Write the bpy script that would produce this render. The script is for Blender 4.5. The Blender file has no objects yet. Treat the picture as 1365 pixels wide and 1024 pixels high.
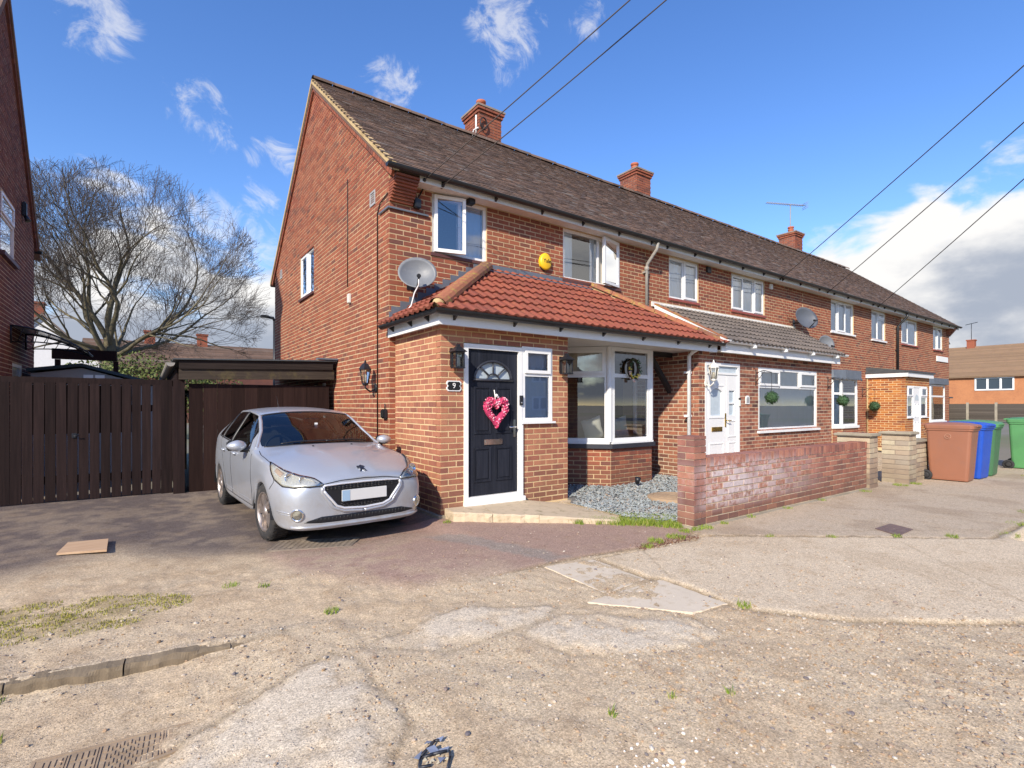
import bpy, bmesh, math, random
import numpy as np
from mathutils import Vector, Matrix
from mathutils.bvhtree import BVHTree

R = math.radians
rng = random.Random(7)
nrng = np.random.default_rng(11)
scene = bpy.context.scene
COL = scene.collection

# ------------------------------------------------------------------ camera
CAM_Z = 1.40
F_PX, CX, CY = 685.0, 682.5, 540.0           # focal length in photo pixels, horizon row
THETA = math.atan((1640.0 - CX) / F_PX)       # angle between view axis and the terrace front (+X)
CT, ST = math.cos(THETA), math.sin(THETA)
cd = bpy.data.cameras.new('camera')
cam = bpy.data.objects.new('camera', cd)
COL.objects.link(cam)
cam.location = (0, 0, CAM_Z)
cam.rotation_euler = (R(90), 0, THETA - R(90))
cd.sensor_width = 36.0
cd.lens = 36.0 * F_PX / 1365.0
cd.shift_y = (CY - 512.0) / 1365.0
cd.clip_start = 0.05
cd.clip_end = 2000.0
scene.camera = cam

def pr(p):
    d = CT * p[0] + ST * p[1]
    l = ST * p[0] - CT * p[1]
    if d < 0.1:
        return None
    return (CX + F_PX * l / d, CY - F_PX * (p[2] - CAM_Z) / d, d)

def dirv(u, v):
    a = (u - CX) / F_PX
    b = (CY - v) / F_PX
    return Vector((CT + ST * a, ST - CT * a, b))

# ------------------------------------------------------------------ light
SUN_DIR = Vector((-0.72, -0.46, 0.53)).normalized()      # towards the sun
w = bpy.data.worlds.new('World')
scene.world = w
w.use_nodes = True
SKY_STRENGTH = 0.15
CLOUD_LEVEL = 0.62

sl = bpy.data.lights.new('sun', 'SUN')
sl.energy = 3.8
sl.angle = R(1.2)
sl.color = (1.0, 0.90, 0.75)
so = bpy.data.objects.new('sun', sl)
so.rotation_euler = SUN_DIR.to_track_quat('Z', 'Y').to_euler()
so.location = (-20, -12, 25)
COL.objects.link(so)

scene.view_settings.view_transform = 'Standard'
scene.view_settings.look = 'None'
scene.view_settings.exposure = 0.72
scene.view_settings.gamma = 1.0
scene.view_settings.use_curve_mapping = False
scene.render.engine = 'CYCLES'
scene.cycles.max_bounces = 6
scene.cycles.transparent_max_bounces = 12
scene.cycles.use_denoising = True

# ------------------------------------------------------------------ node helpers
def nd(nt, typ, ins=None, **props):
    n = nt.nodes.new(typ)
    for k, v in props.items():
        setattr(n, k, v)
    for k, v in (ins or {}).items():
        s = n.inputs[k]
        if isinstance(v, bpy.types.NodeSocket):
            nt.links.new(v, s)
        elif isinstance(v, bpy.types.Node):
            nt.links.new(v.outputs[0], s)
        else:
            if s.type == 'RGBA' and len(v) == 3:
                v = (*v, 1.0)
            s.default_value = v
    return n

def math_(nt, op, a, b=0.0, c=None, clamp=False):
    ins = {0: a, 1: b}
    if c is not None:
        ins[2] = c
    return nd(nt, 'ShaderNodeMath', ins, operation=op, use_clamp=clamp).outputs[0]

def mixc(nt, f, a, b, blend='MIX'):
    n = nt.nodes.new('ShaderNodeMix')
    n.data_type = 'RGBA'
    n.blend_type = blend
    n.clamp_factor = True
    for sock, v in ((n.inputs[0], f), (n.inputs[6], a), (n.inputs[7], b)):
        if isinstance(v, bpy.types.NodeSocket):
            nt.links.new(v, sock)
        elif sock.type == 'RGBA':
            sock.default_value = (*v[:3], 1.0)
        else:
            sock.default_value = v
    return n.outputs[2]

def ramp(nt, fac, stops, interp='LINEAR'):
    n = nt.nodes.new('ShaderNodeValToRGB')
    n.color_ramp.interpolation = interp
    el = n.color_ramp.elements
    while len(el) < len(stops):
        el.new(0.5)
    for e, (p, c) in zip(el, stops):
        e.position = p
        e.color = (*c, 1.0) if len(c) == 3 else c
    nt.links.new(fac, n.inputs[0])
    return n.outputs[0]

def maprange(nt, v, a, b, c=0.0, d=1.0, smooth=True):
    n = nd(nt, 'ShaderNodeMapRange', {0: v, 1: a, 2: b, 3: c, 4: d})
    n.interpolation_type = 'SMOOTHSTEP' if smooth else 'LINEAR'
    n.clamp = True
    return n.outputs[0]

def noise(nt, vec, scale, detail=4.0, rough=0.55, dist=0.0):
    return nd(nt, 'ShaderNodeTexNoise', {'Vector': vec, 'Scale': scale, 'Detail': detail, 'Roughness': rough, 'Distortion': dist}).outputs[0]

def wpos(nt):
    return nd(nt, 'ShaderNodeNewGeometry').outputs['Position']

def rnd(nt):
    g = nd(nt, 'ShaderNodeNewGeometry').outputs['Random Per Island']
    o = nd(nt, 'ShaderNodeObjectInfo').outputs['Random']
    return math_(nt, 'FRACT', math_(nt, 'MULTIPLY_ADD', o, 7.31, g))

MATS = {}
def new_mat(name):
    m = bpy.data.materials.new(name)
    m.use_nodes = True
    nt = m.node_tree
    b = nt.nodes['Principled BSDF']
    MATS[name] = m
    return m, nt, b

def link(nt, a, b):
    nt.links.new(a, b)

def bump(nt, b, h, strength=0.3, dist=0.01):
    n = nd(nt, 'ShaderNodeBump', {'Strength': strength, 'Distance': dist, 'Height': h})
    nt.links.new(n.outputs[0], b.inputs['Normal'])

def simple(name, col, rough=0.5, metal=0.0, var=0.12, scale=6.0, bumps=0.0, bscale=80.0, coat=0.0, spec=0.5, dirt=None):
    """plain surface with some wear: low-frequency tone variation, roughness variation, fine relief"""
    m, nt, b = new_mat(name)
    p = wpos(nt)
    n1 = noise(nt, p, scale, 5.0)
    r = rnd(nt)
    k = math_(nt, 'MULTIPLY_ADD', math_(nt, 'SUBTRACT', n1, 0.5), var * 2.2, 1.0)
    k = math_(nt, 'MULTIPLY_ADD', math_(nt, 'SUBTRACT', r, 0.5), var * 0.7, k)
    c = mixc(nt, 1.0, col, nd(nt, 'ShaderNodeCombineColor', {0: k, 1: k, 2: k}).outputs[0], 'MULTIPLY')
    if dirt:
        dm = maprange(nt, noise(nt, p, scale * 2.3, 6.0, 0.65), 0.50, 0.75)
        c = mixc(nt, math_(nt, 'MULTIPLY', dm, dirt[1]), c, dirt[0])
    link(nt, c, b.inputs['Base Color'])
    b.inputs['Metallic'].default_value = metal
    rr = math_(nt, 'MULTIPLY_ADD', math_(nt, 'SUBTRACT', noise(nt, p, scale * 4, 4.0), 0.5), 0.25, rough, clamp=True)
    link(nt, rr, b.inputs['Roughness'])
    b.inputs['Specular IOR Level'].default_value = spec
    b.inputs['Coat Weight'].default_value = coat
    b.inputs['Coat Roughness'].default_value = 0.05
    if bumps:
        bump(nt, b, noise(nt, p, bscale, 4.0), bumps, 0.004)
    return m

def brick_mat(name, stops, speck=0.35, effl=0.0, moss=0.0):
    m, nt, b = new_mat(name)
    p = wpos(nt)
    r = rnd(nt)
    c = ramp(nt, r, stops)
    big = noise(nt, p, 0.7, 4.0)
    c = mixc(nt, maprange(nt, big, 0.35, 0.7, 0.0, 0.35), c, (0.30, 0.115, 0.06))
    fire = maprange(nt, noise(nt, p, 9.0, 5.0, 0.6), 0.42, 0.72)
    c = mixc(nt, math_(nt, 'MULTIPLY', fire, speck), c, (0.085, 0.045, 0.045))
    fine = noise(nt, p, 140.0, 3.0, 0.7)
    k = math_(nt, 'MULTIPLY_ADD', fine, 0.7, 0.65)
    c = mixc(nt, 1.0, c, nd(nt, 'ShaderNodeCombineColor', {0: k, 1: k, 2: k}).outputs[0], 'MULTIPLY')
    dz = nd(nt, 'ShaderNodeSeparateXYZ', {0: p}).outputs[2]
    damp = math_(nt, 'MULTIPLY', maprange(nt, math_(nt, 'ADD', dz, math_(nt, 'MULTIPLY', noise(nt, p, 2.5, 5.0, .6), -.7)), .25, -.25), .45)
    c = mixc(nt, damp, c, (0.13, 0.085, 0.06))
    if effl:
        z = nd(nt, 'ShaderNodeSeparateXYZ', {0: p}).outputs
        e = maprange(nt, noise(nt, p, 1.6, 3.0), 0.30, 0.50)
        e2 = maprange(nt, math_(nt, 'ADD', noise(nt, p, 14.0, 5.0, 0.7), math_(nt, 'MULTIPLY', r, 0.30)), 0.44, 0.74)
        zx = math_(nt, 'MULTIPLY', maprange(nt, z[0], 5.6, 8.6, 1.0, 0.0), maprange(nt, z[0], 5.0, 5.45, 0.25, 1.0))
        zz = math_(nt, 'MULTIPLY', maprange(nt, z[2], 0.12, 0.3, 0.0, 1.0), maprange(nt, z[2], 0.62, 0.80, 1.0, 0.12))
        e = math_(nt, 'MULTIPLY', math_(nt, 'MULTIPLY', e, e2), math_(nt, 'MULTIPLY', zx, zz))
        c = mixc(nt, math_(nt, 'MULTIPLY', e, effl), c, (0.62, 0.55, 0.56))
    if moss:
        mm = maprange(nt, noise(nt, p, 3.0, 6.0, 0.7), 0.55, 0.72)
        c = mixc(nt, math_(nt, 'MULTIPLY', mm, moss), c, (0.17, 0.15, 0.04))
    link(nt, c, b.inputs['Base Color'])
    b.inputs['Roughness'].default_value = 0.9
    b.inputs['Specular IOR Level'].default_value = 0.2
    bump(nt, b, noise(nt, p, 90.0, 5.0, 0.7), 0.35, 0.006)
    return m

def mortar_mat(name, col, dark):
    m, nt, b = new_mat(name)
    p = wpos(nt)
    c = mixc(nt, maprange(nt, noise(nt, p, 2.2, 5.0, 0.65), 0.35, 0.7), col, dark)
    c = mixc(nt, maprange(nt, noise(nt, p, 120.0, 2.0), 0.3, 0.7, 0.0, 0.3), c, tuple(x * 0.6 for x in col))
    link(nt, c, b.inputs['Base Color'])
    b.inputs['Roughness'].default_value = 0.95
    b.inputs['Specular IOR Level'].default_value = 0.1
    bump(nt, b, noise(nt, p, 160.0, 4.0, 0.7), 0.4, 0.004)
    return m

def tile_mat(name, stops, lichen, lcol=(0.42, 0.40, 0.36), yellow=0.0):
    m, nt, b = new_mat(name)
    p = wpos(nt)
    c = ramp(nt, rnd(nt), stops)
    c = mixc(nt, maprange(nt, noise(nt, p, 1.1, 5.0), 0.4, 0.75, 0.0, 0.5), c, stops[0][1])
    s = maprange(nt, noise(nt, p, 34.0, 4.0, 0.75), 0.60, 0.70)
    s2 = maprange(nt, noise(nt, p, 1.9, 4.0), 0.34, 0.62)
    c = mixc(nt, math_(nt, 'MULTIPLY', math_(nt, 'MULTIPLY', s, s2), lichen), c, lcol)
    if yellow:
        y = maprange(nt, noise(nt, p, 11.0, 6.0, 0.7), 0.50, 0.66)
        c = mixc(nt, math_(nt, 'MULTIPLY', y, yellow), c, (0.38, 0.27, 0.07))
    k = math_(nt, 'MULTIPLY_ADD', noise(nt, p, 60.0, 4.0, 0.7), 0.8, 0.6)
    c = mixc(nt, 1.0, c, nd(nt, 'ShaderNodeCombineColor', {0: k, 1: k, 2: k}).outputs[0], 'MULTIPLY')
    link(nt, c, b.inputs['Base Color'])
    b.inputs['Roughness'].default_value = 0.85
    b.inputs['Specular IOR Level'].default_value = 0.25
    bump(nt, b, noise(nt, p, 70.0, 5.0, 0.7), 0.4, 0.008)
    return m

def wood_mat(name, col, col2, axis='z', rough=0.75, moss=0.0):
    m, nt, b = new_mat(name)
    p = wpos(nt)
    sc = {'z': (38, 38, 1.6), 'x': (1.6, 38, 38)}[axis]
    v = nd(nt, 'ShaderNodeVectorMath', {0: p, 1: sc}, operation='MULTIPLY').outputs[0]
    g = noise(nt, v, 1.0, 6.0, 0.65, 0.4)
    r = rnd(nt)
    c = mixc(nt, maprange(nt, g, 0.3, 0.75), col, col2)
    k = math_(nt, 'MULTIPLY_ADD', r, 0.5, 0.75)
    c = mixc(nt, 1.0, c, nd(nt, 'ShaderNodeCombineColor', {0: k, 1: k, 2: k}).outputs[0], 'MULTIPLY')
    if moss:
        mm = maprange(nt, noise(nt, p, 4.0, 6.0, 0.7), 0.52, 0.7)
        c = mixc(nt, math_(nt, 'MULTIPLY', mm, moss), c, (0.16, 0.13, 0.05))
    link(nt, c, b.inputs['Base Color'])
    b.inputs['Roughness'].default_value = rough
    b.inputs['Specular IOR Level'].default_value = 0.12
    bump(nt, b, g, 0.35, 0.004)
    return m

def glass_mat(name, tint=(0.75, 0.8, 0.8), refl=0.10, rough=0.0, wav=0.004, gain=1.35):
    m = bpy.data.materials.new(name)
    m.use_nodes = True
    nt = m.node_tree
    nt.nodes.remove(nt.nodes['Principled BSDF'])
    out = nt.nodes['Material Output']
    t = nd(nt, 'ShaderNodeBsdfTransparent', {'Color': tint})
    g = nd(nt, 'ShaderNodeBsdfGlossy', {'Color': (1, 1, 1), 'Roughness': rough})
    if wav:
        bn = nd(nt, 'ShaderNodeBump', {'Strength': wav, 'Distance': 0.05, 'Height': noise(nt, wpos(nt), 2.2, 2.0)})
        link(nt, bn.outputs[0], g.inputs['Normal'])
    f = nd(nt, 'ShaderNodeFresnel', {'IOR': 1.52}).outputs[0]
    f = math_(nt, 'MULTIPLY_ADD', f, gain, refl, clamp=True)
    mx = nd(nt, 'ShaderNodeMixShader', {0: f, 1: t.outputs[0], 2: g.outputs[0]})
    link(nt, mx.outputs[0], out.inputs[0])
    MATS[name] = m
    return m

# ------------------------------------------------------------------ sky: nishita + clouds by direction
def build_world():
    nt = w.node_tree
    nt.nodes.clear()
    out = nt.nodes.new('ShaderNodeOutputWorld')
    sky = nt.nodes.new('ShaderNodeTexSky')
    sky.sky_type = 'NISHITA'
    sky.sun_disc = False
    sky.sun_elevation = math.asin(SUN_DIR.z)
    sky.sun_rotation = math.atan2(SUN_DIR.x, SUN_DIR.y)
    sky.altitude = 0.0
    sky.air_density = 1.0
    sky.dust_density = 0.2
    sky.ozone_density = 3.0
    hs = nd(nt, 'ShaderNodeHueSaturation', {'Hue': 0.511, 'Saturation': 1.2, 'Value': 1.0, 'Color': sky.outputs[0]})
    bg = nd(nt, 'ShaderNodeBackground', {'Color': hs.outputs[0], 'Strength': SKY_STRENGTH})
    d = nd(nt, 'ShaderNodeNewGeometry').outputs['Position']
    d = nd(nt, 'ShaderNodeTexCoord').outputs['Generated']
    sep = nd(nt, 'ShaderNodeSeparateXYZ', {0: d}).outputs
    z = sep[2]
    # cumulus bank lying low all round the horizon, taller towards the right-hand end of the street
    flat = nd(nt, 'ShaderNodeVectorMath', {0: d, 1: (1.0, 1.0, 1.9)}, operation='MULTIPLY').outputs[0]
    big = noise(nt, flat, 2.3, 2.0, 0.5)
    puff = noise(nt, flat, 6.5, 7.0, 0.56, 0.25)
    dens = math_(nt, 'ADD', math_(nt, 'MULTIPLY', big, 0.55), math_(nt, 'MULTIPLY', puff, 0.75))
    def lobe(u, v, width):
        q = dirv(u, v).normalized()
        dot = nd(nt, 'ShaderNodeVectorMath', {0: d, 1: tuple(q)}, operation='DOT_PRODUCT').outputs['Value']
        return maprange(nt, dot, math.cos(width), 1.0)
    top = math_(nt, 'MULTIPLY', lobe(1420, 330, 0.36), 0.24)
    top = math_(nt, 'ADD', top, math_(nt, 'MULTIPLY', lobe(230, 460, 0.40), 0.17))
    vb = nd(nt, 'ShaderNodeVectorMath', {0: d, 1: tuple(Vector((.80, -.55, .24)).normalized())}, operation='DOT_PRODUCT').outputs['Value']
    top = math_(nt, 'ADD', top, math_(nt, 'MULTIPLY', maprange(nt, vb, math.cos(.62), 1.0), .34))
    lift = math_(nt, 'SUBTRACT', 0.28, z)
    dens = math_(nt, 'ADD', math_(nt, 'ADD', dens, top), math_(nt, 'MULTIPLY', lift, 1.5))
    bank = maprange(nt, dens, 0.80, 0.93)
    # small torn wisps
    stretch = nd(nt, 'ShaderNodeVectorMath', {0: d, 1: (1.0, 1.25, 1.0)}, operation='MULTIPLY').outputs[0]
    wn = noise(nt, stretch, 15.0, 9.0, 0.68, 0.8)
    msum = None
    for (u, v, ww, k) in ((125, 18, .07, .9), (672, 38, .085, 1.0), (668, 95, .05, .7), (790, 22, .05, .7), (275, 140, .07, .7), (285, 170, .05, .55),
                          (520, 122, .075, .8), (365, 205, .055, .9), (352, 262, .05, 1.0), (283, 287, .06, .8), (325, 330, .10, .9), (385, 185, .05, .5)):
        l = math_(nt, 'MULTIPLY', lobe(u, v, ww), k)
        msum = l if msum is None else math_(nt, 'MAXIMUM', msum, l)
    wis = maprange(nt, math_(nt, 'ADD', wn, math_(nt, 'MULTIPLY', msum, 0.30)), 0.66, 0.92)
    wis = math_(nt, 'MULTIPLY', wis, maprange(nt, msum, 0.0, 0.35))
    cover = math_(nt, 'MAXIMUM', bank, math_(nt, 'MULTIPLY', wis, 0.55))
    # cloud shading: bright crowns, grey bellies (their own thickness)
    shade = noise(nt, nd(nt, 'ShaderNodeVectorMath', {0: flat, 1: (0.03, 0.02, -0.05)}, operation='ADD').outputs[0], 5.0, 6.0, 0.55)
    belly = maprange(nt, math_(nt, 'ADD', math_(nt, 'MULTIPLY', z, -2.2), math_(nt, 'MULTIPLY', shade, 1.25)), 0.02, 0.40)
    ccol = mixc(nt, belly, (1.0, 0.985, 0.965), (0.42, 0.47, 0.57))
    cb = nd(nt, 'ShaderNodeBackground', {'Color': ccol, 'Strength': CLOUD_LEVEL})
    up = maprange(nt, z, -0.02, 0.02)
    cover = math_(nt, 'MULTIPLY', cover, up)
    mx = nd(nt, 'ShaderNodeMixShader', {0: cover, 1: bg.outputs[0], 2: cb.outputs[0]})
    link(nt, mx.outputs[0], out.inputs[0])
build_world()

# ------------------------------------------------------------------ object helpers
WL = {}
LOC = set()
def root(name, loc, label, cat, group=None, rotz=0.0):
    o = bpy.data.objects.new(name, None)
    o.empty_display_size = 0.2
    COL.objects.link(o)
    o.location = loc
    o.rotation_euler = (0, 0, rotz)
    WL[o] = Vector(loc)
    tag(o, label, cat, group)
    return o

def tag(o, label=None, cat=None, group=None, kind=None):
    for k, v in (('label', label), ('category', cat), ('group', group), ('kind', kind)):
        if v:
            o[k] = v
    return o

class MB:
    """collects shapes and links them as one mesh object"""
    def __init__(s):
        s.v = []
        s.f = []
        s.m = []
        s.sm = []
    def add(s, vs, fs, mi=0, smooth=False):
        o = len(s.v)
        s.v.extend([tuple(p) for p in vs])
        for f in fs:
            s.f.append([i + o for i in f])
            s.m.append(mi)
            s.sm.append(smooth)
        return s
    def hexa(s, c, mi=0):
        return s.add(c, [(0, 3, 2, 1), (4, 5, 6, 7), (0, 1, 5, 4), (1, 2, 6, 5), (2, 3, 7, 6), (3, 0, 4, 7)], mi)
    def box(s, x0, x1, y0, y1, z0, z1, mi=0, bev=0.0):
        if bev:
            return s.bbox(x0, x1, y0, y1, z0, z1, bev, mi)
        return s.hexa([(x0, y0, z0), (x1, y0, z0), (x1, y1, z0), (x0, y1, z0), (x0, y0, z1), (x1, y0, z1), (x1, y1, z1), (x0, y1, z1)], mi)
    def bbox(s, x0, x1, y0, y1, z0, z1, b, mi=0, M=None):
        bm = bmesh.new()
        bmesh.ops.create_cube(bm, size=1.0)
        for v in bm.verts:
            v.co = Vector(((x0 + x1) / 2 + v.co.x * (x1 - x0), (y0 + y1) / 2 + v.co.y * (y1 - y0), (z0 + z1) / 2 + v.co.z * (z1 - z0)))
        bmesh.ops.bevel(bm, geom=bm.edges[:], offset=b, segments=2, affect='EDGES')
        s.addbm(bm, mi, False, M)
        return s
    def addbm(s, bm, mi=0, smooth=False, M=None):
        bm.verts.index_update()
        vs = [(M @ v.co if M else v.co.copy()) for v in bm.verts]
        s.add(vs, [[v.index for v in f.verts] for f in bm.faces], mi, smooth)
        bm.free()
    def quad(s, a, b, c, d, mi=0):
        return s.add([a, b, c, d], [(0, 1, 2, 3)], mi)
    def prism(s, poly, ext, mi=0):
        """closed polygon (3D points) extruded by vector ext"""
        n = len(poly)
        e = Vector(ext)
        p = [Vector(q) for q in poly]
        vs = p + [q + e for q in p]
        fs = [list(range(n))[::-1], list(range(n, 2 * n))]
        fs += [(i, (i + 1) % n, n + (i + 1) % n, n + i) for i in range(n)]
        return s.add(vs, fs, mi)
    def tube(s, pts, r, seg=8, mi=0, caps=True, smooth=True):
        pts = [Vector(p) for p in pts]
        rs = r if isinstance(r, (list, tuple)) else [r] * len(pts)
        o = []
        prev = None
        for i, p in enumerate(pts):
            t = (pts[min(i + 1, len(pts) - 1)] - pts[max(i - 1, 0)])
            if t.length < 1e-9:
                t = Vector((0, 0, 1))
            t.normalize()
            if prev is None:
                a = t.orthogonal().normalized()
            else:
                a = (prev - t * prev.dot(t))
                a = a.normalized() if a.length > 1e-6 else t.orthogonal().normalized()
            prev = a
            b = t.cross(a)
            for k in range(seg):
                an = 2 * math.pi * k / seg
                o.append(p + (a * math.cos(an) + b * math.sin(an)) * rs[i])
        fs = []
        for i in range(len(pts) - 1):
            for k in range(seg):
                k2 = (k + 1) % seg
                fs.append((i * seg + k, i * seg + k2, (i + 1) * seg + k2, (i + 1) * seg + k))
        s.add(o, fs, mi, smooth)
        if caps:
            n = len(s.v)
            s.f.append([n - len(o) + k for k in range(seg)][::-1]); s.m.append(mi); s.sm.append(False)
            s.f.append([n - seg + k for k in range(seg)]); s.m.append(mi); s.sm.append(False)
        return s
    def lathe(s, prof, M=None, seg=24, mi=0, smooth=True):
        """profile of (radius, z) turned round z, placed by matrix M"""
        vs, fs = [], []
        for (r, z) in prof:
            for k in range(seg):
                a = 2 * math.pi * k / seg
                p = Vector((r * math.cos(a), r * math.sin(a), z))
                vs.append(M @ p if M else p)
        for i in range(len(prof) - 1):
            for k in range(seg):
                k2 = (k + 1) % seg
                fs.append((i * seg + k, i * seg + k2, (i + 1) * seg + k2, (i + 1) * seg + k))
        return s.add(vs, fs, mi, smooth)
    def ball(s, c, r, mi=0, sub=2, sc=(1, 1, 1), smooth=True, jit=0.0):
        bm = bmesh.new()
        bmesh.ops.create_icosphere(bm, subdivisions=sub, radius=1.0)
        for v in bm.verts:
            k = 1 + (rng.uniform(-jit, jit) if jit else 0)
            v.co = Vector((c[0] + v.co.x * r * sc[0] * k, c[1] + v.co.y * r * sc[1] * k, c[2] + v.co.z * r * sc[2] * k))
        s.addbm(bm, mi, smooth)
        return s
    def build(s, name, mats, parent=None, local=False, loc=None, fix=True):
        me = bpy.data.meshes.new(name)
        if not isinstance(mats, (list, tuple)):
            mats = [mats]
        V = np.array(s.v, dtype=float).reshape(-1, 3)
        off = Vector((0, 0, 0))
        if parent is not None and (not local or parent in LOC):
            off = WL[parent]
        elif parent is None and loc is not None:
            off = Vector(loc)
        lo = V.min(axis=0); hi = V.max(axis=0)
        cen = Vector(((lo[0] + hi[0]) / 2, (lo[1] + hi[1]) / 2, lo[2]))
        V = V - np.array(cen)
        me.from_pydata(V.tolist(), [], s.f)
        me.polygons.foreach_set('material_index', s.m)
        me.polygons.foreach_set('use_smooth', s.sm)
        for mm in mats:
            me.materials.append(MATS[mm] if isinstance(mm, str) else mm)
        if fix:
            bm = bmesh.new(); bm.from_mesh(me)
            bmesh.ops.recalc_face_normals(bm, faces=bm.faces[:])
            bm.to_mesh(me); bm.free()
        me.update()
        o = bpy.data.objects.new(name, me)
        COL.objects.link(o)
        if parent is not None:
            o.parent = parent
            o.location = cen - off
            WL[o] = cen
            if local:
                LOC.add(o)
        else:
            o.location = cen
            WL[o] = cen
        return o

def mesh_obj(name, V, F, mats, parent=None, smooth=False, rnd_ok=True):
    """big mesh straight from arrays, world coordinates; faces all of one vertex count"""
    me = bpy.data.meshes.new(name)
    V = np.asarray(V, dtype=np.float32); F = np.asarray(F, dtype=np.int32)
    nf, k = F.shape
    me.vertices.add(len(V)); me.vertices.foreach_set('co', V.ravel())
    me.loops.add(nf * k); me.loops.foreach_set('vertex_index', F.ravel())
    me.polygons.add(nf)
    me.polygons.foreach_set('loop_start', np.arange(0, nf * k, k, dtype=np.int32))
    me.polygons.foreach_set('loop_total', np.full(nf, k, dtype=np.int32))
    me.polygons.foreach_set('use_smooth', np.full(nf, smooth, dtype=bool))
    for mm in (mats if isinstance(mats, (list, tuple)) else [mats]):
        me.materials.append(MATS[mm])
    me.update(calc_edges=True)
    me.validate()
    o = bpy.data.objects.new(name, me)
    COL.objects.link(o)
    if parent is not None:
        o.parent = parent
        o.location = -WL[parent]
    WL[o] = Vector((0, 0, 0))
    return o

# ------------------------------------------------------------------ repeated small pieces (bricks, tiles, boards)
BOX5 = [(0, 1, 5, 4), (1, 2, 6, 5), (2, 3, 7, 6), (3, 0, 4, 7), (4, 5, 6, 7)]
def box_proto(lx, lz, d):
    """brick: x length, z height, y from -d (buried) to 0 (face), open back"""
    a, b = lx / 2, lz / 2
    v = [(-a, -d, -b), (a, -d, -b), (a, -d, b), (-a, -d, b), (-a, 0, -b), (a, 0, -b), (a, 0, b), (-a, 0, b)]
    return v, BOX5

PROTO = {}
def emit(pieces, parent, name, rest, mat, nmax=300, minpx=0.0):
    """pieces: (matrix in world, proto key, (verts, quads)); the nmax that show largest become objects, the rest one mesh"""
    sized = []
    for i, (M, key, pf) in enumerate(pieces):
        c = M.translation
        q = pr(c)
        s = 0.0
        if q and -30 < q[0] < 1395 and -30 < q[1] < 1054:
            vs = pf[0]
            ps = [pr(M @ Vector(v)) for v in vs]
            if all(ps):
                us = [p[0] for p in ps]; zs = [p[1] for p in ps]
                s = (max(us) - min(us)) * (max(zs) - min(zs))
                nrm = M.to_3x3() @ Vector(key[-1]) if isinstance(key[-1], tuple) else None
        sized.append((s, i))
    sized.sort(reverse=True)
    solo = [i for s, i in sized[:nmax] if s > minpx]
    ss = set(solo)
    base = WL[parent]
    for i in solo:
        M, key, pf = pieces[i]
        k = (name, mat, key)
        me = PROTO.get(k)
        if me is None:
            me = bpy.data.meshes.new(name)
            me.from_pydata([tuple(v) for v in pf[0]], [], pf[1])
            me.materials.append(MATS[mat])
            me.update()
            PROTO[k] = me
        o = bpy.data.objects.new(name, me)
        COL.objects.link(o)
        o.parent = parent
        o.matrix_local = Matrix.Translation(-base) @ M
        WL[o] = M.translation.copy()
    V, F, n = [], [], 0
    for i, (M, key, pf) in enumerate(pieces):
        if i in ss:
            continue
        va = np.array(pf[0], dtype=float)
        m3 = np.array(M.to_3x3()); t = np.array(M.translation)
        V.append(va @ m3.T + t)
        F.append(np.array(pf[1]) + n)
        n += len(va)
    if V:
        o = mesh_obj(rest, np.vstack(V), np.vstack(F), mat, parent)
        o['kind'] = 'stuff'
    return len(solo)

def frame(U, N):
    """matrix whose columns are (mirrored U), N, Z - right handed"""
    U = Vector(U); N = Vector(N); Z = Vector((0, 0, 1))
    if U.cross(N).dot(Z) < 0:
        U = -U
    return U, N, Z

def bricks(O, U, N, z0, z1, spans, bond=0.0, L=0.225, H=0.075, j=0.0155, depth=0.022, holes=(), bprob=0.06):
    """lay stretcher courses on a wall plane. spans(z) -> [(a,b)] along U"""
    O = Vector(O); U0 = Vector(U)
    Uf, Nf, Zf = frame(U, N)
    out = []
    k = 0
    z = z0
    while z < z1 - 0.02:
        hz = min(H, z1 - z)
        zm = z + hz / 2
        for (a, b) in spans(zm):
            cuts = [(a, b)]
            for (h0, h1, g0, g1) in holes:
                if g0 < zm < g1:
                    nc = []
                    for (c, d) in cuts:
                        if h1 <= c or h0 >= d:
                            nc.append((c, d)); continue
                        if h0 - c > 0.03: nc.append((c, h0))
                        if d - h1 > 0.03: nc.append((h1, d))
                    cuts = nc
            for (c, d) in cuts:
                off = bond + (k % 2) * L / 2
                s0 = math.floor((c - off) / L) * L + off
                while s0 < d:
                    e0, e1 = max(s0, c), min(s0 + L, d)
                    s0 += L
                    ln = e1 - e0
                    if ln < 0.045:
                        continue
                    lx = round(ln - j, 3)
                    lz = round(hz - j, 3)
                    y = rng.uniform(-0.002, 0.002)
                    pos = O + U0 * ((e0 + e1) / 2 + rng.uniform(-.0015, .0015)) + Vector(N) * y + Vector((0, 0, zm + rng.uniform(-.0012, .0012)))
                    M = Matrix(((Uf.x, Nf.x, Zf.x, pos.x), (Uf.y, Nf.y, Zf.y, pos.y), (Uf.z, Nf.z, Zf.z, pos.z), (0, 0, 0, 1)))
                    M = M @ Matrix.Rotation(rng.uniform(-.006, .006), 4, 'Y')
                    out.append((M, (lx, lz, depth), box_proto(lx, lz, depth)))
        z += H
        k += 1
    return out

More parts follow.
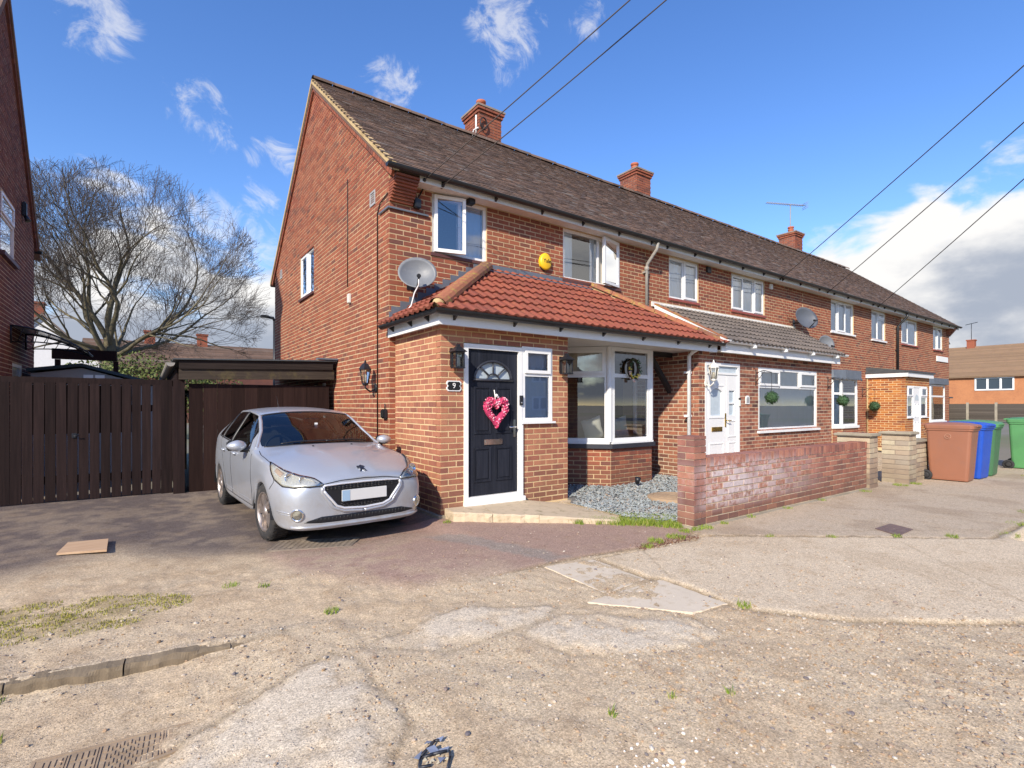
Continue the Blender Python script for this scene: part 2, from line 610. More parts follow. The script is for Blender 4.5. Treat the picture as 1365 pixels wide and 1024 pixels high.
def slab(mb, O, U, N, u0, u1, z0, z1, holes, th, front=-0.0035, mi=0):
    """wall body with rectangular openings, butted reveals"""
    O = Vector(O); U = Vector(U); N = Vector(N)
    us = sorted(set([u0, u1] + [x for h in holes for x in h[:2] if u0 < x < u1]))
    zs = sorted(set([z0, z1] + [x for h in holes for x in h[2:] if z0 < x < z1]))
    def solid(i, k):
        if i < 0 or k < 0 or i >= len(us) - 1 or k >= len(zs) - 1:
            return False
        um, zm = (us[i] + us[i + 1]) / 2, (zs[k] + zs[k + 1]) / 2
        return not any(h[0] < um < h[1] and h[2] < zm < h[3] for h in holes)
    def P(u, n, z):
        return O + U * u + N * n + Vector((0, 0, z))
    f, b = front, front - th
    for i in range(len(us) - 1):
        for k in range(len(zs) - 1):
            if not solid(i, k):
                continue
            a0, a1, c0, c1 = us[i], us[i + 1], zs[k], zs[k + 1]
            mb.quad(P(a0, f, c0), P(a1, f, c0), P(a1, f, c1), P(a0, f, c1), mi)
            mb.quad(P(a0, b, c0), P(a1, b, c0), P(a1, b, c1), P(a0, b, c1), mi)
            if not solid(i - 1, k): mb.quad(P(a0, f, c0), P(a0, b, c0), P(a0, b, c1), P(a0, f, c1), mi)
            if not solid(i + 1, k): mb.quad(P(a1, f, c0), P(a1, b, c0), P(a1, b, c1), P(a1, f, c1), mi)
            if not solid(i, k - 1): mb.quad(P(a0, f, c0), P(a1, f, c0), P(a1, b, c0), P(a0, b, c0), mi)
            if not solid(i, k + 1): mb.quad(P(a0, f, c1), P(a1, f, c1), P(a1, b, c1), P(a0, b, c1), mi)
    return mb

class Fr:
    """wall-plane coordinates: u along, n outward, z up"""
    def __init__(s, O, U, N):
        s.O, s.U, s.N = Vector(O), Vector(U), Vector(N)
    def P(s, u, n, z):
        return s.O + s.U * u + s.N * n + Vector((0, 0, z))
    def box(s, mb, u0, u1, n0, n1, z0, z1, mi=0):
        P = s.P
        mb.hexa([P(u0, n0, z0), P(u1, n0, z0), P(u1, n1, z0), P(u0, n1, z0), P(u0, n0, z1), P(u1, n0, z1), P(u1, n1, z1), P(u0, n1, z1)], mi)
    def ring(s, mb, u0, u1, z0, z1, w, n0, n1, mi=0):
        s.box(mb, u0, u0 + w, n0, n1, z0, z1, mi)
        s.box(mb, u1 - w, u1, n0, n1, z0, z1, mi)
        s.box(mb, u0 + w, u1 - w, n0, n1, z0, z0 + w, mi)
        s.box(mb, u0 + w, u1 - w, n0, n1, z1 - w, z1, mi)

def window(parent, fr, u0, u1, z0, z1, lights, sill=None, curtain=None, n=-0.03, glass='window_glass', fw=0.05, mat='upvc', sillmat='upvc'):
    """lights: (u fraction 0, 1, z fraction 0, 1, kind) - kind 'fix' or 'sash'; returns the frame part"""
    mb = MB()
    fr.ring(mb, u0, u1, z0, z1, fw, n - 0.06, n)
    W, H = u1 - u0, z1 - z0
    us = sorted(set(l[0] for l in lights if l[0] > 0.01))
    panes = []
    for (a, b, c, d, kind) in lights:
        x0, x1, y0, y1 = u0 + a * W, u0 + b * W, z0 + c * H, z0 + d * H
        if a > 0.01: fr.box(mb, x0 - fw * .5, x0 + fw * .5, n - 0.058, n - 0.002, max(y0, z0 + fw), min(y1, z1 - fw))
        if c > 0.01: fr.box(mb, max(x0 + (fw * .5 if a > .01 else fw), u0 + fw), x1 - (fw * .5 if b < .99 else fw), n - 0.057, n - 0.003, y0 - fw * .5, y0 + fw * .5)
        i0 = x0 + (fw * .5 if a > .01 else fw); i1 = x1 - (fw * .5 if b < .99 else fw)
        j0 = y0 + (fw * .5 if c > .01 else fw); j1 = y1 - (fw * .5 if d < .99 else fw)
        panes.append((i0, i1, j0, j1, kind))
    o = mb.build('window', mat, parent)
    for (i0, i1, j0, j1, kind) in panes:
        if kind == 'open':
            continue
        if kind == 'sash':
            sb = MB()
            e = 0.008
            fr.ring(sb, i0 - e, i1 + e, j0 - e, j1 + e, 0.045, n + 0.003, n + 0.022)
            sb.build('sash', mat, o)
            i0 += .037; i1 -= .037; j0 += .037; j1 -= .037
        pb = MB()
        np_ = n - 0.02 if kind != 'sash' else n + 0.006
        pb.quad(fr.P(i0 - .01, np_, j0 - .01), fr.P(i1 + .01, np_, j0 - .01), fr.P(i1 + .01, np_, j1 + .01), fr.P(i0 - .01, np_, j1 + .01))
        pb.build('pane', glass, o)
    if sill:
        sb = MB()
        fr.box(sb, u0 - sill[0], u1 + sill[0], n - 0.06, sill[1], z0 - sill[2], z0 - 0.002)
        sb.build('sill', sillmat, o)
    for cu in (curtain or []):
        c0, c1, d0, d1, cm = cu
        cb = MB()
        nseg = max(6, int((c1 - c0) * W / 0.035))
        pts = []
        for k in range(nseg + 1):
            t = c0 + (c1 - c0) * k / nseg
            dn = n - 0.068 + 0.014 * math.sin(k * 1.9) + 0.01 * math.sin(k * 0.7 + 1)
            pts.append((u0 + t * W, dn))
        vs = [fr.P(u, m_, z0 + d0 * H) for (u, m_) in pts] + [fr.P(u, m_, z0 + d1 * H) for (u, m_) in pts]
        q = len(pts)
        cb.add(vs, [(k, k + 1, q + k + 1, q + k) for k in range(q - 1)], 0, True)
        cb.build('curtain', cm, o, fix=False)
    return o

def text_part(body, size, M, mat, name, parent, local=False, extrude=0.002):
    cu = bpy.data.curves.new('txt', 'FONT')
    cu.body = body
    cu.size = size
    cu.extrude = extrude
    cu.align_x = 'CENTER'; cu.align_y = 'CENTER'
    t = bpy.data.objects.new('txt', cu)
    COL.objects.link(t)
    dg = bpy.context.evaluated_depsgraph_get()
    me = bpy.data.meshes.new_from_object(t.evaluated_get(dg))
    mb = MB()
    mb.add([M @ v.co for v in me.vertices], [list(p.vertices) for p in me.polygons])
    bpy.data.objects.remove(t); bpy.data.curves.remove(cu)
    return mb.build(name, mat, parent, local=local)

def basis(O, X, Y, Z):
    X, Y, Z = Vector(X), Vector(Y), Vector(Z)
    return Matrix(((X.x, Y.x, Z.x, O[0]), (X.y, Y.y, Z.y, O[1]), (X.z, Y.z, Z.z, O[2]), (0, 0, 0, 1)))
# ------------------------------------------------------------------ materials
brick_mat('brick_house', [(0.0, (0.35, 0.115, 0.064)), (0.3, (0.315, 0.099, 0.057)), (0.6, (0.275, 0.086, 0.053)), (0.88, (0.225, 0.077, 0.052)), (1.0, (0.15, 0.066, 0.053))], 0.28)
brick_mat('brick_porch', [(0.0, (0.46, 0.21, 0.125)), (0.35, (0.42, 0.175, 0.105)), (0.6, (0.385, 0.155, 0.098)), (0.88, (0.32, 0.125, 0.085)), (1.0, (0.24, 0.10, 0.075))], 0.22)
brick_mat('brick_neighbour', [(0.0, (0.42, 0.18, 0.11)), (0.35, (0.37, 0.145, 0.09)), (0.65, (0.29, 0.11, 0.075)), (0.85, (0.18, 0.075, 0.06)), (1.0, (0.09, 0.05, 0.05))], 0.45)
brick_mat('brick_orange', [(0.0, (0.50, 0.20, 0.05)), (0.5, (0.44, 0.155, 0.045)), (0.85, (0.34, 0.11, 0.04)), (1.0, (0.20, 0.07, 0.04))], 0.2)
brick_mat('brick_garden', [(0.0, (0.42, 0.20, 0.14)), (0.4, (0.36, 0.155, 0.115)), (0.75, (0.27, 0.115, 0.095)), (1.0, (0.19, 0.10, 0.09))], 0.3, effl=0.8, moss=0.12)
brick_mat('brick_dark', [(0.0, (0.20, 0.085, 0.06)), (0.5, (0.16, 0.065, 0.05)), (1.0, (0.10, 0.05, 0.045))], 0.3)
brick_mat('stone_block', [(0.0, (0.54, 0.48, 0.34)), (0.4, (0.47, 0.41, 0.29)), (0.7, (0.41, 0.33, 0.24)), (1.0, (0.34, 0.30, 0.24))], 0.15, moss=0.15)
mortar_mat('mortar_house', (0.62, 0.465, 0.285), (0.52, 0.375, 0.22))
mortar_mat('mortar_porch', (0.71, 0.54, 0.31), (0.60, 0.42, 0.22))
mortar_mat('mortar_grey', (0.62, 0.50, 0.36), (0.50, 0.39, 0.27))
mortar_mat('mortar_dark', (0.33, 0.27, 0.22), (0.25, 0.2, 0.17))
mortar_mat('render_cement', (0.40, 0.35, 0.27), (0.28, 0.25, 0.19))
mortar_mat('verge_mortar', (0.55, 0.41, 0.22), (0.40, 0.28, 0.14))
tile_mat('tile_brown', [(0.0, (0.095, 0.064, 0.050)), (0.4, (0.155, 0.102, 0.076)), (0.7, (0.21, 0.132, 0.094)), (0.9, (0.13, 0.10, 0.088)), (1.0, (0.25, 0.21, 0.18))], 0.95)
tile_mat('tile_grey', [(0.0, (0.12, 0.10, 0.088)), (0.5, (0.155, 0.13, 0.11)), (1.0, (0.19, 0.155, 0.13))], 0.55)
tile_mat('tile_red', [(0.0, (0.245, 0.068, 0.044)), (0.5, (0.28, 0.083, 0.051)), (1.0, (0.195, 0.06, 0.043))], 0.25, lcol=(0.12, 0.09, 0.07), yellow=0.10)
tile_mat('tile_mossy', [(0.0, (0.36, 0.13, 0.07)), (0.5, (0.32, 0.13, 0.075)), (1.0, (0.20, 0.10, 0.07))], 0.9, lcol=(0.06, 0.05, 0.035), yellow=0.95)
tile_mat('tile_far', [(0.0, (0.20, 0.13, 0.085)), (0.5, (0.25, 0.165, 0.105)), (1.0, (0.30, 0.19, 0.12))], 0.3, yellow=0.25)
simple('upvc', (0.80, 0.80, 0.79), 0.32, var=0.05, dirt=((0.62, 0.60, 0.55), 0.18))
simple('upvc_aged', (0.74, 0.72, 0.66), 0.45, var=0.07, dirt=((0.45, 0.42, 0.36), 0.35))
simple('soffit_white', (0.72, 0.70, 0.65), 0.5, var=0.07, dirt=((0.50, 0.46, 0.38), 0.4))
simple('gutter_black', (0.018, 0.019, 0.021), 0.38, var=0.3, dirt=((0.07, 0.065, 0.055), 0.25))
simple('lead', (0.12, 0.14, 0.17), 0.55, 0.1, var=0.2, dirt=((0.24, 0.25, 0.27), 0.4))
simple('pipe_grey', (0.30, 0.28, 0.25), 0.6, var=0.25, dirt=((0.12, 0.10, 0.08), 0.6))
simple('black_metal', (0.014, 0.015, 0.02), 0.42, 0.0, var=0.3, bumps=0.15)
simple('dark_timber', (0.022, 0.019, 0.018), 0.6, var=0.3)
simple('chrome', (0.72, 0.72, 0.73), 0.16, 1.0, var=0.05)
simple('brushed_metal', (0.62, 0.62, 0.62), 0.35, 1.0, var=0.1)
simple('brass', (0.62, 0.44, 0.14), 0.28, 1.0, var=0.1)
simple('dark_slate_paint', (0.03, 0.033, 0.045), 0.4, var=0.15)
simple('sill_tile', (0.10, 0.04, 0.035), 0.55, var=0.25)
simple('sill_red', (0.30, 0.07, 0.055), 0.5, var=0.2)
simple('terracotta', (0.42, 0.12, 0.06), 0.7, var=0.2, dirt=((0.12, 0.07, 0.05), 0.5))
simple('dish_grey', (0.155, 0.165, 0.18), 0.5, var=0.12, dirt=((0.25, 0.25, 0.25), 0.4), bumps=0.1, bscale=300)
simple('dish_dark', (0.10, 0.11, 0.13), 0.5, var=0.15)
simple('yellow_plastic', (0.86, 0.52, 0.02), 0.35, var=0.05)
simple('ink_black', (0.012, 0.012, 0.013), 0.5, var=0.05)
simple('sign_white', (0.82, 0.82, 0.80), 0.4, var=0.04)
simple('box_white', (0.66, 0.64, 0.58), 0.5, var=0.1)
simple('cable_black', (0.012, 0.012, 0.012), 0.5, var=0.1)
simple('cable_white', (0.75, 0.75, 0.73), 0.45, var=0.06)
simple('curtain_white', (0.86, 0.85, 0.83), 0.9, var=0.08)
simple('curtain_and_reflection_blue', (0.50, 0.58, 0.70), 0.9, var=0.1)
simple('net_cream', (0.88, 0.82, 0.69), 0.9, var=0.06)
simple('curtain_cream', (0.60, 0.55, 0.45), 0.9, var=0.1)
simple('blind_dark', (0.10, 0.095, 0.085), 0.8, var=0.1)
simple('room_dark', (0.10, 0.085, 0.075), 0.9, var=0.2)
simple('cushion', (0.66, 0.62, 0.54), 0.95, var=0.12, bumps=0.3, bscale=60)
simple('leaf_topiary', (0.035, 0.085, 0.03), 0.75, var=0.5, scale=40)
simple('leaf_ivy', (0.10, 0.13, 0.03), 0.7, var=0.5, scale=15)
simple('bulb_glass', (0.75, 0.72, 0.62), 0.15, var=0.1)
simple('render_white', (0.72, 0.71, 0.70), 0.85, var=0.08, dirt=((0.5, 0.48, 0.45), 0.3))
simple('felt_roof', (0.06, 0.065, 0.07), 0.85, var=0.3, dirt=((0.14, 0.13, 0.11), 0.4), bumps=0.3)
simple('felt_green', (0.035, 0.06, 0.075), 0.85, var=0.2)
simple('vent_plastic', (0.36, 0.36, 0.36), 0.6, var=0.15)
glass_mat('window_glass', (0.80, 0.84, 0.84), 0.12)
glass_mat('window_glass_bright', (0.97, 0.98, 0.98), 0.14)
simple('frosted_glass', (0.46, 0.53, 0.58), .12, var=.15, scale=14, spec=.8)  # opaque pale blue base, sky reflection put into the glass colour
glass_mat('lamp_glass', (0.85, 0.85, 0.82), 0.08, 0.05, 0.0)
wood_mat('fence_brown', (0.016, 0.0095, 0.0092), (0.029, 0.017, 0.0155))
wood_mat('door_brown', (0.021, 0.0105, 0.009), (0.034, 0.018, 0.0145))
wood_mat('beam_weathered', (0.04, 0.031, 0.025), (0.075, 0.058, 0.045), 'x', 0.85, moss=0.4)
wood_mat('beam_dark', (0.022, 0.016, 0.014), (0.04, 0.03, 0.026), 'x', 0.8)
wood_mat('plywood', (0.40, 0.26, 0.16), (0.48, 0.34, 0.22), 'x', 0.8)
wood_mat('grain_black', (0.016, 0.018, 0.026), (0.030, 0.033, 0.045), 'z', 0.35)
wood_mat('fence_grey', (0.085, 0.07, 0.058), (0.13, 0.11, 0.09), 'x', 0.85)

# ------------------------------------------------------------------ terrace geometry
YF, YB = 7.10, 15.10              # front and back wall faces
XG = 2.883                        # gable wall face
XE = 28.40
RS = 0.785                        # roof slope
EY, EZ = 6.78, 4.76               # eave edge of the roof plane
RY = 11.10
RZ = EZ + RS * (RY - EY)
SOF = 4.66
def roof_z(y):
    return EZ + RS * (y - EY) if y <= RY else RZ - RS * (y - RY)

FRONT = Fr((0, YF, 0), (1, 0, 0), (0, -1, 0))
SHADE = []

def plain_tiles(parent, x0, x1, mat='tile_brown', nmax=0):
    """courses of plain tiles on the front slope"""
    sl = Vector((0, -1, -RS)).normalized()           # down-slope
    nn = Vector((0, -RS, 1)).normalized()
    L = (RY - EY) * math.sqrt(1 + RS * RS)
    g = 0.100
    proto_v = [(-.081, -.062, 0), (.081, -.062, 0), (.081, .062, 0), (-.081, .062, 0), (-.081, -.062, .013), (.081, -.062, .013), (.081, .062, .013), (-.081, .062, .013)]
    proto_f = BOX5
    pieces = []
    n = int(L / g)
    for r in range(n + 1):
        s = 0.045 + r * g
        off = (r % 2) * .0825
        x = x0 + 0.0825 - off
        while x < x1 + 0.06:
            c = Vector((x + rng.uniform(-.002, .002), EY, EZ)) - sl * s
            tilt = 0.125 + rng.uniform(-.03, .03)
            ax = Vector((1, 0, 0))
            y = -sl
            M = basis(c + nn * (0.012 + rng.uniform(-.003, .003)), ax, y, nn)
            M = M @ Matrix.Rotation(-tilt * 0.8, 4, 'X') @ Matrix.Rotation(rng.uniform(-.012, .012), 4, 'Z') @ Matrix.Rotation(rng.uniform(-.02, .02), 4, 'Y')
            if x0 - 0.01 < x < x1 + 0.01:
                pieces.append((M, ('plain',), (proto_v, proto_f)))
            x += 0.165
    emit(pieces, parent, 'roof_tile', 'roof_tiling', mat, nmax)

def half_tile(r, ln, seg=7):
    vs, fs = [], []
    for k in range(seg + 1):
        a = math.pi * k / seg
        for x in (-ln / 2, ln / 2):
            rr = r * (1.0 if x < 0 else 1.06)
            vs.append((x, rr * math.cos(a), rr * math.sin(a) * .9))
    for k in range(seg):
        fs.append((2 * k, 2 * k + 1, 2 * k + 3, 2 * k + 2))
    return vs, fs

def ridge_tiles(parent, p0, p1, mat, name='ridge_tile', r=0.115, ln=0.45, up=(0, 0, 1), drop=0.03):
    p0, p1 = Vector(p0), Vector(p1)
    d = (p1 - p0); n = max(1, round(d.length / ln)); d.normalize()
    side = Vector(up).cross(d).normalized()
    upv = d.cross(side).normalized()
    pcs = []
    st = (p1 - p0).length / n
    for k in range(n):
        c = p0 + d * (st * (k + .5)) - upv * drop
        M = basis(c + upv * rng.uniform(-.004, .006), d, side, upv) @ Matrix.Rotation(rng.uniform(-.02, .02), 4, 'Z')
        pcs.append((M, ('half', r, round(st, 2)), half_tile(r, st - .006)))
    emit(pcs, parent, name, name, mat, 300)

def gutter(parent, pts, mat='gutter_black', r=0.058, name='gutter'):
    """half-round channel along a polyline"""
    mb = MB()
    seg = 8
    P = [Vector(p) for p in pts]
    rows = []
    for i, p in enumerate(P):
        t = (P[min(i + 1, len(P) - 1)] - P[max(i - 1, 0)]); t.z = 0; t.normalize()
        side = t.cross(Vector((0, 0, 1)))
        k_ = 1.0
        if 0 < i < len(P) - 1:
            a = (P[i] - P[i - 1]).normalized(); b = (P[i + 1] - P[i]).normalized()
            k_ = 1.0 / max(0.5, math.sqrt((1 + a.dot(b)) / 2))
        rows.append([(p + side * (math.cos(math.pi + math.pi * k / seg) * rr * k_) + Vector((0, 0, math.sin(math.pi + math.pi * k / seg) * rr))) for rr in (r, r * .86) for k in range(seg + 1)])
    m = seg + 1
    vs = [q for rw in rows for q in rw]
    fs = []
    for i in range(len(P) - 1):
        o, q = i * 2 * m, (i + 1) * 2 * m
        for k in range(seg):
            fs.append((o + k, o + k + 1, q + k + 1, q + k))
            fs.append((o + m + k, q + m + k, q + m + k + 1, o + m + k + 1))
        fs.append((o, q, q + m, o + m)); fs.append((o + seg, o + m + seg, q + m + seg, q + seg))
    for o in (0, (len(P) - 1) * 2 * m):
        fs.append([o + k for k in range(m)])
    mb.add(vs, fs, 0, False)
    return mb.build(name, mat, parent)

def chimney(parent, x, pots=1, h=0.86):
    y0, y1 = RY + 0.03, RY + 0.75
    x0, x1 = x, x + 0.70
    zt = RZ + h
    mb = MB()
    mb.box(x0 + .009, x1 - .009, y0 + .009, y1 - .009, RZ - 0.5, zt - .07)
    ch = mb.build('chimney', 'mortar_dark', parent)
    pcs = bricks((0, y0, 0), (1, 0, 0), (0, -1, 0), RZ - 0.3, zt - .15, lambda z: [(x0 + .001, x1)], bond=x0)
    pcs += bricks((x0, 0, 0), (0, 1, 0), (-1, 0, 0), RZ - 0.3, zt - .15, lambda z: [(y0 + .001, y1)], bond=y0 + .11)
    # two oversailing courses under the cap
    for i, e in enumerate((.03, .06)):
        zz = zt - .15 + i * .075
        pcs += bricks((0, y0 - e, 0), (1, 0, 0), (0, -1, 0), zz, zz + .075, lambda z: [(x0 - e + .001, x1 + e)], bond=x0 - e, depth=.1)
        pcs += bricks((x0 - e, 0, 0), (0, 1, 0), (-1, 0, 0), zz, zz + .075, lambda z: [(y0 - e + .001, y1 + e)], bond=y0, depth=.1)
    emit(pcs, ch, 'brick', 'brickwork', 'brick_house', 60, 12.0)
    mb = MB()
    mb.box(x0 - .075, x1 + .075, y0 - .075, y1 + .075, zt + .002, zt + .05)
    mb.build('cap', 'mortar_dark', ch)
    for k in range(pots):
        xx = (x0 + x1) / 2 - .10 + k * 0.3; yy = y0 + .30
        mb = MB()
        M = Matrix.Translation((xx, yy, zt + .05))
        mb.lathe([(0.0, 0), (.125, 0), (.115, .05), (.105, .12), (.125, .14), (.125, .17), (.10, .19), (.10, .22), (.13, .24), (.13, .29), (.115, .29), (.10, .2), (0, .2)], M, 16)
        mb.build('chimney_pot', 'terracotta', ch)
    return ch

def eaves(parent, x0, x1, gx0=None):
    mb = MB()
    mb.box(x0, x1, 6.84, 6.862, SOF - .02, SOF + .11)
    mb.build('fascia', 'soffit_white', parent)
    mb = MB()
    n = max(1, round((x1 - x0) / 0.25))
    for k in range(n):
        a, b = x0 + (x1 - x0) * k / n, x0 + (x1 - x0) * (k + 1) / n
        mb.box(a + .002, b - .002, 6.863, YF - .002, SOF, SOF + .012)
    mb.build('soffit', 'soffit_white', parent)
    gutter(parent, [(x0 if gx0 is None else gx0, 6.775, SOF + .10), (x1, 6.775, SOF + .10)])
    x = x0 + 0.35
    while x < x1:
        MB().prism([(x, 6.838, SOF + .07), (x, 6.838, SOF - .01), (x, 6.78, SOF + .03)], (.03, 0, 0)).build('gutter_bracket', 'gutter_black', parent)
        x += 0.95

def house_shell(parent, x0, x1, holes, mat='mortar_house', floor=True):
    mb = MB()
    slab(mb, (0, YF, 0), (1, 0, 0), (0, -1, 0), x0 + .009, x1, -0.2, SOF + .05, holes, 0.25)
    o = mb.build('front_wall', mat, parent)
    mb = MB()
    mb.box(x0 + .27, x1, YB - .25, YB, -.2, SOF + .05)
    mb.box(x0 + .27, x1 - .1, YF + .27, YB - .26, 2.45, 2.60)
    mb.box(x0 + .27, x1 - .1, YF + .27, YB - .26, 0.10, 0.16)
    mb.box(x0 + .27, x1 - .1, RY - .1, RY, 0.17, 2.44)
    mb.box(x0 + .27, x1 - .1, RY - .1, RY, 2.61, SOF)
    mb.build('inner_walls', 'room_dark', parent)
    return o

def roof_body(parent, x0, x1):
    mb = MB()
    t = 0.16
    poly = [(x0, EY + .02, EZ - .004), (x0, RY, RZ - .004), (x0, 2 * RY - EY, EZ - .004), (x0, 2 * RY - EY, EZ - .10), (x0, RY, RZ - t), (x0, EY + .1, EZ - .04)]
    mb.prism(poly, (x1 - x0, 0, 0))
    return mb.build('roof', 'tile_brown', parent)

# ================================================================== house 9, the end of the terrace
WIN1 = (3.58, 4.57, 3.735, 4.645)
WIN2 = (6.23, 7.72, 3.715, 4.645)
H1, H2, H3 = 8.50, 15.30, 22.20
house = root('end_terrace_house', (5.7, 9.5, 0), 'red brick end of terrace house with black front door and red tiled porch roof', 'house')
BAY = (5.42, 8.2, 0.0, 2.42)
holes = [WIN1, WIN2, (5.55, 8.1, 0.75, 2.38)]
fw = house_shell(house, XG, H1, holes)
pcs = bricks((0, YF, 0), (1, 0, 0), (0, -1, 0), 0.0, SOF, lambda z: [(XG + .001, H1)], bond=XG, holes=holes + [(3.0, 5.1, 0, 2.4)])
emit(pcs, fw, 'brick', 'brickwork', 'brick_house', 170)

# gable wall with its small landing window
GW = (11.16, 12.30, 3.78, 4.75)        # along Y
GABLE = Fr((XG, 0, 0), (0, 1, 0), (-1, 0, 0))
def gspan(z):
    if z < EZ - .18:
        return [(YF + .001, YB)]
    d = (z - (EZ - .12)) / RS
    a, b = EY + d, 2 * RY - EY - d
    return [(max(a, YF + .001), min(b, YB))] if b - a > .1 else []
mb = MB()
slab(mb, (XG, 0, 0), (0, 1, 0), (-1, 0, 0), YF + .009, YB, -0.2, 4.80, [GW], 0.25)
mb.prism([(XG + .005, YF + .009, 4.80), (XG + .005, YB, 4.80), (XG + .005, YB, roof_z(YB) - .16), (XG + .005, RY, RZ - .16), (XG + .005, YF + .009, roof_z(YF) - .16)], (.25, 0, 0))
gw = mb.build('gable_wall', 'mortar_house', house)
pcs = bricks((XG, 0, 0), (0, 1, 0), (-1, 0, 0), 0.0, RZ - .12, gspan, bond=YF + .112, holes=[GW])
emit(pcs, gw, 'brick', 'brickwork', 'brick_house', 130)
window(house, GABLE, *GW, [(0, .5, 0, 1, 'fix'), (.5, 1, 0, 1, 'sash')], sill=(.03, .04, .05), sillmat='sill_tile', curtain=[(0.02, .98, 0, 1, 'curtain_white')], glass='window_glass_bright')
# corbelled kneeler at the eaves corner, courses of thin tile stepping forward
def kneeler(parent, xa, xb):
    mb = MB()
    n = 9
    for k in range(n):
        z = 4.36 + k * 0.037
        y = YF - .02 - 0.26 * (k + 1) / n
        mb.box(xa, xb, y, YF + .1, z, z + .028)
    mb.build('kneeler', 'brick_house', parent)
    mb = MB()
    mb.prism([(xa + .01, YF - .01, 4.36), (xa + .01, YF - .26, 4.69), (xa + .01, YF + .05, 4.69), (xa + .01, YF + .05, 4.36)], (xb - xa - .02, 0, 0))
    mb.build('kneeler_joint', 'mortar_house', parent)
kneeler(house, XG + .002, XG + .36)
mb = MB()
mb.box(XG - .012, XG + .62, YF - .035, YF - .012, 4.255, 4.28)
mb.box(XG - .025, XG - .012, YF - .035, YF + .34, 4.255, 4.28)
mb.build('ledge', 'lead', house)
for (yy, zz) in ((7.74, 4.60), (14.29, 4.78)):
    mb = MB()
    GABLE.ring(mb, yy - .11, yy + .11, zz - .11, zz + .11, .025, -.005, .012)
    for k in range(5):
        GABLE.box(mb, yy - .085, yy + .085, -.004, .006, zz - .08 + k * .034, zz - .065 + k * .034)
    mb.build('air_vent', 'vent_plastic', house)

# roof
rf = roof_body(house, XG - .05, H1)
plain_tiles(rf, XG - .005, H1, nmax=120)
ridge_tiles(rf, (XG - .05, RY, RZ + .02), (H1, RY, RZ + .02), 'tile_brown')
mb = MB()
for (a, b) in (((EY, EZ), (RY, RZ)), ((2 * RY - EY, EZ), (RY, RZ))):
    mb.prism([(XG - .062, a[0], a[1] - .075), (XG - .062, b[0], b[1] - .075), (XG - .062, b[0], b[1] + .024), (XG - .062, a[0], a[1] + .024)], (.085, 0, 0))
mb.build('verge', 'verge_mortar', rf)
# barge row of bricks below the verge on the gable
mb = MB()
for sgn in (1, -1):
    n = 46
    for k in range(n):
        t = (k + .5) / n
        y = RY - sgn * (RY - YF + .2) * (1 - t)
        z = roof_z(y) - .155
        a = math.atan(RS) * sgn
        M = basis((XG - .018, y, z), (1, 0, 0), (0, math.cos(a), math.sin(a)), (0, -math.sin(a), math.cos(a)))
        mb.add([M @ Vector(q) for q in [(-.02, -.052, -.05), (.02, -.052, -.05), (.02, .052, -.05), (-.02, .052, -.05), (-.02, -.052, .05), (.02, -.052, .05), (.02, .052, .05), (-.02, .052, .05)]], [(0, 3, 2, 1), (4, 5, 6, 7), (0, 1, 5, 4), (1, 2, 6, 5), (2, 3, 7, 6), (3, 0, 4, 7)])
mb.build('verge_course', 'brick_house', gw)
eaves(house, XG + .37, H1, XG - .16)
chimney(house, 6.93)

# upper windows: number 9
w1 = window(house, FRONT, *WIN1, [(0, .5, 0, 1, 'open'), (.5, 1, 0, 1, 'fix')], sill=(.03, .02, .05), sillmat='sill_tile', curtain=[(.5, .98, 0, 1, 'curtain_and_reflection_blue')], glass='window_glass_bright')
# its left casement stands ajar, hinged on the left
def open_casement(parent, hinge_u, z0, z1, width, ang, left=True):
    M = Matrix.Translation(FRONT.P(hinge_u, -.01, 0)) @ Matrix.Rotation(ang, 4, 'Z')
    s = 1 if left else -1
    mb = MB()
    def bx(a, b, c, d):
        x0, x1 = sorted((s * a, s * b))
        vs = [(x0, -.03, c), (x1, -.03, c), (x1, .02, c), (x0, .02, c), (x0, -.03, d), (x1, -.03, d), (x1, .02, d), (x0, .02, d)]
        mb.hexa([M @ Vector(v) for v in vs])
    f = .052
    bx(0, f, z0, z1); bx(width - f, width, z0, z1); bx(f, width - f, z0, z0 + f); bx(f, width - f, z1 - f, z1)
    o = mb.build('sash', 'upvc', parent)
    mb = MB()
    a, b = s * (f - .01), s * (width - f + .01)
    mb.quad(*[M @ Vector(v) for v in ((a, -.012, z0 + f - .01), (b, -.012, z0 + f - .01), (b, -.012, z1 - f + .01), (a, -.012, z1 - f + .01))])
    mb.build('pane', 'window_glass_bright', parent)
    mb = MB()
    h = s * (width - .03)
    p = [M @ Vector((h, .03, (z0 + z1) / 2)), M @ Vector((h - s * .10, .045, (z0 + z1) / 2 + .01))]
    mb.tube(p, .009, 6)
    mb.build('handle', 'upvc', parent)
open_casement(w1, 3.615, 3.755, 4.625, .50, R(-14), True)
w2 = window(house, FRONT, *WIN2, [(0, .62, 0, 1, 'fix'), (.62, 1, 0, 1, 'open')], sill=(.03, .02, .05), sillmat='sill_tile', curtain=[(.03, .2, 0, 1, 'curtain_white'), (.50, .62, 0, 1, 'curtain_white'), (.66, .99, 0, 1, 'curtain_cream')], glass='window_glass_bright')
open_casement(w2, 7.69, 3.735, 4.625, .56, R(13), False)

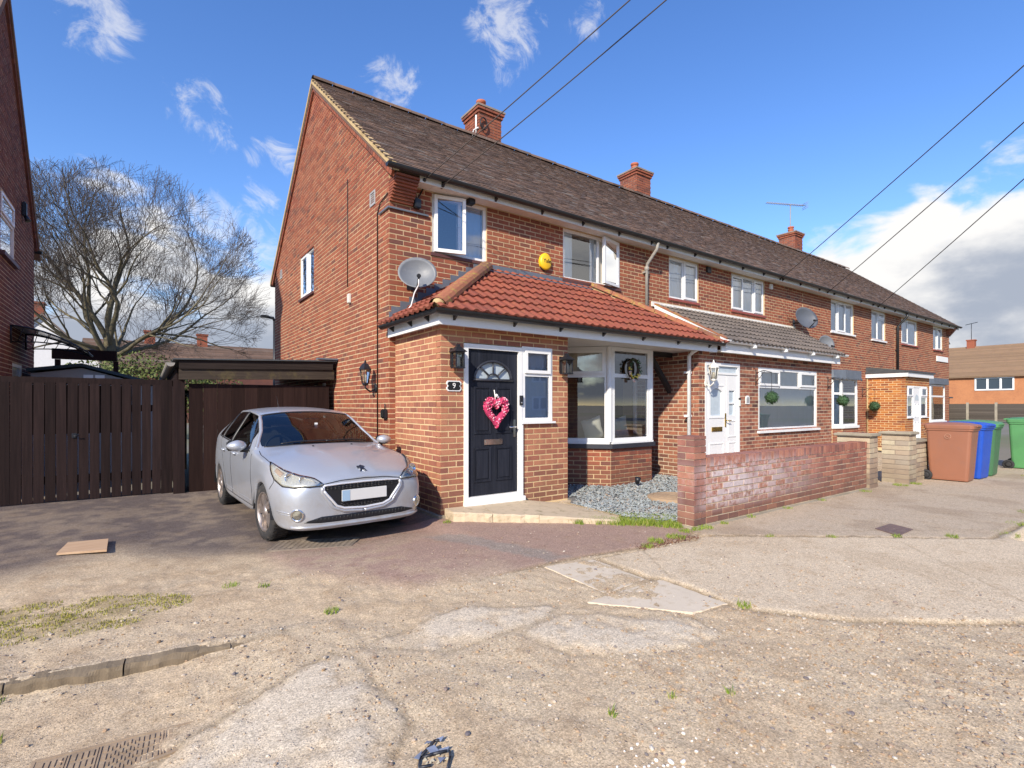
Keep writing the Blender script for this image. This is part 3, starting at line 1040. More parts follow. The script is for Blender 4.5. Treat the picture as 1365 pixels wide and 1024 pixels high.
# ------------------------------------------------------------------ porch of number 9
PX0, PX1, PY = 2.98, 5.09, 5.69
PT = 2.44
PORCH = Fr((0, PY, 0), (1, 0, 0), (0, -1, 0))
PSIDE = Fr((PX0, 0, 0), (0, 1, 0), (-1, 0, 0))
DOOR = (3.315, 4.24, 0.10, 2.19)
SIDEL = (4.24, 4.78, 1.17, 2.21)
ph = [(3.315, 4.245, -1, 2.20), (4.24, 4.775, 1.16, 2.20)]
mb = MB()
slab(mb, (0, PY, 0), (1, 0, 0), (0, -1, 0), PX0 + .009, PX1 - .009, -.1, PT, ph, .12)
slab(mb, (PX0, 0, 0), (0, 1, 0), (-1, 0, 0), PY + .13, YF - .001, -.1, PT, [], .12)
slab(mb, (PX1, 0, 0), (0, 1, 0), (1, 0, 0), PY + .13, YF - .001, -.1, PT, [], .12)
pw = mb.build('porch_wall', 'mortar_porch', house)
pcs = bricks((0, PY, 0), (1, 0, 0), (0, -1, 0), 0.02, PT, lambda z: [(PX0 + .001, PX1)], bond=PX0, holes=ph)
pcs2 = bricks((PX0, 0, 0), (0, 1, 0), (-1, 0, 0), 0.02, PT, lambda z: [(PY + .001, YF - .002)], bond=PY + .112)
pcs3 = bricks((PX1, 0, 0), (0, 1, 0), (1, 0, 0), 0.02, PT, lambda z: [(PY + .001, YF - .002)], bond=PY + .112)
emit(pcs + pcs2 + pcs3, pw, 'brick', 'brickwork', 'brick_porch', 300)
mb = MB()
mb.box(PX0 - .05, 3.02, PY - .05, YF - .02, -.05, .035)
mb.box(3.02, 3.28, PY - .05, PY - .001, -.05, .03)
mb.build('plinth', 'render_cement', house)

# front door set
mb = MB()
PORCH.ring(mb, DOOR[0], DOOR[1], DOOR[2] + .05, DOOR[3], .062, -.06, .012)
PORCH.box(mb, DOOR[0] - .01, DOOR[1] + .02, -.05, .06, DOOR[2] - .005, DOOR[2] + .055)
fr_ = mb.build('door_frame', 'upvc', house)
PORCH_D = Fr((0, PY + .025, 0), (1, 0, 0), (0, -1, 0))
d0, d1, dz0, dz1 = DOOR[0] + .062, DOOR[1] - .062, DOOR[2] + .12, DOOR[3] - .062
mb = MB()
dc = (d0 + d1) / 2
FAN_R, FAN_Z = .285, 1.735
# leaf built round the fanlight: side pieces, lower leaf, and the spandrels above the arc
PORCH_D.box(mb, d0, d1, -.045, 0, dz0, FAN_Z)
PORCH_D.box(mb, d0, dc - FAN_R, -.045, 0, FAN_Z, dz1)
PORCH_D.box(mb, dc + FAN_R, d1, -.045, 0, FAN_Z, dz1)
n = 16
for k in range(n):
    a0, a1 = math.pi * k / n, math.pi * (k + 1) / n
    x0, x1 = dc - FAN_R * math.cos(a0), dc - FAN_R * math.cos(a1)
    za, zb = FAN_Z + FAN_R * .82 * math.sin(a0), FAN_Z + FAN_R * .82 * math.sin(a1)
    mb.prism([PORCH_D.P(x0, -.045, za), PORCH_D.P(x1, -.045, zb), PORCH_D.P(x1, -.045, dz1), PORCH_D.P(x0, -.045, dz1)], (0, -.045, 0))
door = mb.build('front_door', 'grain_black', house)
# raised mouldings: four panels
for (a, b, c, d) in ((.10, .36, .17, .62), (.44, .70, .17, .62), (.10, .36, .80, 1.42), (.44, .70, .80, 1.42)):
    mb = MB()
    s = (d1 - d0) / .80
    PORCH_D.ring(mb, d0 + a * s, d0 + b * s, dz0 + c, dz0 + d, .022, .0005, .010)
    PORCH_D.box(mb, d0 + a * s + .045, d0 + b * s - .045, .0005, .009, dz0 + c + .045, dz0 + d - .045)
    mb.build('door_panel', 'grain_black', door)
mb = MB()
pts = [PORCH_D.P(dc + (FAN_R + .012) * math.cos(math.pi * k / 20), .008, FAN_Z + (FAN_R + .012) * .82 * math.sin(math.pi * k / 20)) for k in range(21)]
mb.tube(pts, .018, 6)
mb.tube([PORCH_D.P(dc - FAN_R - .03, .008, FAN_Z - .004), PORCH_D.P(dc + FAN_R + .03, .008, FAN_Z - .004)], .018, 6)
pts = [PORCH_D.P(dc + .095 * math.cos(math.pi * k / 12), .004, FAN_Z + .095 * .82 * math.sin(math.pi * k / 12)) for k in range(13)]
mb.tube(pts, .011, 6)
for a in (45, 90, 135):
    mb.tube([PORCH_D.P(dc + .095 * math.cos(R(a)), .004, FAN_Z + .078 * math.sin(R(a))), PORCH_D.P(dc + FAN_R * math.cos(R(a)), .004, FAN_Z + FAN_R * .82 * math.sin(R(a)))], .011, 6)
mb.build('glazing_bars', 'dark_slate_paint', door)
mb = MB()
vs = [PORCH_D.P(dc, -.02, FAN_Z)] + [PORCH_D.P(dc + (FAN_R + .01) * math.cos(math.pi * k / 20), -.02, FAN_Z + (FAN_R + .01) * .82 * math.sin(math.pi * k / 20)) for k in range(21)]
mb.add(vs, [(0, k, k + 1) for k in range(1, 21)])
mb.build('fanlight', 'frosted_glass', door)
mb = MB()
PORCH_D.box(mb, dc - .145, dc + .145, .001, .012, dz0 + .655, dz0 + .725)
PORCH_D.box(mb, dc - .125, dc + .125, .012, .020, dz0 + .685, dz0 + .712)
mb.build('letter_plate', 'chrome', door)
mb = MB()
hx = d1 - .055
PORCH_D.box(mb, hx - .018, hx + .018, .001, .012, dz0 + .74, dz0 + .98)
mb.tube([PORCH_D.P(hx, .012, dz0 + .88), PORCH_D.P(hx, .055, dz0 + .88), PORCH_D.P(hx - .12, .058, dz0 + .88)], .011, 8)
mb.build('handle', 'chrome', door)
mb = MB()
PORCH_D.box(mb, d0, d1, -.03, .03, dz0 - .06, dz0 - .01)
mb.build('threshold', 'brushed_metal', door)
for k in range(3):
    zz = dz0 + .25 + k * .75
window(house, PORCH, *SIDEL, [(0, 1, 0, .63, 'fix'), (0, 1, .63, 1, 'sash')], sill=(.03, .05, .03), n=.005, curtain=[(.04, .96, 0, .97, 'curtain_and_reflection_blue')], glass='window_glass_bright')  # pale blue sheet behind stands in for reflections in the side window glass
mb = MB()
PORCH.box(mb, 4.205, 4.24, .012, .03, 0.14, 1.16)
mb.build('frame_post', 'upvc', house)

# ------------------------------------------------------------------ porch roof: hipped lean-to of red double-roman tiles
PE = 5.45; PEZ = 2.56; PTZ = 3.60
PSL = (PTZ - PEZ) / (YF - PE)
LX0, LX1, RX0, RX1 = 2.80, 4.50, 6.90, 8.62
sl = Vector((0, -1, -PSL)).normalized(); nn = Vector((0, -PSL, 1)).normalized()
mb = MB()
t = .05
mb.add([(LX0, PE, PEZ), (RX1, PE, PEZ), (RX0, YF - .002, PTZ), (LX1, YF - .002, PTZ), (LX0, YF - .002, PEZ), (RX1, YF - .002, PEZ)],
       [(0, 1, 2, 3), (0, 3, 4), (1, 5, 2), (0, 4, 5, 1), (4, 3, 2, 5)])
pr_ = mb.build('porch_roof', 'tile_red', house)
def pantile(wd, ln):
    """two rolls across, thick nose"""
    vs, fs = [], []
    n = 10
    prof = []
    for k in range(n + 1):
        x = -wd / 2 + wd * k / n
        ph_ = (k / n * 2) % 1.0
        prof.append((x, .006 + .024 * max(0.0, math.sin(math.pi * min(1, ph_ * 1.6))) if ph_ < .625 else .004))
    for (x, z) in prof: vs.append((x, ln / 2, z))
    for (x, z) in prof: vs.append((x, -ln / 2, z + .032))
    for (x, z) in prof: vs.append((x, -ln / 2 + .002, z - .002))
    m = n + 1
    for k in range(n):
        fs.append((k, k + m, k + m + 1, k + 1))
        fs.append((k + m, k + 2 * m, k + 2 * m + 1, k + m + 1))
    return vs, fs
def clip_piece(M, pf, planes):
    """cut a piece with world planes (point, normal: keep the side the normal points to); None when nothing is left"""
    ws = [M @ Vector(v) for v in pf[0]]
    hit = False
    for (p, nrm) in planes:
        ds = [(q - p).dot(nrm) for q in ws]
        if max(ds) < 0.002: return None
        if min(ds) < 0: hit = True
    if not hit:
        return (M, pf, False)
    bm = bmesh.new()
    vv = [bm.verts.new(q) for q in ws]
    for f in pf[1]:
        bm.faces.new([vv[i] for i in f])
    for (p, nrm) in planes:
        bmesh.ops.bisect_plane(bm, geom=bm.verts[:] + bm.edges[:] + bm.faces[:], plane_co=p, plane_no=nrm, clear_inner=True)
    bmesh.ops.triangulate(bm, faces=bm.faces[:])
    if not bm.faces:
        bm.free(); return None
    bm.verts.index_update()
    Mi = M.inverted()
    r_ = ([tuple(Mi @ v.co) for v in bm.verts], [[v.index for v in f.verts] for f in bm.faces])
    bm.free()
    return (M, r_, True)
def tile_slope(parent, E0, E1, down, length, gauge, wd, planes, mat, name='pantile', nmax=300):
    E0, E1 = Vector(E0), Vector(E1)
    ax = (E1 - E0).normalized()
    dn = Vector(down).normalized()
    up = ax.cross(-dn).normalized()
    n = math.ceil(length / gauge)
    W = (E1 - E0).length
    full, cut = [], []
    pf0 = pantile(wd, gauge + .05)
    for r in range(n):
        s = gauge * (r + .5) - .03
        for c in range(math.ceil(W / wd)):
            p = E0 + ax * ((c + .5) * wd + rng.uniform(-.003, .003)) - dn * s + up * (.012 + rng.uniform(0, .004))
            M = basis(p, ax, -dn, up) @ Matrix.Rotation(rng.uniform(-.008, .008), 4, 'Z') @ Matrix.Rotation(rng.uniform(-.008, .008), 4, 'Y')
            q = clip_piece(M, pf0, planes)
            if q is None: continue
            if q[2]: cut.append((M, ('cut', name, len(cut), E0.x), q[1]))
            else: full.append((M, ('pan', name, wd), q[1]))
    # cut tiles keep their own meshes; triangles, so they are linked one by one
    emit(full, parent, name, name + '_rows', mat, nmax)
    for (M, key, pf) in cut:
        me = bpy.data.meshes.new(name)
        me.from_pydata(pf[0], [], pf[1]); me.materials.append(MATS[mat]); me.update()
        o = bpy.data.objects.new(name, me); COL.objects.link(o)
        o.parent = parent; o.matrix_local = Matrix.Translation(-WL[parent]) @ M
        WL[o] = M.translation.copy()
slen = math.hypot(YF - PE, PTZ - PEZ)
hipL = Vector((LX1 - LX0, YF - PE, PTZ - PEZ)); hipR = Vector((RX0 - RX1, YF - PE, PTZ - PEZ))
planeL = (Vector((LX0, PE, PEZ)), Vector((hipL.y, -hipL.x, 0)).normalized())
planeR = (Vector((RX1, PE, PEZ)), Vector((-hipR.y, hipR.x, 0)).normalized())
tile_slope(pr_, (LX0, PE - .03, PEZ - .02), (RX1, PE - .03, PEZ - .02), (0, -1, -PSL), slen + .02, .275, .30, [planeL, planeR], 'tile_red')
hsl = (PTZ - PEZ) / (LX1 - LX0)
planeL2 = (planeL[0], -planeL[1])
tile_slope(pr_, (LX0 - .03, YF - .01, PEZ - .02), (LX0 - .03, PE, PEZ - .02), (-1, 0, -hsl), math.hypot(LX1 - LX0, PTZ - PEZ), .275, .30, [planeL2, (Vector((0, YF - .012, 0)), Vector((0, -1, 0)))], 'tile_red')
ridge_tiles(pr_, (LX0 + .03, PE + .03, PEZ + .05), (LX1 + .02, YF - .05, PTZ + .06), 'tile_mossy', 'hip_tile', .115, .42)
ridge_tiles(pr_, (RX1 - .03, PE + .03, PEZ + .05), (RX0 - .02, YF - .05, PTZ + .06), 'tile_mossy', 'hip_tile', .10, .42)
mb = MB()
mb.ball((LX0 + .06, PE + .05, PEZ + .06), .075, 0, 2, (1, 1, .9), True, .08)
mb.ball((RX1 - .06, PE + .05, PEZ + .05), .07, 0, 2, (1, 1, .9), True, .08)
mb.tube([(LX0 + .06, PE + .06, PEZ + .02), (LX1, YF - .06, PTZ + .0)], .09, 6)
mb.tube([(RX1 - .06, PE + .06, PEZ + .02), (RX0, YF - .06, PTZ + .0)], .082, 6)
mb.build('hip_mortar', 'verge_mortar', pr_)
# stepped lead flashing up the left, apron along the top
mb = MB()
for k in range(12):
    z = PEZ + .02 + k * .085
    x = LX0 + (LX1 - LX0) * k / 12.2
    if z + .085 > PTZ + .13: break
    mb.box(max(x - .02, XG + .002), x + .42, YF - .006 - .0003 * k, YF - .0005, z - .04, z + .175)
mb.box(LX1 - .1, RX0 + .15, YF - .014, YF - .001, PTZ - .05, PTZ + .115)
mb.prism([(LX1, YF - .012, PTZ + .03), (LX1, YF - .13, PTZ - .015), (LX1, YF - .13, PTZ - .03), (LX1, YF - .012, PTZ)], (RX0 - LX1, 0, 0))
mb.build('flashing', 'lead', house)
# fascia, soffit, gutter
mb = MB()
FX0, FX1 = LX0 + .06, RX1 - .04
mb.box(FX0, FX1, PE + .045, PE + .067, 2.37, 2.545)
mb.box(FX0, FX0 + .022, PE + .068, YF - .02, 2.37, 2.545)
mb.box(FX1 - .022, FX1, PE + .068, YF - .02, 2.37, 2.545)
mb.build('fascia', 'upvc', house)
mb = MB()
mb.box(FX0 + .023, FX1 - .023, PE + .068, YF - .01, 2.395, 2.41)
mb.build('soffit', 'soffit_white', house)
gutter(house, [(LX0 - .03, YF - .02 - .0, 2.535), (LX0 - .03, PE - .03, 2.535), (RX1 + .04, PE - .03, 2.535)])
for x in (3.05, 3.95, 4.75, 5.6, 6.5, 7.4, 8.3):
    MB().prism([(x, PE + .044, 2.53), (x, PE + .044, 2.43), (x, PE - .02, 2.478)], (.03, 0, 0)).build('gutter_bracket', 'gutter_black', house)
for y in (5.75, 6.25, 6.85):
    MB().prism([(FX0 - .001, y, 2.53), (FX0 - .001, y, 2.43), (FX0 - .065, y, 2.478)], (0, .03, 0)).build('gutter_bracket', 'gutter_black', house)

# ------------------------------------------------------------------ bay window of number 9
BY = 6.08
BX0, BX1 = 6.40, 7.46
A = Vector((5.42, YF, 0)); B = Vector((BX0, BY, 0)); C = Vector((BX1, BY, 0)); D = Vector((8.2, YF, 0))
mb = MB()
pts = [A + Vector((.01, 0, 0)), B + Vector((.006, .009, 0)), C + Vector((-.006, .009, 0)), D]
mb.prism([(p.x, p.y, -.1) for p in pts], (0, 0, .76))
bw = mb.build('bay_wall', 'mortar_house', house)
pcs = []
for (p, q) in ((A, B), (B, C), (C, D)):
    u = (q - p); ln = u.length; u.normalize()
    nv = Vector((u.y, -u.x, 0))
    pcs += bricks(p, u, nv, 0.0, 0.66, lambda z: [(.001, ln - .001)], bond=.0 if p is not B else .112)
emit(pcs, bw, 'brick', 'brickwork', 'brick_house', 110)
mb = MB()
def off(p, q, r, d):
    """corner q of polyline p-q-r pushed outward by d"""
    a = (q - p).normalized(); b = (r - q).normalized()
    na, nb = Vector((a.y, -a.x, 0)), Vector((b.y, -b.x, 0))
    m_ = (na + nb).normalized()
    return q + m_ * (d / max(.3, m_.dot(na)))
o1 = [A + Vector((-.06, 0, 0)), off(A, B, C, .055), off(B, C, D, .055), D + Vector((.06, 0, 0))]
mb.prism([(p.x, p.y, .665) for p in o1], (0, 0, .075))
mb.build('bay_sill', 'dark_slate_paint', house)
bayo = None
for i, (p, q) in enumerate(((A, B), (B, C), (C, D))):
    u = (q - p); ln = u.length; u.normalize(); nv = Vector((u.y, -u.x, 0))
    f_ = Fr(p, u, nv)
    bayo = window(house, f_, .04 if i else .03, ln - .04, .77, 2.39, [(0, 1, 0, .70, 'fix'), (0, 1, .70, 1, 'sash' if i == 0 else 'fix')], sill=(.02, .03, .03), n=-.01, fw=.065,
           curtain=[(.02, .98, .70, .99, 'curtain_cream')] if i != 1 else [(.02, .98, .86, .99, 'blind_dark')], glass='window_glass' if i == 0 else 'window_glass_bright')
mb = MB()
for q in (B, C):
    mb.lathe([(.055, .772), (.055, 2.388)], Matrix.Translation((q.x, q.y + .045, 0)), 8)
mb.build('corner_post', 'upvc', house)
# room seen through the bay: settle back with cushions
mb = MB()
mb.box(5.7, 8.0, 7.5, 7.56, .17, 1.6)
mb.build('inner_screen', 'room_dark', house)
CUSH = ['leftmost and deepest in the room', 'just left of the corner post', 'just right of the corner post', 'rightmost in the front pane']
for (x, y, a) in ((6.05, 7.0, 20), (6.55, 6.6, -15), (6.85, 6.5, 10), (7.15, 6.55, -12)):
    c_ = root('cushion', (x, y, .80), 'cream cushion inside the bay window, ' + CUSH.pop(0), 'cushion', 'cushions in the bay window')
    mb = MB()
    bm = bmesh.new()
    bmesh.ops.create_grid(bm, x_segments=8, y_segments=8, size=.5)
    for s in (1, -1):
        for v in [v for v in bm.verts]:
            pass
    vs, fs = [], []
    m = 9
    for s in (1, -1):
        for i in range(m):
            for j in range(m):
                xx, zz = i / (m - 1) * 2 - 1, j / (m - 1) * 2 - 1
                b_ = max(0, (1 - xx ** 4) * (1 - zz ** 4)) ** .5
                pinch = 1 - .10 * (1 - abs(xx)) * abs(zz) - .10 * (1 - abs(zz)) * abs(xx)
                vs.append((xx * .2 * pinch, s * .075 * b_, .2 + zz * .2 * pinch))
    for s in range(2):
        for i in range(m - 1):
            for j in range(m - 1):
                o = s * m * m
                fs.append((o + i * m + j, o + i * m + j + 1, o + (i + 1) * m + j + 1, o + (i + 1) * m + j))
    bm.free()
    mb.add(vs, fs, 0, True)
    Mx = Matrix.Translation((x, y, .78)) @ Matrix.Rotation(R(a), 4, 'Z') @ Matrix.Rotation(R(a), 4, 'Y')
    mb.v = [tuple(Mx @ Vector(v)) for v in mb.v]
    mb.build('cover', 'cushion', c_)
mb = MB()
mb.prism([(5.75, 6.95, .70), (6.50, 6.22, .70), (7.36, 6.22, .70), (7.9, 6.95, .70)], (0, 0, .065))
mb.build('window_board', 'upvc', house)
# timber bracket holding the roof end, beside the white downpipe
mb = MB()
mb.box(7.50, 8.20, 6.20, 6.28, 2.31, 2.39)
mb.prism([(8.16, 6.20, 1.75), (8.16, 6.20, 1.62), (7.56, 6.20, 2.31), (7.66, 6.20, 2.31)], (0, .08, 0))
mb.build('roof_bracket', 'dark_timber', house)
def pipe(parent, pts, r, mat, brackets=()):
    mb = MB()
    mb.tube(pts, r, 10)
    for (x, y, z) in brackets:
        mb.box(x - r - .03, x + r + .03, y - .012, y + r + .03, z - .02, z + .02)
    return mb.build('downpipe', mat, parent)
pipe(house, [(8.16, 5.80, -.02), (8.16, 5.80, 2.30), (8.14, 5.70, 2.37), (8.14, 5.52, 2.46)], .036, 'upvc', [(8.16, 5.80, .5), (8.16, 5.80, 1.2), (8.16, 5.80, 2.0)])
pipe(house, [(8.47, YF - .06, 3.32), (8.47, YF - .06, 4.25), (8.47, YF - .08, 4.32), (8.50, 6.80, 4.58), (8.50, 6.775, 4.70)], .034, 'pipe_grey', [(8.47, YF - .06, 3.45), (8.47, YF - .06, 4.15)])
mb = MB()
mb.lathe([(.034, 0), (.05, .02), (.05, .07), (.034, .09)], Matrix.Translation((8.47, YF - .06, 4.18)), 10)
mb.build('pipe_collar', 'pipe_grey', house)
# cables clipped to the gable
mb = MB()
mb.tube([(XG - .012, 7.52, .3), (XG - .012, 7.52, 4.3), (XG - .014, 7.40, 4.42), (XG - .012, 7.12, 4.48)], .009, 5)
mb.tube([(XG - .012, 8.93, 5.32), (XG - .012, 8.93, 3.45)], .007, 5)
mb.tube([(XG + .01, YF - .012, 4.48), (3.2, YF - .012, 4.40), (3.35, YF - .012, 4.52), (3.42, YF - .012, 4.66)], .009, 5)
mb.build('cable', 'cable_black', house)
for (y, z, m_, s) in ((8.81, 3.23, 'box_white', .05), (10.3, 1.75, 'box_white', .05)):
    mb = MB()
    mb.bbox(XG - .045, XG - .001, y - s, y + s, z - s * 1.6, z + s * 1.6, .008)
    mb.build('junction_box', m_, house)
mb = MB()
MB().bbox(4.14, 4.26, YF - .16, YF - .04, 4.66 - .09, 4.658, .012).build('cable_box', 'gutter_black', house)
mb.bbox(3.26, 3.36, YF - .09, YF - .002, 4.33, 4.47, .012)
mb.build('cable_box', 'gutter_black', house)
# ================================================================== house 2, with the lean-to front
house2 = root('terraced_house', (11.9, 9.5, 0), 'terraced house with a grey tiled front extension and white front door', 'house')
W3 = (9.28, 10.34, 3.73, 4.63); W4 = (11.68, 13.21, 3.73, 4.63)
fw2 = house_shell(house2, H1, H2, [W3, W4])
pcs = bricks((0, YF, 0), (1, 0, 0), (0, -1, 0), 2.4, SOF, lambda z: [(H1 + .001, H2)], bond=XG, holes=[W3, W4])
emit(pcs, fw2, 'brick', 'brickwork', 'brick_house', 40)
LY = 5.65
EXT = Fr((0, LY, 0), (1, 0, 0), (0, -1, 0))
EX0, EX1 = 8.24, 13.62
ND = (8.43, 9.58, 0.10, 2.20); NW = (10.28, 12.85, 0.87, 2.18)
mb = MB()
slab(mb, (0, LY, 0), (1, 0, 0), (0, -1, 0), EX0 + .009, EX1, -.1, 2.42, [(ND[0], ND[1], -1, ND[3]), NW], .2)
slab(mb, (EX0, 0, 0), (0, 1, 0), (-1, 0, 0), LY + .21, YF - .001, -.1, 2.42, [], .2)
slab(mb, (EX1, 0, 0), (0, 1, 0), (1, 0, 0), LY + .21, YF - .001, -.1, 2.42, [], .2)
ew = mb.build('extension_wall', 'mortar_grey', house2)
pcs = bricks((0, LY, 0), (1, 0, 0), (0, -1, 0), 0.0, 2.40, lambda z: [(EX0 + .001, EX1)], bond=EX0, holes=[(ND[0], ND[1], -1, ND[3]), NW])
pcs += bricks((EX0, 0, 0), (0, 1, 0), (-1, 0, 0), 0.0, 2.42, lambda z: [(LY + .001, YF - .002)], bond=LY + .112)
emit(pcs, ew, 'brick', 'brickwork', 'brick_neighbour', 300)
WT = (1, .98, .96)
window(house2, FRONT, *W3, [(0, .5, 0, 1, 'fix'), (.5, 1, 0, 1, 'sash')], sill=(.03, .03, .05), sillmat='sill_red', curtain=[(.02, .98, 0, .99, 'curtain_white')], glass='window_glass_bright')
window(house2, FRONT, *W4, [(0, .36, 0, 1, 'sash'), (.36, .68, 0, 1, 'fix'), (.68, 1, 0, 1, 'sash')], sill=(.03, .03, .05), sillmat='sill_red', curtain=[(.02, .98, 0, .99, 'curtain_white')], glass='window_glass_bright')
window(house2, EXT, *NW, [(0, 1, 0, .70, 'fix'), (0, .34, .70, 1, 'sash'), (.34, .68, .70, 1, 'fix'), (.68, 1, .70, 1, 'sash')], sill=(.05, .06, .05), n=-.01, curtain=[(.02, .98, 0, .97, 'net_cream')], glass='window_glass_bright', fw=.055)
# white door pair with arched light
mb = MB()
EXT.ring(mb, ND[0], ND[1], ND[2], ND[3], .06, -.07, .006)
EXT.box(mb, ND[0] + .06, ND[1] - .06, -.065, .001, 1.98, 2.02)
df = mb.build('door_frame', 'upvc', house2)
mb = MB()

mb.quad(EXT.P(ND[0] + .06, -.03, 2.02), EXT.P(ND[1] - .06, -.03, 2.02), EXT.P(ND[1] - .06, -.03, 2.14), EXT.P(ND[0] + .06, -.03, 2.14))
mb.build('pane', 'frosted_glass', df)
a, b = ND[0] + .062, ND[0] + .70
c, d = ND[0] + .71, ND[1] - .062
mb = MB()
g0, g1, gz0, gz1 = a + .13, b - .13, 1.20, 1.64
EXT.box(mb, a, g0, -.06, -.012, .16, 1.975); EXT.box(mb, g1, b, -.06, -.012, .16, 1.975)
EXT.box(mb, g0, g1, -.06, -.012, .16, gz0)
gw_, gc = (g1 - g0) / 2, (g0 + g1) / 2
for k in range(10):
    x0, x1 = g0 + (g1 - g0) * k / 10, g0 + (g1 - g0) * (k + 1) / 10
    za, zb = [gz1 + .08 * (1 - ((x - gc) / gw_) ** 2) for x in (x0, x1)]
    mb.prism([EXT.P(x0, -.06, za), EXT.P(x1, -.06, zb), EXT.P(x1, -.06, 1.975), EXT.P(x0, -.06, 1.975)], (0, -.048, 0))
for (p, q, r_, s_) in ((a + .08, b - .08, .26, .68), (a + .06, b - .06, 1.15, 1.78)):
    EXT.ring(mb, p, q, r_, s_, .022, -.0119, -.002)
dl = mb.build('front_door', 'upvc', house2)
mb = MB()
mb.quad(EXT.P(g0, -.04, gz0), EXT.P(g1, -.04, gz0), EXT.P(g1, -.04, gz1 + .08), EXT.P(g0, -.04, gz1 + .08))
mb.build('door_glass', 'frosted_glass', dl)
mb = MB()
EXT.box(mb, a + .16, b - .14, -.0118, .0, .90, .985)
EXT.box(mb, a + .185, b - .165, .0, .008, .925, .965)
mb.build('letter_plate', 'brass', dl)
mb = MB()
EXT.box(mb, b - .045, b - .01, -.0118, .0, .98, 1.24)
mb.tube([EXT.P(b - .028, 0, 1.10), EXT.P(b - .028, .05, 1.10), EXT.P(b + .07, .052, 1.10)], .011, 8)
mb.build('handle', 'brass', dl)
mb = MB()
g0, g1 = c + .09, d - .09
EXT.box(mb, c, g0, -.06, -.012, .16, 1.975); EXT.box(mb, g1, d, -.06, -.012, .16, 1.975)
EXT.box(mb, g0, g1, -.06, -.012, .16, 1.20); EXT.box(mb, g0, g1, -.06, -.012, 1.68, 1.975)
EXT.box(mb, g0, g1, -.055, -.016, 1.42, 1.45)
EXT.ring(mb, c + .05, d - .05, .26, .68, .02, -.0119, -.002)
EXT.ring(mb, c + .05, d - .05, .78, 1.10, .02, -.0119, -.002)
sd = mb.build('side_door', 'upvc', house2)
mb = MB()
mb.quad(EXT.P(g0, -.04, 1.20), EXT.P(g1, -.04, 1.20), EXT.P(g1, -.04, 1.68), EXT.P(g0, -.04, 1.68))
mb.build('door_glass', 'frosted_glass', sd)
# lean-to roof
QE, QEZ, QTZ = 5.42, 2.60, 3.50
qs = (QTZ - QEZ) / (YF - QE)
QX0, QX1, QX2 = 8.78, 14.75, 13.62
mb = MB()
mb.add([(QX0, QE, QEZ), (QX2, QE, QEZ), (QX1, YF - .002, QTZ), (QX0, YF - .002, QTZ), (QX0, QE, QEZ - .05), (QX2, QE, QEZ - .05), (QX1, YF - .002, QTZ - .09), (QX0, YF - .002, QTZ - .09)],
       [(0, 1, 2, 3), (4, 7, 6, 5), (0, 4, 5, 1), (1, 5, 6, 2), (3, 2, 6, 7), (0, 3, 7, 4)])
qr = mb.build('extension_roof', 'tile_grey', house2)
dv = Vector((QX1 - QX2, YF - QE, 0))
tile_slope(qr, (QX0, QE - .03, QEZ - .02), (QX1 + .1, QE - .03, QEZ - .02), (0, -1, -qs), math.hypot(YF - QE, QTZ - QEZ), .30, .30, [(Vector((QX2, QE, 0)), Vector((-dv.y, dv.x, 0)).normalized())], 'tile_grey', 'roof_tile')
mb = MB()
mb.box(QX0 - .1, QX1 + .05, YF - .03, YF - .001, QTZ - .02, QTZ + .08)
mb.prism([(QX0, YF - .03, QTZ + .035), (QX0, YF - .12, QTZ + .0), (QX0, YF - .12, QTZ - .02), (QX0, YF - .03, QTZ + .01)], (QX1 - QX0, 0, 0))
mb.build('flashing', 'soffit_white', house2)
mb = MB()
mb.prism([(QX0 - .025, QE, QEZ - .14), (QX0 - .025, YF - .03, QTZ - .14), (QX0 - .025, YF - .03, QTZ + .02), (QX0 - .025, QE, QEZ + .02)], (.022, 0, 0))
mb.build('barge_board', 'upvc', house2)
mb = MB()
mb.prism([(QX0 - .03, QE, QEZ + .02), (QX0 - .03, YF - .03, QTZ + .02), (QX0 - .03, YF - .03, QTZ + .05), (QX0 - .03, QE, QEZ + .05)], (.14, 0, 0))
mb.build('verge', 'tile_mossy', house2)
mb = MB()
mb.box(8.66, QX2 - .0, QE + .04, QE + .062, 2.38, 2.55)
mb.box(8.66, QX2 - .0, QE + .063, LY - .002, 2.405, 2.42)
mb.build('fascia', 'upvc', house2)
gutter(house2, [(8.68, QE - .03, 2.60), (QX2 + .16, QE - .03, 2.60)], 'upvc')
for x in (9.6, 10.8, 12.0, 13.2):
    MB().box(x, x + .05, QE - .088, QE + .03, 2.50, 2.55).build('gutter_bracket', 'upvc', house2)
rf2 = roof_body(house2, H1 + .001, H2)
plain_tiles(rf2, H1, H2)
ridge_tiles(rf2, (H1, RY, RZ + .02), (H2, RY, RZ + .02), 'tile_brown')
eaves(house2, H1 + .002, H2)
chimney(house2, 12.9)
mb = MB()
mb.bbox(13.42, 13.54, YF - .06, YF - .001, 4.46, 4.60, .012)
mb.build('security_sensor', 'box_white', house2)
mb = MB()
mb.bbox(10.62, 10.78, YF - .05, YF - .001, 4.48, 4.62, .01)
mb.build('air_brick', 'gutter_black', house2)

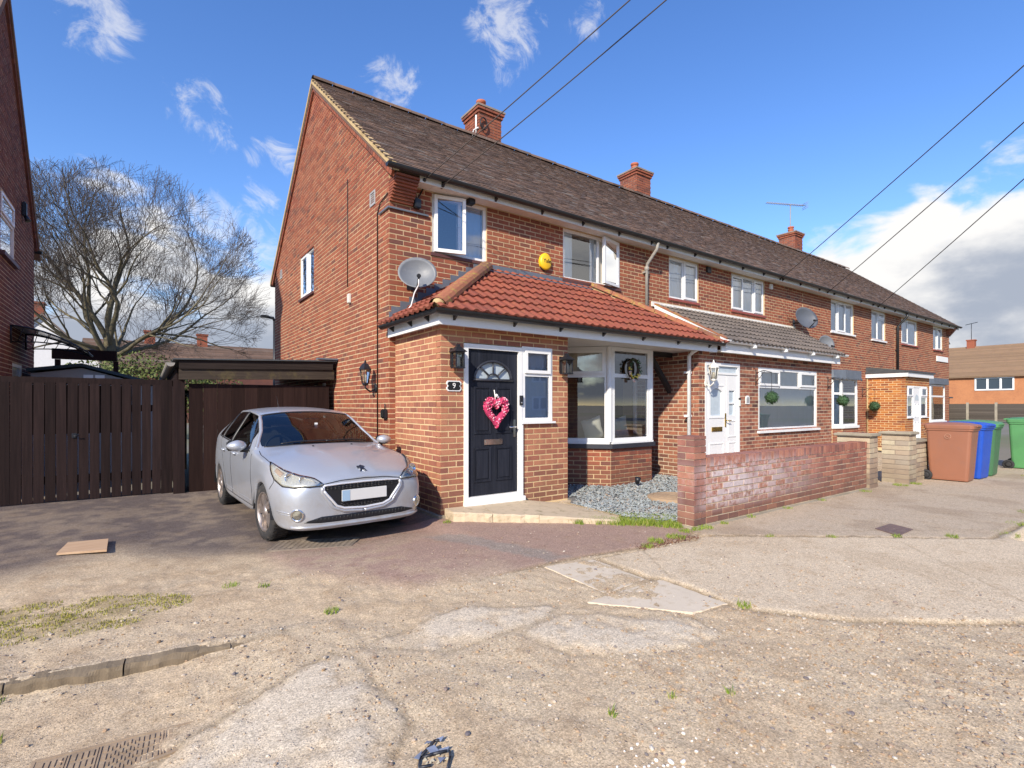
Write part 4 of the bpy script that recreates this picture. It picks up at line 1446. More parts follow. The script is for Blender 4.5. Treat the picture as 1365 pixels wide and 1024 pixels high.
# ================================================================== houses 3 and 4
house3 = root('terraced_house', (18.7, 9.5, 0), 'terraced house with a scalloped grey canopy bay and a flat roofed orange brick porch', 'house')
house4 = root('end_terrace_house', (25.3, 9.5, 0), 'far end terraced house beyond the flat roofed orange brick porch', 'house')
W5 = (17.07, 18.69, 3.66, 4.64); W6 = (20.12, 21.30, 3.64, 4.64)
W7 = (22.85, 24.50, 3.68, 4.62); W8 = (26.35, 27.48, 3.69, 4.64)
fw3 = house_shell(house3, H2, H3, [W5, W6])
emit(bricks((0, YF, 0), (1, 0, 0), (0, -1, 0), 0.0, SOF, lambda z: [(H2 + .001, H3)], bond=XG, holes=[W5, W6]), fw3, 'brick', 'brickwork', 'brick_house', 0)
fw4 = house_shell(house4, H3, XE, [W7, W8])
emit(bricks((0, YF, 0), (1, 0, 0), (0, -1, 0), 0.0, SOF, lambda z: [(H3 + .001, XE)], bond=XG, holes=[W7, W8]), fw4, 'brick', 'brickwork', 'brick_house', 0)
for (h, W_, li, sm_) in ((house3, W5, [(0, .3, 0, 1, 'fix'), (.3, .65, 0, 1, 'sash'), (.65, 1, 0, 1, 'fix')], 'upvc'), (house3, W6, [(0, .5, 0, 1, 'fix'), (.5, 1, 0, .75, 'fix'), (.5, 1, .75, 1, 'sash')], 'upvc'),
                    (house4, W7, [(0, .42, 0, 1, 'sash'), (.42, 1, 0, 1, 'fix')], 'sill_red'), (house4, W8, [(0, .5, 0, 1, 'fix'), (.5, 1, 0, 1, 'sash')], 'sill_red')):
    window(h, FRONT, *W_, li, sill=(.05, .05, .05), sillmat=sm_, curtain=[(.02, .98, 0, .99, 'curtain_white')], glass='window_glass_bright')
def simple_bay(h, x0, x1, y, canopy):
    q = .35
    poly = [(x0, YF), (x0 + q, y + .12), (x0 + q + .35, y), (x1 - q - .35, y), (x1 - q, y + .12), (x1, YF)]
    mb = MB()
    mb.prism([(p[0], p[1], -.1) for p in poly], (0, 0, .83))
    o = mb.build('bay_wall', 'mortar_house', h)
    pcs = []
    for i in range(5):
        p, q_ = Vector((*poly[i], 0)), Vector((*poly[i + 1], 0))
        u = q_ - p; ln = u.length; u.normalize()
        pcs += bricks(p + Vector((u.y, -u.x, 0)) * .009, u, (u.y, -u.x, 0), 0, .72, lambda z: [(.001, ln - .001)], bond=0)
    emit(pcs, o, 'brick', 'brickwork', 'brick_house', 0)
    for i in range(5):
        p, q_ = Vector((*poly[i], 0)), Vector((*poly[i + 1], 0))
        u = q_ - p; ln = u.length; u.normalize()
        window(h, Fr(p, u, Vector((u.y, -u.x, 0))), .01, ln - .01, .80, 2.16, [(0, 1, 0, .68, 'fix'), (0, 1, .68, 1, 'fix')], sill=(.02, .05, .06), n=-.01, fw=.06,
               curtain=[(.02, .98, 0, .98, 'curtain_white')] if i % 2 else None)
    mb = MB()
    e = .10
    poly2 = [(x0 - .05, YF - .001), (x0 + q - .05, y + .06), (x0 + q + .33, y - e), (x1 - q - .33, y - e), (x1 - q + .05, y + .06), (x1 + .05, YF - .001)]
    mb.prism([(p[0], p[1], 2.17) for p in poly2], (0, 0, .22))
    if canopy:
        # scalloped lower edge
        for i in range(1, 4):
            p, q_ = Vector((*poly2[i], 0)), Vector((*poly2[i + 1], 0))
            n_ = max(2, int((q_ - p).length / .12))
            u = (q_ - p) / n_
            for k in range(n_):
                c = p + u * (k + .5)
                nv = Vector((u.y, -u.x, 0)).normalized()
                pts = [c + u * .48 * math.cos(math.pi + math.pi * t / 6) + Vector((0, 0, 2.172 + .06 * math.sin(math.pi + math.pi * t / 6))) + nv * .004 for t in range(7)]
                mb.prism(pts, nv * .02)
    mb.build('bay_canopy', 'lead' if canopy else 'lead', h)
simple_bay(house3, 15.35, 17.75, 6.38, True)
simple_bay(house4, 22.75, 25.75, 6.38, False)
# flat-roofed orange porch of house 3
QX, QY, QXE = 19.70, 6.02, 21.95
Q = Fr((0, QY, 0), (1, 0, 0), (0, -1, 0))
QD = (19.86, 21.72, 0.1, 2.02)
dh = [(19.86, 20.42, 1.0, 2.02), (20.40, 21.10, -1, 2.02), (21.08, 21.72, 1.0, 2.02)]
mb = MB()
slab(mb, (0, QY, 0), (1, 0, 0), (0, -1, 0), QX + .009, QXE, -.1, 2.30, dh, .12)
slab(mb, (QX, 0, 0), (0, 1, 0), (-1, 0, 0), QY + .13, YF - .001, -.1, 2.30, [], .12)
qw = mb.build('porch_wall', 'mortar_porch', house3)
pcs = bricks((0, QY, 0), (1, 0, 0), (0, -1, 0), 0.0, 2.30, lambda z: [(QX + .001, QXE)], bond=QX, holes=dh)
pcs += bricks((QX, 0, 0), (0, 1, 0), (-1, 0, 0), 0.0, 2.30, lambda z: [(QY + .001, YF - .002)], bond=QY + .112)
emit(pcs, qw, 'brick', 'brickwork', 'brick_orange', 0)
mb = MB()
mb.box(QX - .08, QXE + .08, QY - .10, YF - .002, 2.302, 2.44)
mb.build('fascia', 'upvc', house3)
mb = MB()
mb.box(QX - .11, QXE + .11, QY - .14, YF - .002, 2.442, 2.50)
mb.prism([(QX - .05, QY - .05, 2.502), (QX - .05, YF - .003, 2.502), (QX - .05, YF - .003, 2.66)], (QXE - QX + .1, 0, 0))
mb.build('porch_roof', 'felt_roof', house3)
window(house3, Q, 19.86, 20.40, 1.0, 2.02, [(0, 1, 0, .66, 'fix'), (0, 1, .66, 1, 'sash')], sill=(.03, .04, .03), n=.0, curtain=[(.02, .98, 0, .98, 'curtain_white')])
window(house3, Q, 21.10, 21.72, 1.0, 2.02, [(0, 1, 0, .66, 'fix'), (0, 1, .66, 1, 'sash')], sill=(.03, .04, .03), n=.0, curtain=[(.02, .98, 0, .98, 'curtain_white')])
mb = MB()
Q.ring(mb, 20.40, 21.10, .1, 2.02, .05, -.06, .004)
Q.box(mb, 20.455, 21.045, -.05, -.008, .155, 1.965)
for (p, q_, r_, s_) in ((20.53, 20.72, .3, .85), (20.78, 20.97, .3, .85), (20.53, 20.72, 1.0, 1.45), (20.78, 20.97, 1.0, 1.45)):
    Q.ring(mb, p, q_, r_, s_, .025, -.0079, .003)
qd = mb.build('front_door', 'upvc', house3)
mb = MB()
vs = [Q.P(20.75, -.004, 1.55)] + [Q.P(20.75 + .17 * math.cos(math.pi * k / 10), -.004, 1.55 + .2 * math.sin(math.pi * k / 10)) for k in range(11)]
mb.add(vs, [(0, k, k + 1) for k in range(1, 11)])
mb.build('fanlight', 'frosted_glass', qd)
mb = MB()
mb.tube([(QX - .02, YF - .03, 0), (QX - .02, YF - .03, 2.30)], .022, 6)
mb.build('pipe', 'verge_mortar', house3)
rf3 = roof_body(house3, H2 + .001, H3); plain_tiles(rf3, H2, H3)
ridge_tiles(rf3, (H2, RY, RZ + .02), (H3, RY, RZ + .02), 'tile_brown')
eaves(house3, H2 + .002, H3)
chimney(house4, 23.25)
rf4 = roof_body(house4, H3 + .001, XE + .05); plain_tiles(rf4, H3, XE + .03)
ridge_tiles(rf4, (H3, RY, RZ + .02), (XE + .05, RY, RZ + .02), 'tile_brown')
eaves(house4, H3 + .002, XE + .3)
kneeler(house4, XE - .36, XE - .002)
mb = MB()
mb.box(XE - .25, XE, YF + .02, YB, -.2, SOF)
mb.prism([(XE - .25, YF + .02, SOF), (XE - .25, YB, SOF), (XE - .25, YB, roof_z(YB) - .17), (XE - .25, RY, RZ - .17), (XE - .25, YF + .02, roof_z(YF) - .17)], (.25, 0, 0))
mb.build('end_wall', 'brick_house', house4)
pipe(house4, [(22.30, YF - .06, 2.66), (22.30, YF - .06, 4.25), (22.42, 6.80, 4.58), (22.42, 6.775, 4.70)], .04, 'gutter_black', [(22.30, YF - .06, 3.4)])
mb = MB()
mb.box(26.72, 28.15, YF - .03, YF - .003, 3.22, 3.44)
mb.build('name_board', 'sign_white', house4)
mb = MB()
mb.box(XE + .02, XE + .5, 7.3, 8.8, 4.0, 4.08)
mb.prism([(XE + .01, 7.2, 4.085), (XE + .6, 7.2, 4.085), (XE + .01, 7.2, 4.4)], (0, 1.7, 0))
mb.build('side_hood', 'felt_roof', house4)

# ================================================================== fittings on the fronts (things of their own)
def box_lamp(u, z, label):
    """square porch lamp: back plate, cage, roof, glass"""
    t = root('wall_lamp', PORCH.P(u, 0, z), label, 'wall lamp', 'black box lamps either side of the front door')
    f = PORCH
    mb = MB()
    f.box(mb, u - .055, u + .055, .001, .016, z - .11, z + .13)
    f.box(mb, u - .02, u + .02, .016, .06, z + .07, z + .10)
    mb.build('back_plate', 'black_metal', t)
    mb = MB()
    c = .105
    for (du, dn) in ((-.055, -.055), (.055, -.055), (-.055, .055), (.055, .055)):
        f.box(mb, u + du - .007, u + du + .007, c + dn - .007, c + dn + .007, z - .115, z + .065)
    f.box(mb, u - .066, u + .066, c - .066, c + .066, z - .13, z - .115)
    f.ring(mb, u - .066, u + .066, z + .055, z + .066, .0, 0, 0) if False else None
    f.box(mb, u - .066, u + .066, c - .066, c + .066, z + .065, z + .075)
    mb.build('cage', 'black_metal', t)
    mb = MB()
    e = .088
    top = f.P(u, c, z + .16)
    q = [f.P(u - e, c - e, z + .076), f.P(u + e, c - e, z + .076), f.P(u + e, c + e, z + .076), f.P(u - e, c + e, z + .076)]
    k_ = .022
    q2 = [f.P(u - k_, c - k_, z + .145), f.P(u + k_, c - k_, z + .145), f.P(u + k_, c + k_, z + .145), f.P(u - k_, c + k_, z + .145)]
    mb.hexa(q + q2)
    f.box(mb, u - .02, u + .02, c - .02, c + .02, z + .146, z + .17)
    mb.build('roof', 'black_metal', t)
    mb = MB()
    f.box(mb, u - .05, u + .05, c - .05, c + .05, z - .113, z + .06)
    mb.build('glass', 'lamp_glass', t)
    mb = MB()
    p = f.P(u, c, z - .112)
    mb.lathe([(0, 0), (.028, 0), (.03, .05), (.028, .11), (.015, .14), (0, .145)], Matrix.Translation(p), 12)
    mb.build('bulb', 'bulb_glass', t)
box_lamp(3.17, 1.985, 'black box lamp between porch corner and front door, above the number 9 plate')
box_lamp(4.97, 1.975, 'black box lamp on the narrow brick pier beside the porch side window')

def lantern(name, P, N, label, mat, h=.34, rad=.085):
    t = root(name, P, label, 'wall lantern')
    N = Vector(N); P = Vector(P)
    c = P + N * .17
    mb = MB()
    U = Vector((0, 0, 1)).cross(N)
    o = P + N * .012
    mb.ball(P + N * .012, .05, 0, 2, (abs(U.x) + .25 * abs(N.x), abs(U.y) + .25 * abs(N.y), 1.5))
    pts = [P + N * .02 + Vector((0, 0, -.02)), P + N * .09 + Vector((0, 0, -.06)), c + Vector((0, 0, .0)), c + Vector((0, 0, .04))]
    mb.tube(pts, .013, 6)
    mb.build('arm', mat, t)
    mb = MB()
    M = Matrix.Translation(c)
    mb.lathe([(0, .03), (rad * .45, .035), (rad * .6, .06), (rad * .55, .075)], M, 6, smooth=False)
    mb.lathe([(rad * 1.12, h - .085), (rad * 1.12, h - .07), (rad * .55, h), (rad * .2, h + .015), (rad * .2, h + .035), (0, h + .07)], M, 6, smooth=False)
    for k in range(6):
        a = 2 * math.pi * k / 6
        mb.tube([c + Vector((rad * .6 * math.cos(a), rad * .6 * math.sin(a), .07)), c + Vector((rad * math.cos(a), rad * math.sin(a), h - .08))], .006, 4)
    mb.build('cage', mat, t)
    mb = MB()
    mb.lathe([(rad * .55, .072), (rad * .94, h - .083)], M, 6, smooth=False)
    mb.build('glass', 'lamp_glass', t)
    mb = MB()
    mb.lathe([(0, .075), (.02, .08), (.025, .12), (.022, .19), (0, .21)], M, 10)
    mb.build('bulb', 'bulb_glass', t)
lantern('wall_lantern', (XG, 7.60, 1.66), (-1, 0, 0), 'black carriage lantern on a curved arm fixed to the gable wall above the car', 'black_metal', .36)
simple('lamp_white', (0.70, 0.69, 0.64), 0.4)
lantern('wall_lantern', (8.44, LY, 1.80), (0, -1, 0), 'white carriage lantern left of the white front door', 'lamp_white', .36)

# number plate of the porch
t = root('house_number_plate', PORCH.P(3.165, 0, 1.64), 'black house number plate with white 9 under the porch lamp', 'number plate')
mb = MB()
def plaque(w_, h_, r_):
    pts = []
    for (cx, cz, a0) in ((w_ - r_, h_ - r_, 0), (-w_ + r_, h_ - r_, 90), (-w_ + r_, -h_ + r_, 180), (w_ - r_, -h_ + r_, 270)):
        for k in range(4):
            a = R(a0 + 30 * k)
            pts.append((cx + r_ * math.cos(a), cz + r_ * math.sin(a)))
    return pts
cu, cz = 3.165, 1.64
# deep sides notched like a ticket
outl = [(-.105, .045), (-.085, .066), (.085, .066), (.105, .045), (.105, .018), (.092, .012), (.092, -.012), (.105, -.018), (.105, -.045), (.085, -.066), (-.085, -.066), (-.105, -.045), (-.105, -.018), (-.092, -.012), (-.092, .012), (-.105, .018)]
mb.prism([PORCH.P(cu + x, .001, cz + z) for (x, z) in outl], (0, -.012, 0))
mb.build('border', 'sign_white', t)
mb = MB()
mb.prism([PORCH.P(cu + x * .86, .0135, cz + z * .80) for (x, z) in outl], (0, -.003, 0))
mb.build('plate', 'ink_black', t)
text_part('9', .095, basis(PORCH.P(cu, .0175, cz), (1, 0, 0), (0, 0, 1), (0, -1, 0)), 'sign_white', 'numeral', t)

t = root('doorbell', PORCH.P(4.21, 0, 1.47), 'black video doorbell on the white frame beside the dark door', 'doorbell')
mb = MB()
PORCH.box(mb, 4.188, 4.236, .0125, .036, 1.40, 1.53)
mb.build('body', 'black_metal', t)
mb = MB()
mb.lathe([(0, .003), (.011, .003), (.013, .001), (.013, -.002)], basis(PORCH.P(4.212, .037, 1.43), (1, 0, 0), (0, 0, 1), (0, -1, 0)), 14)
mb.build('button', 'brushed_metal', t)
mb = MB()
mb.lathe([(0, .003), (.009, .002), (.009, -.002)], basis(PORCH.P(4.212, .037, 1.50), (1, 0, 0), (0, 0, 1), (0, -1, 0)), 14)
mb.build('lens', 'ink_black', t)

t = root('intruder_alarm', FRONT.P(5.78, 0, 3.94), 'round yellow alarm box on bricks between the upstairs windows', 'alarm box')
mb = MB()
oval = [(.125 * math.cos(2 * math.pi * k / 28) * (1 - .06 * (math.sin(2 * math.pi * k / 28))), .150 * math.sin(2 * math.pi * k / 28)) for k in range(28)]
rings = [(1.0, .002), (1.0, .045), (.96, .06), (.80, .072), (0.0, .076)]
vs, fs = [], []
for (k_, n_) in rings:
    vs += [FRONT.P(5.78 + x * k_, n_, 3.94 + z * k_) for (x, z) in oval]
for i in range(len(rings) - 1):
    for k in range(28):
        fs.append((i * 28 + k, i * 28 + (k + 1) % 28, (i + 1) * 28 + (k + 1) % 28, (i + 1) * 28 + k))
mb.add(vs, fs, 0, True)
mb.build('cover', 'yellow_plastic', t)
mb = MB()
mb.prism([FRONT.P(5.78 + x * .93, .001, 3.925 + z * .98) for (x, z) in oval], (0, -.03, 0))
mb.build('back_box', 'ink_black', t)
text_part('Yale', .098, basis(FRONT.P(5.79, .0775, 3.945), (1, 0, 0), (0, 0, 1), (0, -1, 0)), 'ink_black', 'lettering', t)

def dish(P, yaw, tilt, rad, label, mat, wall, white_lnb=True):
    """offset satellite dish on a wall bracket; local +Y is the way it looks"""
    P = Vector(P)
    t = root('satellite_dish', P, label, 'satellite dish')
    M = Matrix.Translation(P) @ Matrix.Rotation(yaw, 4, 'Z') @ Matrix.Rotation(tilt, 4, 'X')
    mb = MB()
    nr, ns = 7, 32
    vs, fs = [], []
    for side in (0, 1):
        for i in range(nr + 1):
            r_ = i / nr
            for k in range(ns):
                a = 2 * math.pi * k / ns
                x, z = rad * r_ * math.cos(a), rad * .90 * r_ * math.sin(a)
                vs.append(M @ Vector((x, .11 * rad / .3 * r_ * r_ - (.006 if side else 0), z)))
    for side in (0, 1):
        o = side * (nr + 1) * ns
        for i in range(nr):
            for k in range(ns):
                fs.append((o + i * ns + k, o + i * ns + (k + 1) % ns, o + (i + 1) * ns + (k + 1) % ns, o + (i + 1) * ns + k))
    a, b = nr * ns, (nr + 1) * ns + nr * ns
    for k in range(ns):
        fs.append((a + k, a + (k + 1) % ns, b + (k + 1) % ns, b + k))
    mb.add(vs, fs, 0, True)
    mb.build('reflector', mat, t)
    mb = MB()
    pts = [M @ Vector((0, .09, -rad * .86)), M @ Vector((-.02, rad * .9, -rad * .62))]
    mb.tube(pts, [.016, .014], 8)
    mb.build('feed_arm', 'black_metal', t)
    mb = MB()
    c = M @ Vector((-.02, rad * .93, -rad * .55))
    d_ = (M.to_3x3() @ Vector((0, -.8, .45))).normalized()
    mb.tube([c - d_ * .05, c + d_ * .02, c + d_ * .045], [.022, .024, .032], 10)
    mb.build('receiver_head', 'black_metal', t)
    mb = MB()
    w_ = Vector(wall)
    mb.tube([M @ Vector((0, -.01, 0)), M @ Vector((0, -.07, -.03)), Vector((P.x, w_.y - .05, P.z - .06)), Vector((P.x, w_.y - .004, P.z - .06))], .018, 8)
    mb.box(P.x - .06, P.x + .06, w_.y - .012, w_.y - .002, P.z - .16, P.z + .04)
    mb.build('bracket', 'black_metal', t)
    return t, c
sd_, lnb = dish((3.22, 6.86, 3.27), R(155), R(18), .275, 'grey perforated satellite dish above the left end of the red porch roof', 'dish_grey', (0, YF, 0))
mb = MB()
mb.tube([lnb, lnb + Vector((.02, .05, -.12)), (3.10, 6.70, 2.98), (3.06, 6.72, 2.80), (2.95, 6.76, 2.66), (2.82, 6.9, 2.60), (2.80, 7.05, 2.575)], .010, 6)
mb.build('cable', 'cable_white', sd_)
dish((14.75, 6.84, 3.74), R(160), R(20), .36, 'dark grey satellite dish just above the grey tiled extension roof', 'dish_dark', (0, YF, 0))
dish((16.05, 6.86, 3.16), R(160), R(14), .27, 'small pale satellite dish half hidden behind the end of the grey roof', 'dish_grey', (0, YF, 0))

# black socket box low on the gable corner
t = root('outdoor_socket', (2.93, YF - .002, 1.42), 'black outdoor socket box in the corner between gable and porch', 'socket box')
mb = MB()
mb.bbox(XG - .055, XG - .001, YF + .03, YF + .17, 1.20, 1.34, .012)
mb.tube([(XG - .02, YF + .10, 1.34), (XG - .02, YF + .10, 1.42)], .008, 6)
mb.build('case', 'black_metal', t)
mb = MB()
mb.bbox(XG - .07, XG - .056, YF + .05, YF + .15, 1.22, 1.32, .005)
mb.build('cover', 'gutter_black', t)

# small plaque and sensor of the neighbour
t = root('house_number_plate', EXT.P(9.85, 0, 1.5), 'small white arched plaque right of the white front door', 'number plate')
mb = MB()
pts = [(-.07, -.08), (.07, -.08), (.07, .03)] + [(.07 * math.cos(math.pi * k / 8), .03 + .06 * math.sin(math.pi * k / 8)) for k in range(1, 8)] + [(-.07, .03)]
mb.prism([EXT.P(9.85 + x, .002, 1.5 + z) for (x, z) in pts], (0, -.015, 0))
mb.build('plate', 'sign_white', t)
mb = MB()
mb.prism([EXT.P(9.85 + x * .7, .0175, 1.5 + z * .7) for (x, z) in pts], (0, -.003, 0))
mb.build('inset', 'vent_plastic', t)
t = root('doorbell', EXT.P(9.60, 0, 1.46), 'pale grey doorbell unit on the frame of the white front door', 'doorbell')
mb = MB()
EXT.box(mb, 9.53, 9.575, .0065, .03, 1.38, 1.50)
mb.build('body', 'box_white', t)
mb = MB()
EXT.box(mb, 9.53, 9.575, .0065, .034, 1.502, 1.54)
mb.build('camera_head', 'black_metal', t)

# hanging brackets and topiary balls
def topiary(P, r_, label, arm_from, leaf_n=420):
    t = root('topiary_ball', P, label, 'topiary ball', 'green topiary balls hung along the fronts')
    P = Vector(P)
    mb = MB()
    for k in range(leaf_n):
        v = Vector((rng.gauss(0, 1), rng.gauss(0, 1), rng.gauss(0, 1))).normalized()
        c = P + v * r_ * rng.uniform(.80, 1.03)
        a = Vector((rng.uniform(-1, 1), rng.uniform(-1, 1), rng.uniform(-1, 1))).normalized()
        b = v.cross(a).normalized(); s = r_ * .13
        n_ = (v + a * .6).normalized()
        x = n_.orthogonal().normalized(); y = n_.cross(x)
        mb.quad(c + x * s, c + y * s * .6, c - x * s, c - y * s * .6)
    lf = mb.build('leaves', 'leaf_topiary', t, fix=False)
    lf['kind'] = 'stuff'
    mb = MB()
    mb.ball(P, r_ * .82, 0, 2)
    mb.build('core', 'leaf_topiary', t)
    mb = MB()
    A_ = Vector(arm_from)
    top = Vector((P.x, P.y, A_.z))
    mb.tube([A_, A_ + (top - A_) * .5 + Vector((0, 0, .05)), top], .008, 5)
    mb.tube([top, P + Vector((0, 0, r_))], .004, 4)
    mb.tube([A_ - Vector((0, 0, .25)), A_ + Vector((0, 0, .08))], .010, 5)
    mb.tube([A_ - Vector((0, 0, .2)), A_ + (top - A_) * .55 + Vector((0, 0, .03))], .006, 5)
    mb.build('hanging_bracket', 'black_metal', t)
topiary((10.17, LY - .33, 1.545), .135, 'green topiary ball hanging at the left edge of the large extension window', (10.17, LY - .005, 2.05))
topiary((13.40, LY - .33, 1.50), .14, 'green topiary ball hanging at the far corner of the grey roofed extension', (13.40, LY - .005, 2.0))
topiary((19.35, 6.75, 1.36), .17, 'green topiary ball hanging against the orange brick porch wall', (19.35, YF - .005, 1.9))
# ================================================================== heart of pink berries on the door
t = root('heart_wreath', PORCH_D.P(dc, 0, 1.25), 'pink heart shaped berry wreath hanging on the black front door', 'wreath')
HC = (dc + .02, .05, 1.30)
def heart(a):
    x = 16 * math.sin(a) ** 3
    z = 13 * math.cos(a) - 5 * math.cos(2 * a) - 2 * math.cos(3 * a) - math.cos(4 * a)
    return x / 17.0 * .205, (z + 2.5) / 17.0 * .235
hp = []
for k in range(48):
    x, z = heart(2 * math.pi * k / 48)
    hp.append(PORCH_D.P(HC[0] + x * .76, HC[1], HC[2] + z * .76))
simple('wreath_base', (0.40, 0.03, 0.10), 0.8)
mb = MB()
mb.tube(hp + [hp[0]], .047, 8, caps=False)
mb.build('wreath_ring', 'wreath_base', t)
m, nt, b = new_mat('berry_pink')
link(nt, ramp(nt, rnd(nt), [(0.0, (0.72, 0.04, 0.16)), (0.35, (0.60, 0.02, 0.10)), (0.6, (0.85, 0.22, 0.36)), (0.8, (0.88, 0.55, 0.60)), (1.0, (0.35, 0.01, 0.05))]), b.inputs['Base Color'])
b.inputs['Roughness'].default_value = 0.35
mb = MB()
for k in range(620):
    a = rng.uniform(0, 2 * math.pi)
    x, z = heart(a)
    ph_ = rng.uniform(0, 2 * math.pi)
    tx = .75 + .26 * math.cos(ph_)
    c = PORCH_D.P(HC[0] + x * tx, HC[1] + .044 * math.sin(ph_) + .006, HC[2] + z * tx)
    mb.ball(c, rng.uniform(.009, .014), 0, 1)
o = mb.build('berries', 'berry_pink', t, fix=False); o['kind'] = 'stuff'
mb = MB()
x, z = heart(0)
mb.tube([PORCH_D.P(HC[0], .045, HC[2] + z * .85), PORCH_D.P(HC[0] - .01, .025, 1.56), PORCH_D.P(HC[0] - .01, .012, 1.60)], .007, 6)
mb.ball(PORCH_D.P(HC[0] - .005, .06, 1.525), .026, 0, 1)
mb.ball(PORCH_D.P(HC[0] + .02, .055, 1.505), .02, 0, 1)
mb.build('ribbon', 'sign_white', t)

# flower wreath hanging in the bay
WC = Vector((6.93, BY - .03, 2.03))
t = root('flower_wreath', WC, 'small oval twig wreath with pale flowers hanging on the bay window', 'wreath')
simple('twig', (0.06, 0.04, 0.025), 0.8)
simple('flower_yellow', (0.70, 0.55, 0.08), 0.7, var=0.3); simple('flower_pale', (0.75, 0.55, 0.50), 0.7, var=0.3)
mb = MB()
pts = [WC + Vector((.125 * math.cos(2 * math.pi * k / 24), 0, .165 * math.sin(2 * math.pi * k / 24))) for k in range(25)]
mb.tube(pts, .028, 7, caps=False)
for s in range(40):
    a = rng.uniform(0, 6.28)
    p = WC + Vector((.125 * math.cos(a), -.01, .165 * math.sin(a)))
    mb.tube([p, p + Vector((rng.uniform(-.05, .05), -.02, rng.uniform(-.05, .05)))], .004, 3)
mb.build('ring', 'twig', t)
for (nm, mt, n_, z0_) in (('yellow_flower', 'flower_yellow', 16, -.02), ('pale_flower', 'flower_pale', 14, -.12), ('leaf', 'leaf_topiary', 40, -.03)):
    mb = MB()
    for k in range(n_):
        a = rng.uniform(math.pi, 2 * math.pi) if nm != 'leaf' else rng.uniform(0, 6.28)
        p = WC + Vector((.12 * math.cos(a) + rng.uniform(-.03, .03), -.035, z0_ * .4 + .15 * math.sin(a) + rng.uniform(-.03, .03)))
        if nm == 'leaf':
            d_ = Vector((rng.uniform(-1, 1), -.5, rng.uniform(-1, 1))).normalized() * .06
            s_ = d_.cross(Vector((0, 1, 0))).normalized() * .014
            mb.quad(p, p + d_ * .5 + s_, p + d_, p + d_ * .5 - s_)
        else:
            mb.ball(p, rng.uniform(.014, .024), 0, 1, jit=.2)
    o = mb.build('flowers' if 'flower' in nm else 'leaves', mt, t, fix=False); o['kind'] = 'stuff'

# ================================================================== garden boundary wall
WY = 3.51
wall = root('garden_wall', (7.4, WY + .1, 0), 'low red brick garden wall with whitish salt stains and a brick on edge coping', 'brick wall')
WX0, WX1, WZ = 5.03, 9.75, .79
mb = MB()
mb.box(WX0 + .235, WX1, WY + .009, WY + .211, -.1, .69)
mb.box(WX0 + .009, WX0 + .221, WY + .009, WY + .228, -.1, 1.03)
mb.build('core', 'mortar_grey', wall)
mb = MB()
mb.box(WX0 - .02, WX1, WY - .05, WY + .24, -.08, .022)
mb.build('footing', 'render_cement', wall)
pcs = bricks((0, WY, 0), (1, 0, 0), (0, -1, 0), .03, .685, lambda z: [(WX0 + .231, WX1)], bond=WX0 + .231)
emit(pcs, wall, 'brick', 'brickwork', 'brick_garden', 240)
# pier: alternating header pairs and stretchers
def pier(parent, x0, y0, w_, d_, z0, z1, mat, H=.075, name='brick', solid=True):
    z, k = z0, 0
    pcs = []
    while z < z1 - .02:
        if k % 2 == 0:
            sp = [(0, w_)]; ss = [(0.001, d_ / 2), (d_ / 2, d_ - .001)]
        else:
            sp = [(0, w_ / 2), (w_ / 2, w_)]; ss = [(0.001, d_ - .001)]
        for face, sps in ((0, sp), (1, ss)):
            for (a, b_) in sps:
                ln = b_ - a - .011; c = (a + b_) / 2
                if face == 0:
                    M = basis((x0 + c, y0 + rng.uniform(-.002, .002), z + H / 2), (-1, 0, 0), (0, -1, 0), (0, 0, 1))
                else:
                    M = basis((x0 + rng.uniform(-.002, .002), y0 + c, z + H / 2), (0, 1, 0), (-1, 0, 0), (0, 0, 1))
                M = M @ Matrix.Rotation(rng.uniform(-.008, .008), 4, 'Y')
                pcs.append((M, (round(ln, 3), H, .03), box_proto(round(ln, 3), H - .011, .03)))
        z += H; k += 1
    emit(pcs, parent, name, name + '_rest', mat, 300)
pier(wall, WX0, WY - .001, .229, .229, .03, 1.01, 'brick_garden')
mb = MB()
mb.box(WX0 + .002, WX0 + .226, WY + .002, WY + .228, .97, 1.045)
# top course bricks of the pier
mb.v = []; mb.f = []; mb.m = []; mb.sm = []
mb.box(WX0 + .001, WX0 + .110, WY + .001, WY + .228, 1.009, 1.044); mb.box(WX0 + .119, WX0 + .228, WY + .001, WY + .228, 1.009, 1.044)
mb.build('pier_cap', 'brick_garden', wall)
def full_box(lx, ly, lz):
    a, b_, c = lx / 2, ly / 2, lz / 2
    return [(-a, -b_, -c), (a, -b_, -c), (a, b_, -c), (-a, b_, -c), (-a, -b_, c), (a, -b_, c), (a, b_, c), (-a, b_, c)], [(0, 3, 2, 1), (4, 5, 6, 7), (0, 1, 5, 4), (1, 2, 6, 5), (2, 3, 7, 6), (3, 0, 4, 7)]
pcs = []
x = WX0 + .24
while x < WX1 - .03:
    M = basis((x + .0375, WY + .11 + rng.uniform(-.003, .003), .739 + rng.uniform(-.003, .003)), (1, 0, 0), (0, 1, 0), (0, 0, 1)) @ Matrix.Rotation(rng.uniform(-.02, .02), 4, 'Y')
    pcs.append((M, ('cope', .0645, .218, .104), full_box(.0645, .218, .104)))
    x += .075
emit(pcs, wall, 'coping_brick', 'coping_rest', 'brick_garden', 300)
mb = MB()
mb.box(WX0 + .235, WX1, WY + .012, WY + .208, .691, .775)
mb.build('coping_joint', 'mortar_grey', wall)

